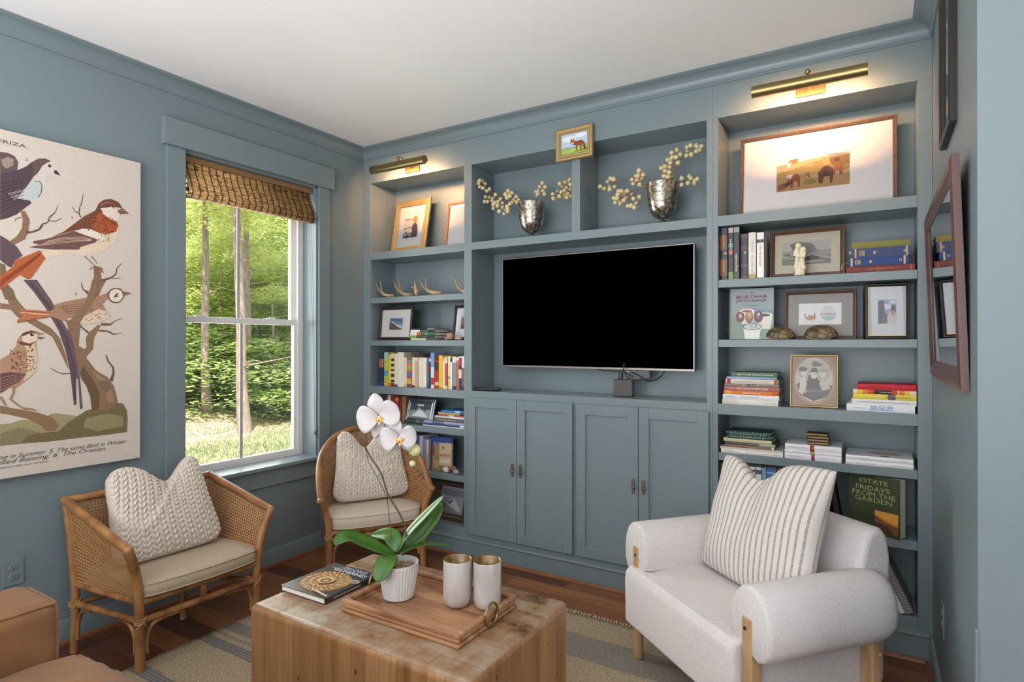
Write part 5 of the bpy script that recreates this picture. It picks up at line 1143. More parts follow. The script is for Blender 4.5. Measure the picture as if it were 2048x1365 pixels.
# ------------------------------------------------------------------ rug
def rug_mat():
    m, n, b, L = node_mat('woven_jute')
    tc = n.nodes.new('ShaderNodeTexCoord'); sp = n.nodes.new('ShaderNodeSeparateXYZ'); L(tc.outputs['Object'], sp.inputs[0])
    # bands across the length, symmetrical: a grey blue band every .93 m with finer lines inside
    nz = n.nodes.new('ShaderNodeTexNoise'); nz.inputs['Scale'].default_value = 1; nz.inputs['Detail'].default_value = 3
    mp = n.nodes.new('ShaderNodeMapping'); mp.inputs['Scale'].default_value = (90, 260, 1); L(tc.outputs['Object'], mp.inputs[0]); L(mp.outputs[0], nz.inputs['Vector'])
    wob = n.nodes.new('ShaderNodeTexNoise'); wob.inputs['Scale'].default_value = 7
    L(tc.outputs['Object'], wob.inputs['Vector'])
    ad = n.nodes.new('ShaderNodeMath'); ad.operation = 'MULTIPLY_ADD'; ad.inputs[1].default_value = .02; L(wob.outputs['Fac'], ad.inputs[0]); L(sp.outputs['Y'], ad.inputs[2])
    rp = n.nodes.new('ShaderNodeValToRGB'); rp.color_ramp.interpolation = 'CONSTANT'
    mr = n.nodes.new('ShaderNodeMapRange'); mr.inputs['From Min'].default_value = -3.0; mr.inputs['From Max'].default_value = -.35; L(ad.outputs[0], mr.inputs['Value'])
    e = rp.color_ramp.elements; e[0].position = 0; e[0].color = (0, 0, 0, 1); e[1].position = 1; e[1].color = (0, 0, 0, 1)
    def band(a, b_, v):
        p = lambda y: (y+3.0)/2.65
        q = e.new(p(a)); q.color = (v, v, v, 1); q2 = e.new(p(b_)); q2.color = (0, 0, 0, 1)
    band(-.765, -.57, .75); band(-1.14, -1.10, .5)
    band(-1.53, -1.46, 1); band(-1.44, -1.425, .6); band(-1.40, -1.33, .9)
    band(-1.83, -1.765, 1); band(-1.92, -1.86, 1); band(-2.5, -2.3, .75)
    L(mr.outputs[0], rp.inputs[0])
    st = n.nodes.new('ShaderNodeMath'); st.operation = 'GREATER_THAN'
    st2 = n.nodes.new('ShaderNodeTexWave'); st2.bands_direction = 'Y'; st2.inputs['Scale'].default_value = 14; L(tc.outputs['Object'], st2.inputs['Vector'])
    mul = n.nodes.new('ShaderNodeMath'); mul.operation = 'MULTIPLY'; L(rp.outputs[0], mul.inputs[0])
    sm = n.nodes.new('ShaderNodeMapRange'); sm.inputs['From Min'].default_value = .38; sm.inputs['From Max'].default_value = .6; sm.inputs['To Min'].default_value = .25; L(nz.outputs['Fac'], sm.inputs['Value'])
    wl = n.nodes.new('ShaderNodeTexWave'); wl.bands_direction = 'Y'; wl.inputs['Scale'].default_value = 22; wl.inputs['Distortion'].default_value = 1.5; wl.inputs['Detail Scale'].default_value = 12; L(tc.outputs['Object'], wl.inputs['Vector'])
    wm = n.nodes.new('ShaderNodeMath'); wm.operation = 'MULTIPLY_ADD'; wm.inputs[1].default_value = .9; wm.inputs[2].default_value = .45; L(wl.outputs['Fac'], wm.inputs[0])
    w3 = n.nodes.new('ShaderNodeMath'); w3.operation = 'MULTIPLY'; w3.use_clamp = True; L(wm.outputs[0], w3.inputs[0]); L(sm.outputs[0], w3.inputs[1]); L(w3.outputs[0], mul.inputs[1])
    j = n.nodes.new('ShaderNodeValToRGB'); j.color_ramp.elements[0].position = .3; j.color_ramp.elements[0].color = (*lin('#7d6b55'), 1); j.color_ramp.elements[1].position = .7; j.color_ramp.elements[1].color = (*lin('#c2b196'), 1)
    L(nz.outputs['Fac'], j.inputs[0])
    mx_ = n.nodes.new('ShaderNodeMixRGB'); L(mul.outputs[0], mx_.inputs[0]); L(j.outputs[0], mx_.inputs[1]); mx_.inputs[2].default_value = (*lin('#56616f'), 1)
    L(mx_.outputs[0], b.inputs['Base Color']); b.inputs['Roughness'].default_value = .95; b.inputs['Specular IOR Level'].default_value = .1
    bp = n.nodes.new('ShaderNodeBump'); bp.inputs['Strength'].default_value = .7; bp.inputs['Distance'].default_value = .004; L(nz.outputs['Fac'], bp.inputs['Height']); L(bp.outputs[0], b.inputs['Normal'])
    return m
rg = thing('rug', 'natural jute rug with grey-blue bands under the wooden block table', 'rug', (0, 0, 0))
mb = MB(); NX, NY = 60, 70
def RP(i, j):
    x = .497+(2.85-.497)*i/NX; y = -3.0+(3.0-.39)*j/NY
    if i == 0: x += .004*math.sin(j*1.9)
    return (x, y, .0065+.0012*noise.noise(Vector((x*6, y*6, 0))))
mb.grid(RP, NX+1, NY+1); mb.build('woven_field', rug_mat(), rg, smooth='all', solid=.009)
fr = MB('#b8a488'); rnd = random.Random(5)
for i in range(150):
    x = .51+i*(2.33/150); 
    fr.tube([(x, -.392, .008), (x+rnd.uniform(-.004, .004), -.375, .012), (x+rnd.uniform(-.012, .012), -.355+rnd.uniform(-.008, .006), .004)], [.004, .0045, .0025], 5)
tag(fr.build('fringe', mat('jute_fringe', '#c2ae90', .95, var=.2, vscale=50), rg), kind='stuff')
# ------------------------------------------------------------------ large linen canvas of birds on the left wall
cv = thing('wall_canvas', 'large linen canvas print of finches on a bare tree above the tan sofa', 'canvas print', (0, -2.2, .792))
LINEN = mat('linen_canvas', '#d2c7bc', .9, var=.05, vscale=120, spec=.1, bump=.35, bscale=420)
MB().box(.0004, -.72, 0, .036, .66, 1.462).build('stretched_canvas', LINEN, cv, bevel=.003)
ink = MB(); _lay = [0]
def cvp(u, v):
    p = at(u, v, X=.0362); return (p.y+2.2, p.z-.792)
def c5(L_): return [(a/3.793, 240+b/3.793) for a, b in L_]
def c6(L_): return [(a/3.25, 560+b/3.25) for a, b in L_]
def inkp(col, px):
    _lay[0] += 1; x = .0363+_lay[0]*.00001
    q = [cvp(u, v) for u, v in px]
    ink.add([(x, a, b) for a, b in q], [tuple(range(len(q)))], col)
def inks(col, px, w0, w1, jag=0):
    """a drawn stroke: photo points, half widths in mm"""
    q = [Vector(cvp(u, v)) for u, v in px]; n = len(q); L_, R_ = [], []
    rnd = random.Random(n*7+int(px[0][0]))
    for i in range(n):
        d = (q[min(i+1, n-1)]-q[max(i-1, 0)]).normalized(); nn = Vector((-d.y, d.x)); w_ = (w0+(w1-w0)*i/(n-1))*.001*(1+rnd.uniform(-jag, jag))
        L_.append(q[i]+nn*w_); R_.append(q[i]-nn*w_)
    for i in range(n-1):
        _x = .0363+(_lay[0]+1)*.00001
        ink.add([(_x, p.x, p.y) for p in (L_[i], L_[i+1], R_[i+1], R_[i])], [(0, 1, 2, 3)], col)
    _lay[0] += 1
def dens(L_, k=4):
    out = []
    for (a, b), (c, d) in zip(L_[:-1], L_[1:]): out += [(a+(c-a)*i/k, b+(d-b)*i/k) for i in range(k)]
    return out+[L_[-1]]
DK = '#4b3d40'
# mossy ground, roots and trunk
inkp('#a09873', c6([(0, 940), (60, 935), (140, 912), (280, 905), (330, 872), (360, 868), (400, 872), (500, 885), (580, 850), (600, 1000), (300, 1055), (0, 1080)]))
inkp('#8a8260', c6([(0, 1000), (120, 960), (250, 990), (240, 1055), (0, 1082)]))
inkp('#786b4d', c6([(140, 1060), (170, 1020), (230, 1000), (380, 985), (440, 930), (500, 890), (560, 850), (640, 830), (760, 800), (800, 805), (826, 850), (830, 900), (826, 990), (700, 1008), (500, 1030), (300, 1055)]))
inkp('#978a66', c6([(560, 900), (700, 870), (800, 890), (800, 950), (640, 985), (540, 960)]))
inkp('#8f7157', c6([(0, 818), (120, 842), (240, 862), (300, 880), (345, 900), (385, 945), (360, 982), (300, 985), (270, 950), (180, 905), (80, 882), (0, 868)]))
inkp('#8a7059', c6([(0, 150), (60, 160), (40, 110), (8, 60), (50, 38), (90, 100), (140, 165), (240, 262), (330, 312), (392, 382), (430, 500), (448, 590), (400, 490), (340, 372), (200, 288), (110, 240), (70, 195), (0, 188)]))
inkp('#8c7058', c6([(438, 270), (520, 205), (570, 120), (600, 0), (650, 0), (690, 5), (660, 60), (640, 110), (580, 205), (522, 285), (518, 360), (512, 430), (545, 450), (562, 440), (556, 380), (575, 345), (640, 290), (655, 300), (612, 380), (605, 450), (560, 505), (620, 585), (650, 605), (700, 632), (740, 692), (755, 740), (766, 800), (700, 850), (596, 852), (586, 760), (566, 700), (530, 650), (480, 520), (450, 440)]))
inkp('#6f5946', c6([(540, 560), (600, 640), (650, 740), (640, 850), (600, 850), (586, 760), (560, 690), (520, 610)]))
inkp('#a08468', c6([(600, 590), (690, 650), (735, 740), (740, 800), (700, 800), (680, 700), (630, 640)]))
inkp('#7d6a55', c6([(640, 660), (690, 655), (720, 700), (700, 735), (660, 715)]))
for pts, a, b in (([(330, 575), (370, 600), (410, 612), (460, 608)], 1.2, 3.5), ([(690, 490), (702, 530), (735, 570), (738, 610), (720, 660)], 2.5, 7), ([(640, 330), (700, 335), (740, 355), (792, 345)], 5, 1), ([(655, 290), (720, 290), (750, 265), (800, 250)], 6, 1), ([(515, 295), (550, 325), (575, 345)], 2.5, 4), ([(528, 18), (535, 55), (570, 90), (585, 85)], 1.5, 4)):
    inks('#6f5a4a', dens(c6(pts), 2), a, b, .3)
# upper branches
inkp('#8d6e56', c5([(155, 690), (190, 690), (226, 760), (215, 850), (192, 905), (110, 948), (75, 920), (130, 880), (165, 822), (172, 760)]))
inkp('#7f6852', c5([(0, 1085), (40, 1100), (60, 1250), (100, 1290), (125, 1365), (40, 1365), (10, 1290), (0, 1250)]))
inkp('#8b6c54', c5([(710, 1110), (760, 1120), (770, 1200), (740, 1290), (715, 1365), (650, 1365), (690, 1270), (712, 1190)]))
for pts, a, b in (([(198, 855), (250, 850), (300, 830), (325, 790), (360, 780), (375, 740), (420, 700), (440, 645)], 6, 1), ([(362, 765), (420, 770), (470, 745)], 2.5, 1), ([(612, 740), (600, 710), (605, 660), (620, 630), (632, 555)], 3.5, 1), ([(600, 712), (565, 690), (548, 655)], 2, 1),
                  ([(765, 1220), (840, 1200), (880, 1170), (885, 1130), (925, 1085)], 5, 1), ([(850, 1205), (915, 1200)], 2, 1), ([(670, 1308), (630, 1290), (615, 1235)], 4, 1)):
    inks('#6c5648', dens(c5(pts), 2), a, b, .3)
# long dark tail feathers
inkp('#655259', c5([(0, 875), (60, 910), (130, 965), (172, 1032), (110, 1070), (90, 1122), (60, 1112), (0, 1062)]))
inkp('#655259', c6([(150, 0), (240, 0), (330, 130), (400, 262), (460, 360), (480, 430), (505, 560), (520, 640), (537, 838), (520, 842), (505, 640), (495, 650), (497, 815), (480, 815), (455, 600), (425, 460), (380, 330), (300, 190), (220, 80)]))
inks('#4d3d45', dens(c6([(200, 20), (330, 190), (430, 380), (478, 560), (488, 780)])), 2, 1.2)
inks('#85707a', dens(c6([(230, 20), (350, 180), (450, 370), (500, 560), (524, 800)])), 1.2, 1)
# first bird, seen from behind with its wing raised
inkp('#665556', c5([(0, 243), (60, 250), (110, 275), (138, 320), (130, 380), (60, 402), (0, 415)]))
inkp('#a08c82', c5([(10, 300), (60, 280), (105, 300), (100, 345), (50, 370), (20, 350)]))
inkp('#574950', c5([(0, 415), (60, 400), (150, 375), (200, 352), (240, 320), (275, 330), (262, 420), (220, 480), (150, 590), (230, 615), (240, 632), (200, 660), (130, 715), (60, 745), (0, 760)]))
inkp('#6d5550', c5([(240, 322), (290, 293), (340, 292), (385, 310), (360, 330), (320, 350), (290, 400), (262, 425), (255, 370)]))
inkp('#d3cac3', c5([(290, 400), (320, 350), (365, 320), (400, 325), (430, 355), (440, 392), (408, 400), (370, 415), (352, 450), (346, 540), (300, 600), (250, 625), (312, 560), (320, 500), (300, 465), (262, 470)]))
inkp('#bcc5c2', c5([(130, 595), (222, 482), (290, 463), (316, 498), (308, 560), (270, 605), (220, 612)]))
inks('#4a3a3a', dens(c5([(262, 465), (300, 465), (320, 500), (312, 555), (290, 590)])), 1.6, 1.4)
inkp('#41353a', c5([(408, 384), (428, 384), (460, 425), (412, 406)])); inkp('#332a2c', [(u, v) for u, v in c5(ell(378, 348, 13, 13, 12))]); inkp('#e8e2dc', c5(ell(382, 343, 4, 4, 8)))
for k in range(6): inks('#c9beb4', dens(c5([(60+k*8, 560+k*10), (120, 545+k*10), (180, 520+k*12)])), .8, .8)
for k in range(8): inks('#3f333b', dens(c5([(0, 480+k*32), (90, 470+k*26), (180, 450+k*24)])), 1.1, .8)
inks('#7c6a60', dens(c5([(160, 740), (120, 750), (115, 770)])), 2, 1.5); inks('#7c6a60', dens(c5([(180, 720), (225, 790)])), 2, 1.5)
# second bird, rust breast
inkp('#b3643f', c5([(300, 990), (345, 1052), (235, 1205), (210, 1210), (150, 1178), (0, 1292), (0, 1188), (100, 1112), (105, 1075), (130, 1060)]))
for k in range(5): inks('#8a4630', dens(c5([(320-6*k, 1000+9*k), (200-6*k, 1085+12*k), (60-8*k, 1180+14*k), (0, 1215+14*k)])), 1.2, 1.6)
inkp('#e0cbb2', c5([(310, 1010), (400, 975), (520, 955), (640, 820), (760, 850), (860, 850), (895, 800), (904, 860), (870, 930), (780, 1000), (700, 1010), (640, 1032), (520, 1002), (430, 1030), (360, 1050)]))
inkp('#7a4c3a', c5([(740, 655), (720, 690), (640, 730), (560, 790), (480, 850), (390, 890), (560, 840), (640, 828), (760, 862), (800, 850), (830, 760), (790, 700)]))
inkp('#a85a37', c5([(690, 770), (760, 700), (800, 722), (880, 765), (898, 800), (880, 850), (800, 872), (740, 850), (700, 815)]))
inkp('#e6d9cd', c5([(570, 850), (620, 825), (690, 830), (760, 862), (800, 905), (730, 895), (660, 882)]))
inkp('#745551', c5([(250, 936), (252, 920), (340, 905), (480, 868), (560, 842), (640, 872), (740, 908), (722, 932), (610, 965), (602, 985), (400, 985), (215, 968), (300, 948)]))
for k in range(5): inks('#d0b09a', dens(c5([(290+18*k, 955-9*k), (420+18*k, 938-12*k), (560+22*k, 925-9*k), (690, 915-2*k)])), .9, .9)
inkp('#744a3e', c5([(735, 660), (750, 632), (790, 605), (840, 599), (900, 625), (928, 672), (890, 664), (850, 656), (800, 668), (765, 672)]))
inks('#c9a188', dens(c5([(760, 650), (810, 625), (870, 640)])), 1.2, .8)
inkp('#e3d3c6', c5([(765, 670), (850, 662), (888, 690), (912, 722), (895, 772), (830, 752), (782, 712)]))
inkp('#7d5e52', c5([(888, 690), (926, 668), (980, 712), (910, 716)])); inks('#d2a98c', dens(c5([(900, 685), (935, 690)])), 1, .6)
inkp('#3a2b29', c5(ell(860, 657, 12, 9, 10))); inkp('#e6dcd2', c5(ell(864, 654, 4, 3, 8)))
rnd = random.Random(3)
for k in range(46): u_, v_ = rnd.uniform(660, 880), rnd.uniform(740, 850); inkp('#6d3426', c5(ell(u_, v_, rnd.uniform(4, 9), rnd.uniform(3, 6), 6)))
for k in range(14): u_ = rnd.uniform(740, 830); v_ = rnd.uniform(865, 930); inks('#5b4038', c5([(u_, v_), (u_+8, v_-14)]), 1, .8)
for pts in ([(640, 1035), (680, 1070), (720, 1110), (770, 1125), (785, 1165)], [(690, 1035), (715, 1060), (735, 1090)], [(720, 1110), (690, 1125), (675, 1140)], [(765, 1125), (770, 1160)]): inks('#8b7468', dens(c5(pts)), 2.4, 1.6)
# third bird, streaked, looking up
inkp('#b08a70', c6([(0, 520), (60, 482), (105, 430), (110, 390), (145, 347), (200, 328), (255, 340), (232, 410), (240, 500), (235, 590), (190, 640), (130, 682), (110, 700), (60, 702), (0, 742)]))
inkp('#d6bd9e', c6([(150, 400), (225, 410), (240, 500), (236, 590), (190, 637), (150, 662), (182, 560), (175, 470)]))
inkp('#6a4d4c', c6([(0, 610), (60, 600), (170, 612), (130, 660), (60, 700), (0, 738)]))
for k in range(5): inks('#b98f76', dens(c6([(0, 640+k*20), (80, 622+k*16), (150, 615+k*10)])), .9, .8)
inkp('#6d4a3d', c6([(130, 370), (150, 345), (200, 330), (240, 340), (200, 345), (160, 362)])); inkp('#6d4a3d', c6([(110, 400), (140, 425), (200, 430), (225, 405), (190, 415), (150, 405)]))
inkp('#e0cdb6', c6([(140, 370), (190, 350), (245, 355), (240, 395), (190, 410), (145, 398)])); inkp('#9b7a66', c6([(240, 345), (297, 346), (256, 360)])); inkp('#8a6a58', c6([(240, 378), (254, 368), (293, 373), (262, 390)]))
inkp('#3a2b2a', c6(ell(207, 356, 13, 12, 12))); inkp('#efe8de', c6(ell(210, 352, 4, 4, 8)))
for k in range(60): u_, v_ = rnd.uniform(60, 225), rnd.uniform(435, 600); inkp('#6b4237', c6(ell(u_, v_, rnd.uniform(4, 8), rnd.uniform(3, 6), 6)))
for pts in ([(90, 690), (85, 740), (65, 775), (110, 810), (150, 838)], [(0, 760), (25, 800), (40, 820)], [(150, 838), (200, 840), (236, 852)]): inks('#a3805f', dens(c6(pts)), 5, 2.5)
# fourth bird behind the trunk
inkp('#a7826a', c6([(345, 165), (420, 142), (560, 116), (640, 105), (690, 88), (720, 62), (760, 52), (795, 62), (700, 118), (664, 160), (700, 228), (715, 245), (640, 278), (540, 290), (400, 265), (330, 240), (320, 205), (360, 180)]))
inkp('#dcc5ae', c6([(420, 255), (560, 230), (640, 190), (690, 205), (712, 246), (640, 278), (545, 290)]))
inkp('#b5734f', c6([(105, 190), (200, 196), (330, 205), (330, 242), (210, 262), (108, 282), (110, 262), (150, 236), (120, 212)]))
inks('#e3cdb6', dens(c6([(130, 212), (320, 228)])), 1.5, 1.5); inks('#7a4a36', dens(c6([(110, 200), (320, 215)])), 1.2, 1); inks('#7a4a36', dens(c6([(112, 275), (320, 240)])), 1.2, 1)
for k in range(5): inks('#74503f', dens(c6([(380+14*k, 180+10*k), (480, 160+14*k), (600, 150+12*k)])), 1.4, 1)
for k in range(12): u_, v_ = rnd.uniform(540, 690), rnd.uniform(215, 275); inks('#8a5a44', c6([(u_, v_), (u_+18, v_-6)]), 1.6, .8)
inkp('#74574a', c6(ell(750, 102, 52, 50, 24))); inkp('#e6d8ca', c6(ell(752, 102, 44, 42, 24))); inkp('#6a4a3e', c6([(735, 118), (752, 88), (775, 92), (755, 100), (775, 108), (750, 112)])); inkp('#8b6a58', c6([(795, 74), (856, 88), (798, 106)]))
inks('#7c6a58', dens(c6([(430, 255), (440, 300)])), 3, 2)
inkp('#8c7058', c6([(438, 275), (500, 215), (560, 130), (600, 30), (640, 30), (620, 120), (570, 200), (518, 280), (515, 330), (450, 330)]))
ink.build('printed_artwork', ENGR, cv, fix=False)
def ctext(s_, u, v, size, fit=None, align='LEFT', shear=0, dirpx=None):
    a = cvp(u, v)
    text(cv, s_, size, (.0369, a[0], a[1]), (0, 1, 0), (0, 0, 1), '#57504e', 'printed_lettering', align=align, shear=shear, ext=.0001, fit=fit)
ctext('EMBERIZA.', 57, 295, .021, align='RIGHT', fit=.175)
ctext('2', 51, 319, .016); ctext('4', 142, 435, .016); ctext('6', 150, 588, .018)
ctext('1. The Snow Bunting in Summer. 5. The same Bird in Winter.', 253, 883, .026, align='RIGHT', shear=.4, fit=.70)
ctext('3. The Painted Bunting. 6. The Ortolan.', 213, 897, .026, align='RIGHT', shear=.4, fit=.55)
ctext('London, published as the act directs', 96, 923, .010, align='RIGHT', shear=.4, fit=.30)

# ------------------------------------------------------------------ fabrics, rattan, cane
RATT = mat('rattan_pole', '#75492a', .36, color2='#a87a4a', vscale=13, stretch=(1, 1, .5), var=.5, spec=.5)
BIND = mat('rattan_binding', '#a87c49', .5, var=.2, vscale=60)
def cane_mat():
    m, n, b, L = node_mat('woven_cane')
    tc = n.nodes.new('ShaderNodeTexCoord'); sp = n.nodes.new('ShaderNodeSeparateXYZ'); L(tc.outputs['UV'], sp.inputs[0])
    def M2(op, a, b_=None, c=None):
        k = n.nodes.new('ShaderNodeMath'); k.operation = op
        for i, x in enumerate((a, b_, c)):
            if x is None: continue
            if isinstance(x, (int, float)): k.inputs[i].default_value = x
            else: L(x, k.inputs[i])
        return k.outputs[0]
    P_ = .0140
    def cell(o): return M2('SUBTRACT', M2('FRACT', M2('DIVIDE', o, P_)), .5)
    fx, fy = cell(sp.outputs['X']), cell(sp.outputs['Y'])
    d = M2('SQRT', M2('ADD', M2('MULTIPLY', fx, fx), M2('MULTIPLY', fy, fy)))
    hole = M2('LESS_THAN', d, .30)
    ax, ay = M2('ABSOLUTE', fx), M2('ABSOLUTE', fy)
    edge = M2('GREATER_THAN', M2('MAXIMUM', ax, ay), .455)
    nz = n.nodes.new('ShaderNodeTexNoise'); nz.inputs['Scale'].default_value = 90; L(tc.outputs['UV'], nz.inputs['Vector'])
    r = n.nodes.new('ShaderNodeValToRGB'); r.color_ramp.elements[0].color = (*lin('#a06f3e'), 1); r.color_ramp.elements[1].color = (*lin('#d09c64'), 1); L(nz.outputs['Fac'], r.inputs[0])
    m1 = n.nodes.new('ShaderNodeMixRGB'); m1.blend_type = 'MULTIPLY'; m1.inputs[2].default_value = (.45, .4, .36, 1); L(M2('MULTIPLY', edge, .8), m1.inputs[0]); L(r.outputs[0], m1.inputs[1]); L(m1.outputs[0], b.inputs['Base Color'])
    b.inputs['Roughness'].default_value = .5
    bp = n.nodes.new('ShaderNodeBump'); bp.inputs['Strength'].default_value = .6; bp.inputs['Distance'].default_value = .002; L(d, bp.inputs['Height']); L(bp.outputs[0], b.inputs['Normal'])
    L(M2('SUBTRACT', 1, hole), b.inputs['Alpha'])
    return m
CANE = cane_mat()
SEATF = mat('herringbone_seat_fabric', '#c3b39c', .9, color2='#aa9a83', vscale=240, var=.3, bump=.5, bscale=420, spec=.15)
SEATF2 = mat('pale_seat_fabric', '#d2c6b6', .9, color2='#bdb09e', vscale=240, var=.3, bump=.5, bscale=420, spec=.15)
def panel(parent, quad, nm='cane_panel', nu=8, nv=8, uvs=None):
    """quad: bottom-left, bottom-right, top-right, top-left"""
    q = [Vector(p) for p in quad]; vs = []; uv = []
    Wd = ((q[1]-q[0]).length+(q[2]-q[3]).length)/2; Hd = ((q[3]-q[0]).length+(q[2]-q[1]).length)/2
    for j in range(nv+1):
        for i in range(nu+1):
            s_, t_ = i/nu, j/nv; p = q[0].lerp(q[1], s_).lerp(q[3].lerp(q[2], s_), t_); vs.append(p); uv.append((s_*Wd, t_*Hd))
    mb = MB(); k = nu+1
    mb.add(vs, [(j*k+i, j*k+i+1, (j+1)*k+i+1, (j+1)*k+i) for j in range(nv) for i in range(nu)])
    return mb.build(nm, CANE, parent, smooth='all', uv=uv)
def pole(parent, pts, r, nm, m=RATT, n=10, sm=True):
    P_ = smooth_pts(pts, 4) if (sm and len(pts) > 2) else [Vector(p) for p in pts]
    if isinstance(r, (tuple, list)): rr = [r[0]+(r[-1]-r[0])*i/(len(P_)-1) for i in range(len(P_))]
    else: rr = r
    return MB().tube(P_, rr, n).build(nm, m, parent, smooth=True)
def binding(parent, c, r, ax='z'):
    b = MB()
    for k in range(5):
        h = (k-2)*.0045; pts = []
        for i in range(13):
            a = 2*math.pi*i/12; x, y = r*math.cos(a), r*math.sin(a); zz = h+.004*math.sin(a)*(1 if k % 2 else -1)
            pts.append((c[0]+x, c[1]+y, c[2]+zz) if ax == 'z' else (c[0]+zz, c[1]+x, c[2]+y))
        b.tube(pts, .0024, 5, cap=False)
    # crossed wraps
    for s_ in (-1, 1):
        b.tube([(c[0]+s_*r*.9, c[1]-r*.75, c[2]+.022), (c[0], c[1]-r*1.15, c[2]), (c[0]-s_*r*.9, c[1]-r*.75, c[2]-.022)], .0026, 5)
    return b.build('binding', BIND, parent, smooth=True)
def cushion(parent, outline, z0, z1, m, nm='seat_cushion', puff=.012, r=.018):
    """thick cushion with a welted edge: outline swept up with rounded shoulders"""
    n = len(outline); cx_ = sum(p[0] for p in outline)/n; cy_ = sum(p[1] for p in outline)/n
    lv = [(0., z0, .90), (0, z0, .97), (.0, z0+r*.4, 1.0), (0, (z0+z1)/2, 1.012), (0, z1-r*.4, 1.0), (0, z1, .96), (0, z1+puff*.5, .80), (0, z1+puff*.85, .5), (0, z1+puff, .2)]
    mb = MB(); vs = []
    for _, z, k in lv:
        for p in outline: vs.append((cx_+(p[0]-cx_)*k, cy_+(p[1]-cy_)*k, z))
    fs = [(i*n+j, i*n+(j+1) % n, (i+1)*n+(j+1) % n, (i+1)*n+j) for i in range(len(lv)-1) for j in range(n)]
    fs += [tuple(range(n-1, -1, -1)), tuple((len(lv)-1)*n+j for j in range(n))]
    mb.add(vs, fs); o = mb.build(nm, m, parent, smooth='all')
    for z in (z0+r*.35, z1-r*.3):
        pts = [(cx_+(p[0]-cx_)*1.006, cy_+(p[1]-cy_)*1.006, z) for p in outline]; MB().tube(pts+[pts[0]], .0032, 6, cap=False).build('welt', m, o, smooth=True)
    return o
def rounded(pts, r, k=5):
    out = []; n = len(pts)
    for i in range(n):
        a, b, c = Vector(pts[i-1]), Vector(pts[i]), Vector(pts[(i+1) % n]); d1 = (a-b).normalized(); d2 = (c-b).normalized(); rr = min(r, (a-b).length/2.1, (c-b).length/2.1)
        for j in range(k+1):
            t_ = j/k; p = (b+d1*rr)*(1-t_)**2+b*2*t_*(1-t_)+(b+d2*rr)*t_*t_; out.append((p.x, p.y))
    return out

# --- square cane chair in front of the left wall
c1 = thing('cane_armchair', 'square cane and rattan armchair standing against the window wall', 'chair', (.57, -1.5425, 0), math.radians(87.59))
pole(c1, [(-.262, 0, .0125), (-.262, 0, .20), (-.272, -.004, .35), (-.290, -.015, .44), (-.324, -.038, .53)], .0195, 'front_leg')
pole(c1, [(.262, 0, .0125), (.262, 0, .20), (.274, .0, .35), (.300, .005, .44), (.347, .012, .53)], .0195, 'front_leg')
pole(c1, [(-.338, .425, 0), (-.336, .425, .30), (-.352, .47, .655)], .018, 'rear_leg')
pole(c1, [(.095, .345, .004), (.10, .36, .30)], .016, 'rear_leg')
MB().lathe([(.018, 0), (.02, .004), (.016, .010)], 14, (.095, .345, 0)).build('leg_cap', STEEL, c1)
LT, LR, RR_, RT = (-.324, -.040, .532), (-.356, .472, .664), (.285, .452, .664), (.349, .010, .532)
pole(c1, [LT, LR], .0185, 'top_rail', sm=False); pole(c1, [LR, RR_], .0175, 'top_rail', sm=False); pole(c1, [RR_, RT], .0185, 'top_rail', sm=False)
j = MB(); j.ball(LR, .0185, 12, 8); j.ball(RR_, .0185, 12, 8); [j.ball(p, .0195, 12, 8) for p in (LT, RT)]
for p in (LR, RR_, LT, RT): MB().ball(p, .0195, 12, 8).build('rail_joint', RATT, c1, smooth=True)
LB, LBR, RBR, RB = (-.268, .0, .292), (-.336, .425, .298), (.24, .415, .298), (.268, .0, .292)
pole(c1, [LB, RB], .016, 'seat_rail', sm=False); pole(c1, [LB, LBR], .013, 'seat_rail', sm=False); pole(c1, [LBR, RBR], .013, 'seat_rail', sm=False); pole(c1, [RBR, RB], .013, 'seat_rail', sm=False)
pole(c1, [(-.26, 0, .214), (.26, 0, .214)], .0145, 'stretcher', sm=False); pole(c1, [(-.262, 0, .214), (-.338, .425, .214)], .0145, 'stretcher', sm=False)
pole(c1, [(.262, 0, .214), (.095, .345, .214)], .0125, 'stretcher', sm=False); pole(c1, [(-.338, .425, .214), (.095, .345, .214)], .0125, 'stretcher', sm=False)
MB().box(-.012, -.008, .222, .016, .008, .283).build('spacer_block', RATT, c1, bevel=.003)
pole(c1, [(-.235, .0, .075), (-.236, .0, .13), (-.215, .0, .185), (-.16, .0, .198), (-.105, .0, .199)], .0085, 'corner_brace'); pole(c1, [(.235, .0, .075), (.236, .0, .13), (.215, .0, .185), (.16, .0, .198), (.105, .0, .199)], .0085, 'corner_brace')
pole(c1, [(-.268, .025, .075), (-.268, .026, .13), (-.272, .045, .18), (-.278, .09, .199), (-.284, .125, .199)], .0085, 'corner_brace'); pole(c1, [(-.334, .400, .06), (-.334, .398, .13), (-.330, .375, .18), (-.324, .34, .199), (-.318, .31, .199)], .0085, 'corner_brace')
for p in ((-.262, 0, .214), (.262, 0, .214), (-.338, .425, .214)): binding(c1, p, .0215)
panel(c1, [LB, LBR, LR, LT], 'side_panel'); panel(c1, [LBR, RBR, RR_, LR], 'back_panel'); panel(c1, [RBR, RB, RT, RR_], 'side_panel')
out = rounded([(-.262, -.018), (-.14, -.034), (0, -.040), (.14, -.034), (.266, -.018), (.272, .2), (.225, .40), (-.322, .405), (-.295, .2)], .05)
cushion(c1, out, .308, .368, SEATF)

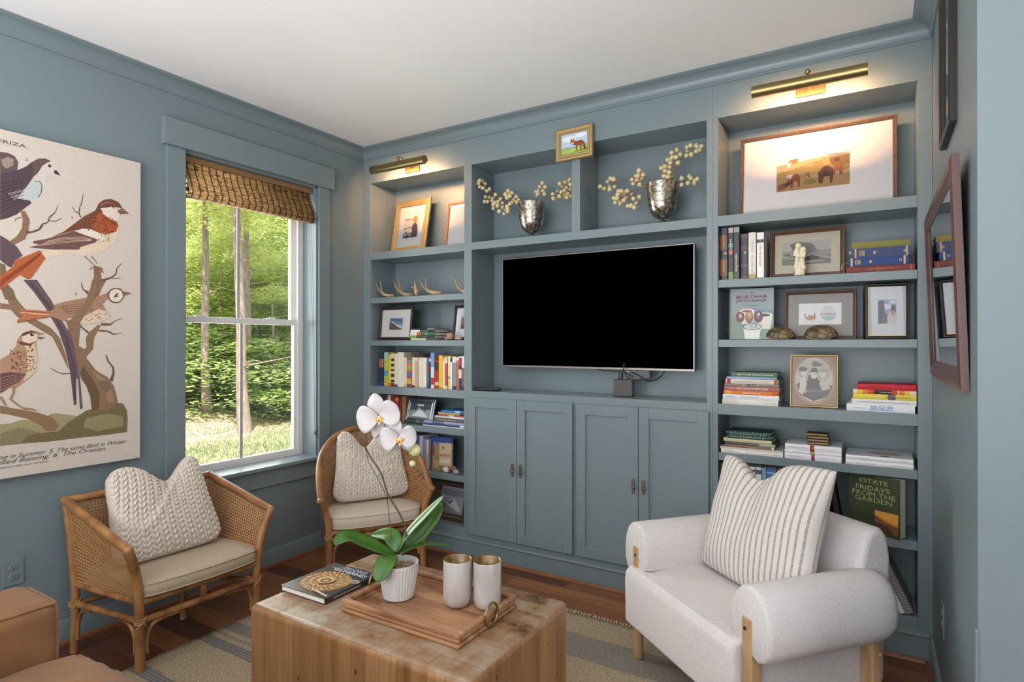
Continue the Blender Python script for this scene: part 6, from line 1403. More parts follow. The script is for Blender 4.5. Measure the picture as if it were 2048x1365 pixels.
# --- round backed cane chair in the corner
c2 = thing('cane_armchair', 'round backed cane and rattan armchair in the corner by the bookcase', 'chair', (.6525, -.5275, 0), math.radians(58.29))
for s_ in (-1, 1):
    pole(c2, [(s_*.277, 0, .0125 if s_ < 0 else 0), (s_*.277, 0, .28), (s_*.290, -.006, .38), (s_*.322, -.018, .468)], .0195, 'front_leg')
    pole(c2, [(s_*.20, .37, 0), (s_*.205, .375, .33)], .018, 'rear_leg')
    pole(c2, [(s_*.250, .0, .09), (s_*.250, .0, .16), (s_*.23, .0, .215), (s_*.175, .0, .236), (s_*.13, .0, .238)], .0085, 'corner_brace')
    binding(c2, (s_*.277, 0, .262), .0215)
    MB().ball((s_*.326, -.022, .476), .024, 14, 10, sc_=(1, 1, .8)).build('arm_cap', RATT, c2, smooth=True)
    pole(c2, [(s_*.277, 0, .10), (s_*.20, .37, .10)], .011, 'stretcher', sm=False)
AR = [(-.325, -.01, .475), (-.322, .06, .535), (-.310, .14, .625), (-.272, .235, .705), (-.19, .335, .772), (-.09, .39, .803), (0, .405, .810)]
AR = AR + [(-x, y, z) for x, y, z in AR[-2::-1]]
ap = smooth_pts(AR, 4); pole(c2, ap, .0175, 'back_hoop', sm=False)
bt = []
for p in ap:
    k = 1.0; bt.append(Vector((p.x*.86, max(.01, p.y*.93), .325)))
vs = []; uv = []; nv = 12; dl = 0
for i, (a, b) in enumerate(zip(bt, ap)):
    if i: dl += ((a-bt[i-1]).length+(b-ap[i-1]).length)/2
    for jx in range(nv+1): q = a.lerp(b, jx/nv); vs.append(q); uv.append((dl, (q-a).length))
mb = MB(); K = nv+1; mb.add(vs, [(i*K+jx, i*K+jx+1, (i+1)*K+jx+1, (i+1)*K+jx) for i in range(len(ap)-1) for jx in range(nv)]); mb.build('cane_panel', CANE, c2, smooth='all', uv=uv)
pole(c2, bt, .012, 'seat_rail', sm=False)
pole(c2, [(-.277, 0, .283), (.277, 0, .283)], .0155, 'seat_rail', sm=False); pole(c2, [(-.277, 0, .248), (.277, 0, .248)], .013, 'stretcher', sm=False)
out = rounded([(-.262, -.012), (-.15, -.040), (0, -.048), (.15, -.040), (.262, -.012), (.272, .12), (.225, .27), (.11, .355), (-.11, .355), (-.225, .27), (-.272, .12)], .05)
cushion(c2, out, .300, .372, SEATF2, puff=.016)

# ------------------------------------------------------------------ pillows
def pillow(nm, label, m, loc, rz, lean, BL, BR, TR, TL, dip, dip_at, half, disp=None, nu=60, nv=50, roll=0, stripe=False, dipw=.2, cat='pillow', side=.018, round_=.0):
    vs = []; uv = []; N = 0
    Wd = ((BR[0]-BL[0])+(TR[0]-TL[0]))/2; Hd = (TL[1]-BL[1]+TR[1]-BR[1])/2
    for face in (-1, 1):
        for j in range(nv+1):
            for i in range(nu+1):
                s_, t_ = i/nu, j/nv
                x = (BL[0]*(1-s_)+BR[0]*s_)*(1-t_)+(TL[0]*(1-s_)+TR[0]*s_)*t_; z = (BL[1]*(1-s_)+BR[1]*s_)*(1-t_)+(TL[1]*(1-s_)+TR[1]*s_)*t_
                g = math.exp(-((s_-dip_at)/dipw)**2); z -= dip*g*t_**2.2
                x += side*(1 if s_ < .5 else -1)*abs(2*s_-1)**2*(4*t_*(1-t_)); z += .010*(4*s_*(1-s_))*(1-t_)*-.3
                cs = (abs(2*s_-1)**7)*(abs(2*t_-1)**7)*round_; x -= (x-(BL[0]+BR[0]+TL[0]+TR[0])/4)*cs; z -= (z-(BL[1]+TL[1])/2)*cs
                e = max(0, 4*s_*(1-s_))**.42*max(0, 4*t_*(1-t_))**.42
                e *= 1-.38*g*t_**1.5
                h = half*e
                d = disp(s_*Wd, t_*Hd, s_, t_)*min(1, e*2.2+.25) if disp and face < 0 else (disp(s_*Wd, t_*Hd, s_, t_)*.7 if disp else 0)
                # a fold runs down from the dent
                y = face*(h+d) if (i not in (0, nu) and j not in (0, nv)) else 0
                vs.append((x, y, z)); uv.append((s_*Wd, t_*Hd))
    K = nu+1; M0 = (nu+1)*(nv+1)
    fs = [(j*K+i, j*K+i+1, (j+1)*K+i+1, (j+1)*K+i) for j in range(nv) for i in range(nu)]
    fs += [(M0+j*K+i, M0+(j+1)*K+i, M0+(j+1)*K+i+1, M0+j*K+i+1) for j in range(nv) for i in range(nu)]
    mb = MB(); mb.add(vs, fs)
    o = mb.build(nm, m, None, smooth='all', uv=uv, fix=False)
    bm = bmesh.new(); bm.from_mesh(o.data); bmesh.ops.remove_doubles(bm, verts=[v for v in bm.verts if abs(v.co.y) < 1e-9], dist=1e-5); bm.to_mesh(o.data); bm.free()
    o.location = loc; o.rotation_euler = (math.radians(-lean), math.radians(roll), math.radians(rz)); return tag(o, label, cat)
WOOL = mat('chunky_wool', '#d3c9bb', .95, var=.08, vscale=40, spec=.1, sheen=.3, bump=.4, bscale=260)
def knit(cw, rh, amp):
    def f(a, b, s_, t_):
        x = (a/cw) % 1*2-1; col = int(a/cw)
        p = b/rh-abs(x)*.75
        st_ = abs(math.sin(math.pi*p))**.55
        g = (1-abs(x)**6)*(1-.45*math.exp(-(x/.16)**2))
        return amp*st_*g
    return f
k1 = knit(.037, .026, .016)
def knit1(a, b, s_, t_):
    # a cable curve swings through the plain stitches
    yc = .30-.16*math.sin(s_*5.2+.5)
    d = (b-yc)/.03
    base_ = k1(a+.02*math.sin(t_*4), b-.05*math.sin(s_*4), s_, t_)
    return base_*(1-.5*math.exp(-d*d*.3))+.012*math.exp(-d*d)*(0.75+.25*math.sin(a*180+b*60))
pillow('knit_pillow', 'chunky cream knit pillow with two tall corners in the square cane chair', WOOL, (.350, -1.580, .384), 89, 21, (-.235, 0), (.285, .0), (.222, .465), (-.205, .43), .115, .60, .080, knit1, 190, 160, dipw=.22, round_=.16)
k2 = knit(.034, .025, .015)
def knit2(a, b, s_, t_):
    v = k2(a, b, s_, t_)
    for (yc, ph) in ((.235, 0), (.15, 1.6)):
        c = yc+.030*math.sin(s_*8+ph); d = (b-c)/.020
        v = v*(1-.6*math.exp(-d*d*.4))+.013*math.exp(-d*d)*(.7+.3*math.sin(a*190+ph*3))
    return v
def c2w(a, t_, z):
    M = Matrix.Rotation(math.radians(58.29), 3, 'Z') @ Vector((a, t_, 0)); return (.6525+M.x, -.5275+M.y, z)
pillow('knit_pillow', 'chunky cream knit pillow with cable pattern in the round backed cane chair', WOOL, c2w(.02, .20, .396), 58.29, 17, (-.255, 0), (.250, .005), (.20, .39), (-.20, .445), .10, .42, .070, knit2, 190, 160, dipw=.16, round_=.16)
def stripe_mat():
    m, n, b, L = node_mat('striped_linen')
    tc = n.nodes.new('ShaderNodeTexCoord'); sp = n.nodes.new('ShaderNodeSeparateXYZ'); L(tc.outputs['UV'], sp.inputs[0])
    nz = n.nodes.new('ShaderNodeTexNoise'); nz.inputs['Scale'].default_value = 300; mp = n.nodes.new('ShaderNodeMapping'); mp.inputs['Scale'].default_value = (.3, 1, 1); L(tc.outputs['UV'], mp.inputs[0]); L(mp.outputs[0], nz.inputs['Vector'])
    a = n.nodes.new('ShaderNodeMath'); a.operation = 'DIVIDE'; a.inputs[1].default_value = .0275; L(sp.outputs['X'], a.inputs[0])
    f_ = n.nodes.new('ShaderNodeMath'); f_.operation = 'FRACT'; L(a.outputs[0], f_.inputs[0])
    r = n.nodes.new('ShaderNodeValToRGB'); r.color_ramp.interpolation = 'LINEAR'; e = r.color_ramp.elements
    e[0].position = .30; e[0].color = (0, 0, 0, 1); e[1].position = .66; e[1].color = (0, 0, 0, 1); k = e.new(.34); k.color = (1, 1, 1, 1); k = e.new(.62); k.color = (1, 1, 1, 1)
    L(f_.outputs[0], r.inputs[0])
    mm = n.nodes.new('ShaderNodeMath'); mm.operation = 'MULTIPLY'; L(r.outputs[0], mm.inputs[0])
    r2 = n.nodes.new('ShaderNodeMapRange'); r2.inputs['From Min'].default_value = .35; r2.inputs['From Max'].default_value = .55; r2.inputs['To Min'].default_value = .45; L(nz.outputs['Fac'], r2.inputs['Value']); L(r2.outputs[0], mm.inputs[1])
    mx_ = n.nodes.new('ShaderNodeMixRGB'); mx_.inputs[1].default_value = (*lin('#d9d3cd'), 1); mx_.inputs[2].default_value = (*lin('#9c9692'), 1); L(mm.outputs[0], mx_.inputs[0])
    L(mx_.outputs[0], b.inputs['Base Color']); b.inputs['Roughness'].default_value = .9; b.inputs['Specular IOR Level'].default_value = .15
    bp = n.nodes.new('ShaderNodeBump'); bp.inputs['Strength'].default_value = .3; bp.inputs['Distance'].default_value = .001; L(nz.outputs['Fac'], bp.inputs['Height']); L(bp.outputs[0], b.inputs['Normal'])
    return m
def wrink(a, b, s_, t_):
    g = math.exp(-((s_-.46)/.10)**2)*t_**1.5
    return -.020*g+.003*math.sin(a*22+b*9)*t_+.002*math.sin(b*30-a*14)

# ------------------------------------------------------------------ white armchair with rolled arms and wooden posts
FAB = mat('white_woven_upholstery', '#e2dedd', .92, color2='#cfcac9', vscale=300, stretch=(1, 1, .22), var=.05, spec=.12, bump=.6, bscale=420)
ASH = mat('pale_ash_wood', '#a8835c', .5, color2='#c3a17a', vscale=9, stretch=(3, 3, .5), var=.4)
ac = thing('armchair', 'low white upholstered armchair with rolled arms and pale wood posts', 'chair', (2.54, -.8625, 0), math.radians(-40.503))
MB().prism([(-.052, .165), (-.055, .36), (-.048, .39), (-.03, .404), (.10, .412), (.30, .412), (.45, .405), (.60, .395), (.60, .165)], -.376, .322, 'x').build('seat', FAB, ac, bevel=.016, seg=4, smooth=30)
MB().prism([(.40, .385), (.405, .42), (.475, .665), (.495, .705), (.525, .722), (.56, .716), (.585, .69), (.60, .62), (.60, .385)], -.370, .348, 'x').build('backrest', FAB, ac, bevel=.022, seg=4, smooth=30)
def arm(s_, t1, d=0):
    sec = [(.262, .412), (.259, .46), (.266, .51), (.285, .553), (.315, .582), (.352, .592), (.39, .583), (.420, .556), (.440, .512), (.448, .46), (.443, .41), (.424, .376), (.395, .362), (.378, .37)]
    n = len(sec); L_ = [(-.012, .90), (-.008, .97), (.006, 1.0), (.2, 1.0), (.4, 1.0), (t1-.08, 1.0), (t1-.035, .95), (t1-.01, .86), (t1, .7)]
    cx_, cz_ = .352, .47; vs = []
    for t_, k in L_:
        for a, z in sec: vs.append((s_*(cx_+(a-cx_)*k)+d, t_, cz_+(z-cz_)*k))
    fs = [(i*n+j, i*n+(j+1) % n, (i+1)*n+(j+1) % n, (i+1)*n+j) for i in range(len(L_)-1) for j in range(n)]+[tuple(range(n-1, -1, -1)), tuple((len(L_)-1)*n+j for j in range(n))]
    mb = MB(); mb.add(vs, fs); return mb.build('arm', FAB, ac, smooth=60)
arm(1, .535); arm(-1, .52)
HOLE = mat('bolt_hole', '#2a211a', .6)
for s_ in (-1, 1):
    x = s_*.347
    p = MB().box(x-.0225, -.0165, .156 if s_ < 0 else .0125, x+.0225, .03, .490).build('front_post', ASH, ac, bevel=.006, seg=3)
    for z in ([.455] if s_ < 0 else [.455, .26]): MB().lathe([(.0055, 0), (.0055, .003)], 12).xf(Matrix.Translation((x-.004*s_, -.0168, z)) @ Matrix.Rotation(math.radians(90), 4, 'X')).build('bolt_hole', HOLE, p)
    r_ = MB().box(s_*.350-.026, .478, 0, s_*.350+.026, .526, .38).build('rear_post', ASH, ac, bevel=.010, seg=3)
    for z in (.30, .17): MB().ball((s_*.376, .515, z), .009, 12, 8, sc_=(.5, 1, 1)).build('bolt_cap', ASH, r_, smooth=True)
MB().lathe([(.018, 0), (.0205, .004), (.0205, .158)], 20, (-.347, .0, .0125)).build('front_leg', ASH, ac, smooth=True)
def acw(a, t_, z):
    M = Matrix.Rotation(math.radians(-40.503), 3, 'Z') @ Vector((a, t_, 0)); return (2.54+M.x, -.8625+M.y, z)
pillow('striped_pillow', 'white linen pillow with thin grey stripes on the white armchair', stripe_mat(), acw(0.005, .255, .424), -40.503, 16.5, (-.275, .0), (.315, .0), (.305, .52), (-.280, .475), .085, .40, .082, wrink, 80, 70, dipw=.17, side=.022, round_=.02)
# ------------------------------------------------------------------ butcher block table
def block_mat():
    m, n, b, L = node_mat('butcher_block')
    tc = n.nodes.new('ShaderNodeTexCoord'); sp = n.nodes.new('ShaderNodeSeparateXYZ'); L(tc.outputs['Object'], sp.inputs[0])
    geo = n.nodes.new('ShaderNodeNewGeometry'); gs = n.nodes.new('ShaderNodeSeparateXYZ'); L(geo.outputs['Normal'], gs.inputs[0])
    def M2(op, a, b_=None, c=None):
        k = n.nodes.new('ShaderNodeMath'); k.operation = op
        for i, x in enumerate((a, b_, c)):
            if x is None: continue
            if isinstance(x, (int, float)): k.inputs[i].default_value = x
            else: L(x, k.inputs[i])
        return k.outputs[0]
    def mixc(f, a, c, mode='MIX'):
        k = n.nodes.new('ShaderNodeMixRGB'); k.blend_type = mode
        for i, x in enumerate((f, a, c)):
            if isinstance(x, (int, float)): k.inputs[i].default_value = x
            elif isinstance(x, tuple): k.inputs[i].default_value = x
            else: L(x, k.inputs[i])
        return k.outputs[0]
    # staves on the sides: count along x on the long side, along y on the short one
    ay = M2('ABSOLUTE', gs.outputs['Y']); onlong = M2('GREATER_THAN', ay, .6)
    co = M2('ADD', M2('MULTIPLY', sp.outputs['X'], onlong), M2('MULTIPLY', sp.outputs['Y'], M2('SUBTRACT', 1, onlong)))
    wn0 = n.nodes.new('ShaderNodeTexNoise'); wn0.inputs['Scale'].default_value = 5; wn0.noise_dimensions = '1D'; L(co, wn0.inputs['W'])
    u_ = M2('DIVIDE', M2('MULTIPLY_ADD', wn0.outputs['Fac'], .05, co), .060)
    idx_ = M2('FLOOR', u_); fr_ = M2('FRACT', u_)
    wn = n.nodes.new('ShaderNodeTexWhiteNoise'); wn.noise_dimensions = '1D'; L(idx_, wn.inputs['W'])
    mp = n.nodes.new('ShaderNodeMapping'); mp.inputs['Scale'].default_value = (22, 22, 1.6); L(tc.outputs['Object'], mp.inputs[0])
    nz = n.nodes.new('ShaderNodeTexNoise'); nz.inputs['Scale'].default_value = 1.5; nz.inputs['Detail'].default_value = 8; nz.inputs['Distortion'].default_value = .6; L(mp.outputs[0], nz.inputs['Vector'])
    val = M2('ADD', M2('MULTIPLY', wn.outputs['Value'], .25), M2('MULTIPLY', nz.outputs['Fac'], .70))
    r = n.nodes.new('ShaderNodeValToRGB'); e = r.color_ramp.elements; e[0].position = .2; e[0].color = (*lin('#7c5531'), 1); e[1].position = .8; e[1].color = (*lin('#b58a60'), 1); L(val, r.inputs[0])
    seam = M2('GREATER_THAN', M2('ABSOLUTE', M2('SUBTRACT', fr_, .5)), .487)
    side = mixc(M2('MULTIPLY', seam, .55), r.outputs[0], (*lin('#4f3018'), 1))
    # dark knots and nail marks near the upper edge
    vz = n.nodes.new('ShaderNodeTexVoronoi'); vz.inputs['Scale'].default_value = 1; mpv = n.nodes.new('ShaderNodeMapping'); mpv.inputs['Scale'].default_value = (16, 16, 9); L(tc.outputs['Object'], mpv.inputs[0]); L(mpv.outputs[0], vz.inputs['Vector'])
    side = mixc(M2('MULTIPLY', M2('LESS_THAN', vz.outputs['Distance'], .09), .75), side, (*lin('#3a2312'), 1))
    # worn top: larger end-grain blocks, grey where the finish has gone, darker stains
    br = n.nodes.new('ShaderNodeTexBrick'); br.inputs['Scale'].default_value = 1; br.inputs['Brick Width'].default_value = .21; br.inputs['Row Height'].default_value = .075; br.inputs['Mortar Size'].default_value = .0007
    br.inputs['Color1'].default_value = (0, 0, 0, 1); br.inputs['Color2'].default_value = (1, 1, 1, 1); br.inputs['Mortar'].default_value = (0, 0, 0, 1); L(tc.outputs['Object'], br.inputs['Vector'])
    n2 = n.nodes.new('ShaderNodeTexNoise'); n2.inputs['Scale'].default_value = 7; n2.inputs['Detail'].default_value = 8; n2.inputs['Roughness'].default_value = .65; L(tc.outputs['Object'], n2.inputs['Vector'])
    r3 = n.nodes.new('ShaderNodeValToRGB'); e = r3.color_ramp.elements; e[0].position = .34; e[0].color = (*lin('#412b1e'), 1); e[1].position = .62; e[1].color = (*lin('#ab9a87'), 1); k = e.new(.46); k.color = (*lin('#8f6d4c'), 1)
    L(M2('ADD', M2('MULTIPLY', n2.outputs['Fac'], .86), M2('MULTIPLY', br.outputs['Color'], .14)), r3.inputs[0])
    top = mixc(M2('MULTIPLY', br.outputs['Fac'], .5), r3.outputs[0], (*lin('#5a4230'), 1))
    n3 = n.nodes.new('ShaderNodeTexNoise'); n3.inputs['Scale'].default_value = 2.6; L(tc.outputs['Object'], n3.inputs['Vector'])
    warm = n.nodes.new('ShaderNodeMapRange'); warm.inputs['From Min'].default_value = .42; warm.inputs['From Max'].default_value = .6; warm.inputs['To Max'].default_value = .45; L(n3.outputs['Fac'], warm.inputs['Value'])
    top = mixc(warm.outputs[0], top, (*lin('#9c6e45'), 1))
    up = n.nodes.new('ShaderNodeMapRange'); up.inputs['From Min'].default_value = .55; up.inputs['From Max'].default_value = .85; L(gs.outputs['Z'], up.inputs['Value'])
    L(mixc(up.outputs[0], side, top), b.inputs['Base Color']); b.inputs['Roughness'].default_value = .36; b.inputs['Specular IOR Level'].default_value = .45
    bp = n.nodes.new('ShaderNodeBump'); bp.inputs['Strength'].default_value = .35; bp.inputs['Distance'].default_value = .003; L(M2('SUBTRACT', nz.outputs['Fac'], M2('MULTIPLY', seam, .8)), bp.inputs['Height']); L(bp.outputs[0], b.inputs['Normal'])
    return m
TZ = .44
tb = MB().box(-.475, -.3075, 0, .475, .3075, TZ-.0125).build('block_table', block_mat(), None, bevel=.022, seg=5, smooth=30)
tb.location = (1.730, -1.4825, .0125); tag(tb, 'solid butcher block coffee table with worn top standing on the jute rug', 'coffee table')

def wood_tray():
    return mat('acacia_tray', '#7d5136', .36, color2='#b98c66', vscale=3.5, stretch=(1, 7, 7), var=.5, spec=.5, bump=.1)
TW = wood_tray()
tr = thing('tray', 'reddish wooden tray with stepped edges and brass ring handles on the table', 'tray', (1.828, -1.4885, TZ+.0003))
hx, hy = .250, .1735
for i, (g, z0, z1) in enumerate(((0, 0, .0125), (.005, .0128, .0270), (.001, .0273, .044))):
    a, b_ = hx-g, hy-g
    if i == 0: MB().box(-a, -b_, z0, a, b_, z1).build('base_board', TW, tr, bevel=.0055, seg=4)
    else:
        mb = MB(); q = .020
        mb.box(-a, -b_, z0, a, -b_+q, z1).box(-a, b_-q, z0, a, b_, z1).box(-a, -b_+q, z0, -a+q, b_-q, z1).box(a-q, -b_+q, z0, a, b_-q, z1)
        mb.build('rim_moulding', TW, tr, bevel=.0060, seg=4)
MB().box(-hx+.02, -hy+.02, .0126, hx-.02, hy-.02, .020).build('tray_floor', TW, tr)
for s_ in (-1, 1):
    pts = [(s_*(hx+.004), .0+.036*math.cos(a), .042+.036*math.sin(a)) for a in [2*math.pi*i/32 for i in range(33)]]
    MB().tube(pts, .0042, 10, cap=False).build('ring_handle', BRASS, tr, smooth=True)
FLZ = TZ+.0205
def hat(x, y, z0, v):
    lo, hi = 0, 1.5
    for _ in range(40):
        m_ = (lo+hi)/2; p = Vector((x, y, m_))-CAM; vv = 682.5-FPX*p.dot(_u)/p.dot(_f)
        lo, hi = (m_, hi) if vv > v else (lo, m_)
    return lo
def atD(u, v, D): return CAM+(_f+_r*((u-1024)/FPX)-_u*((v-682.5)/FPX))*D
# fluted pot and orchid
pc = at(797, 1194, Z=FLZ); pot_h = hat(pc.x, pc.y, FLZ, 1124)-FLZ
POTW = mat('white_glazed_pot', '#d4d3d1', .35, spec=.5)
pt = thing('potted_orchid', 'white moth orchid in a white fluted pot on the tray', 'potted plant', (pc.x, pc.y, FLZ))
fl = lambda t, z: .028*abs(math.cos(t*20))
pr_ = [(0, 0), (.046, 0), (.051, .004)]+[(.051+(.069-.051)*k/6, .004+(pot_h-.014)*k/6) for k in range(7)]
pm = MB(); pm.lathe([(a, b_) for a, b_ in pr_], 160, flute=lambda t, z: (.060*abs(math.cos(t*19)) if .002 < z < pot_h-.006 else 0), cap=False)
pm.lathe([(.0695, pot_h-.011), (.0705, pot_h-.004), (.0705, pot_h), (.066, pot_h), (.063, pot_h-.02), (.058, pot_h-.05), (0, pot_h-.05)], 160, cap=False)
pm.build('fluted_pot', POTW, pt, smooth=60)
BARK = mat('orchid_bark', '#6b533c', .9, color2='#a58d6c', vscale=60, var=.6, bump=.6)
mb = MB(); rnd = random.Random(8)
mb.lathe([(0, pot_h-.025), (.03, pot_h-.018), (.062, pot_h-.024), (.062, pot_h-.03), (0, pot_h-.03)], 30)
mb.build('potting_bark', BARK, pt, smooth=True)
for k in range(26):
    a, r_ = rnd.uniform(0, 6.28), .05*math.sqrt(rnd.random()); c = (r_*math.cos(a), r_*math.sin(a), pot_h-.014)
    MB().ball(c, rnd.uniform(.006, .011), 7, 5, sc_=(1.3, .8, .6)).build('bark_chip', BARK, pt)
LEAF = mat('orchid_leaf', '#4a7426', .30, color2='#2c561d', vscale=6, var=.3, spec=.5)
LEAFU = LEAF
PO = Vector((pc.x, pc.y, FLZ))
def leaf(cl, wmax, up=(0, 0, 1), fold=.22, tip=.18, twist=0):
    P_ = smooth_pts([atD(u, v, D)-PO for u, v, D in cl], 5); n = len(P_); vs = []
    for i, p in enumerate(P_):
        t_ = i/(n-1); d = (P_[min(i+1, n-1)]-P_[max(i-1, 0)]).normalized()
        sd = d.cross(Vector(up)).normalized(); nn = sd.cross(d).normalized()
        w_ = wmax*min(1, (.35+t_*2.2))*max(0.02, (1-max(0, (t_-.55)/.45)**2.2))**.7*.5
        for k in range(-3, 4):
            f_ = k/3; vs.append(p+sd*w_*f_+nn*(abs(f_)**1.3*w_*fold-w_*.02))
    mb = MB(); K = 7
    mb.add(vs, [(i*K+k, i*K+k+1, (i+1)*K+k+1, (i+1)*K+k) for i in range(n-1) for k in range(K-1)])
    return mb.build('leaf', LEAF, pt, smooth='all', solid=.0022)
D0 = (pc-CAM).dot(_f)
leaf([(789, 1112, D0), (755, 1096, D0-.03), (720, 1082, D0-.06), (692, 1075, D0-.09), (668, 1090, D0-.12)], .068, up=(.30, -.35, 1))
leaf([(790, 1106, D0+.02), (788, 1082, D0+.04), (775, 1070, D0+.07), (744, 1071, D0+.10)], .060, up=(.2, -.5, .8))
leaf([(796, 1104, D0), (820, 1066, D0+.01), (852, 1032, D0+.02), (889, 992, D0+.03)], .062, up=(-.5, -.6, .5))
leaf([(800, 1102, D0+.02), (838, 1068, D0+.05), (862, 1038, D0+.06), (884, 1006, D0+.08)], .060, up=(.5, -.75, .3))
leaf([(798, 1110, D0-.01), (832, 1094, D0+.01), (866, 1089, D0+.03), (903, 1093, D0+.05)], .030, up=(0, 0, 1))
leaf([(789, 1112, D0-.01), (776, 1122, D0-.055), (764, 1142, D0-.085), (752, 1164, D0-.10)], .066, up=(.35, -.75, .6))
STEM = mat('orchid_stem', '#4f4838', .5, var=.2, vscale=40)
SD = D0+.02
stem = smooth_pts([atD(u, v, D)-PO for u, v, D in [(806, 1112, D0), (811, 1062, SD), (800, 1030, SD), (776, 989, SD), (762, 947, SD), (741, 915, SD), (731, 893, SD), (731, 874, SD), (737, 858, SD), (752, 846, SD)]], 6)
MB().tube(stem, [.0034-.0014*i/len(stem) for i in range(len(stem))], 8).build('flower_stem', STEM, pt, smooth=True)
s2 = smooth_pts([atD(u, v, D)-PO for u, v, D in [(752, 846, SD), (770, 850, SD), (782, 854, SD+.01), (796, 852, SD), (803, 864, SD), (806, 893, SD), (818, 915, SD), (826, 935, SD), (838, 945, SD), (843, 952, SD)]], 6)
MB().tube(s2, [.0022-.001*i/len(s2) for i in range(len(s2))], 8).build('flower_stem', STEM, pt, smooth=True)
MB().tube([atD(u, v, SD+.02)-PO for u, v in [(729, 890), (737, 925), (757, 960), (774, 995), (782, 1066), (790, 1120)]], .0013, 6).build('support_stake', STEM, pt)
for u, v in ((758, 940), (776, 988), (731, 876)):
    c = atD(u, v, SD)-PO; MB().tube([c+Vector((-.008, 0, .004)), c+Vector((.009, 0, -.004))], .0016, 5).build('stem_clip', STEM, pt)
PET = mat('orchid_petal', '#cdc8c8', .6, var=.03, vscale=30, spec=.2, sheen=.2); LIP = mat('orchid_lip', '#e0a52e', .5, color2='#efdca4', vscale=60, var=.4); THR = mat('orchid_throat', '#a8472c', .5)
def flower(u, v, D, petals, lip, r=1.0):
    c = atD(u, v, D)-PO; nx = Vector(_r); nz_ = Vector(_u); ny = Vector(_f)
    fb = None
    for kind, (ang, ln, wd, cup) in petals:
        # petal as curved blade in the flower's plane, a little cupped towards the viewer
        a = math.radians(ang); dr = nx*math.cos(a)+nz_*math.sin(a); sd = -nx*math.sin(a)+nz_*math.cos(a); vs = []; n1, n2 = 12, 8
        for i in range(n1+1):
            t_ = i/n1; w_ = wd*.5*(math.sin(math.pi*min(1, t_*.93+.05))**.62)*(.55+.75*t_ if kind == 'p' else 1.0)
            for k in range(-n2//2, n2//2+1):
                f_ = k/(n2/2); dp = cup*math.sin(t_*math.pi)*-.012 - .006*f_*f_*(1 if kind == 'p' else -1)+.004*math.sin(t_*5+f_*2)-(.006 if kind == 'p' else 0)
                vs.append(c+dr*(t_*ln)+sd*(w_*f_)+ny*dp)
        mb = MB(); K = n2+1; mb.add(vs, [(i*K+k, i*K+k+1, (i+1)*K+k+1, (i+1)*K+k) for i in range(n1) for k in range(n2)])
        mb.build('petal' if kind == 'p' else 'sepal', PET, pt, smooth='all', solid=.0009)
    lm = MB()
    lx, lz = lip; q = c+nx*lx+nz_*lz-ny*.012
    lm.ball(q, .0125, 12, 8, sc_=(1.2, 1, .8)); lm.tube([q, q+nx*.002-nz_*.012-ny*.006, q+nx*.001-nz_*.018-ny*.012], [.006, .005, .002], 8)
    for s_ in (-1, 1): lm.tube([q, q+nx*(.010*s_)+nz_*.004-ny*.008, q+nx*(.015*s_)+nz_*.012-ny*.010], [.005, .006, .002], 8, flat=.5)
    o = lm.build('lip', LIP, pt); md = o.modifiers.new('fuse', 'REMESH'); md.mode = 'VOXEL'; md.voxel_size = .0014; md.use_smooth_shade = True
    MB().ball(q+nz_*.010-ny*.002, .006, 10, 7).build('column', PET, pt, smooth=True); MB().ball(q-nz_*.001-ny*.010, .0042, 8, 6).build('throat', THR, pt, smooth=True)
flower(758, 834, SD-.02, [('s', (103, .084, .060, 1)), ('s', (258, .078, .050, -1)), ('p', (188, .078, .100, 1)), ('p', (20, .078, .098, 1)), ('s', (-38, .062, .052, -1))], (.004, -.010))
flower(798, 873, SD-.025, [('s', (108, .080, .046, 1)), ('s', (238, .055, .045, -1)), ('p', (190, .066, .088, 1)), ('p', (2, .064, .084, 1)), ('s', (-52, .064, .046, -1))], (.006, -.014))
BUD = mat('orchid_bud', '#c4c489', .45, color2='#e1deb4', vscale=30, var=.4)
for u, v, r_ in ((830, 901, .0235), (825, 928, .0125)):
    c = atD(u, v, SD-.005)-PO; MB().ball(c, r_, 14, 10, sc_=(1, .85, .95)).build('bud', BUD, pt, smooth=True)
for k, (u, v) in enumerate(((835, 941), (842, 948), (845, 956), (838, 952))): MB().ball(atD(u, v, SD)-PO, .0042, 8, 6, sc_=(1, 1, 1.3)).build('bud', STEM, pt, smooth=True)

# two ceramic cups with golden inside
CERM = mat('marbled_ceramic', '#c9c5c1', .22, color2='#a59e9a', vscale=9, stretch=(1, 1, .8), var=.2, spec=.55, coat=.4); AMB = mat('amber_glaze', '#a8813c', .2, color2='#5f4520', vscale=22, var=.35, coat=.4)
def vase(label, ub, vb, vt, r_, rz):
    c = at(ub, vb, Z=FLZ); h_ = hat(c.x, c.y, FLZ, vt)-FLZ
    t = thing('ceramic_vase', label, 'vase', (c.x, c.y, FLZ), rz)
    pr_ = [(0, 0), (r_*.55, 0), (r_*.80, .006), (r_*.94, .018), (r_*1.0, .036), (r_*1.0, h_*.5), (r_*1.01, h_-.003), (r_*.99, h_)]
    MB().lathe(pr_, 48, cap=False, flute=lambda t_, z: .010*math.sin(t_*2+z*14)).build('outer_wall', CERM, t, smooth=60)
    MB().lathe([(r_*.99, h_), (r_*.93, h_-.002), (r_*.92, h_*.5), (r_*.9, .03), (r_*.6, .008), (0, .006)], 48, cap=False, flute=lambda t_, z: .010*math.sin(t_*2+z*14)).build('glazed_inside', AMB, t, smooth=60)
vase('left white marbled ceramic cup with an olive gold inside', 915, 1211, 1118, .0485, .3)
vase('right white marbled ceramic cup with an amber inside, behind the ring handle', 974.5, 1216, 1121, .0475, 2.0)

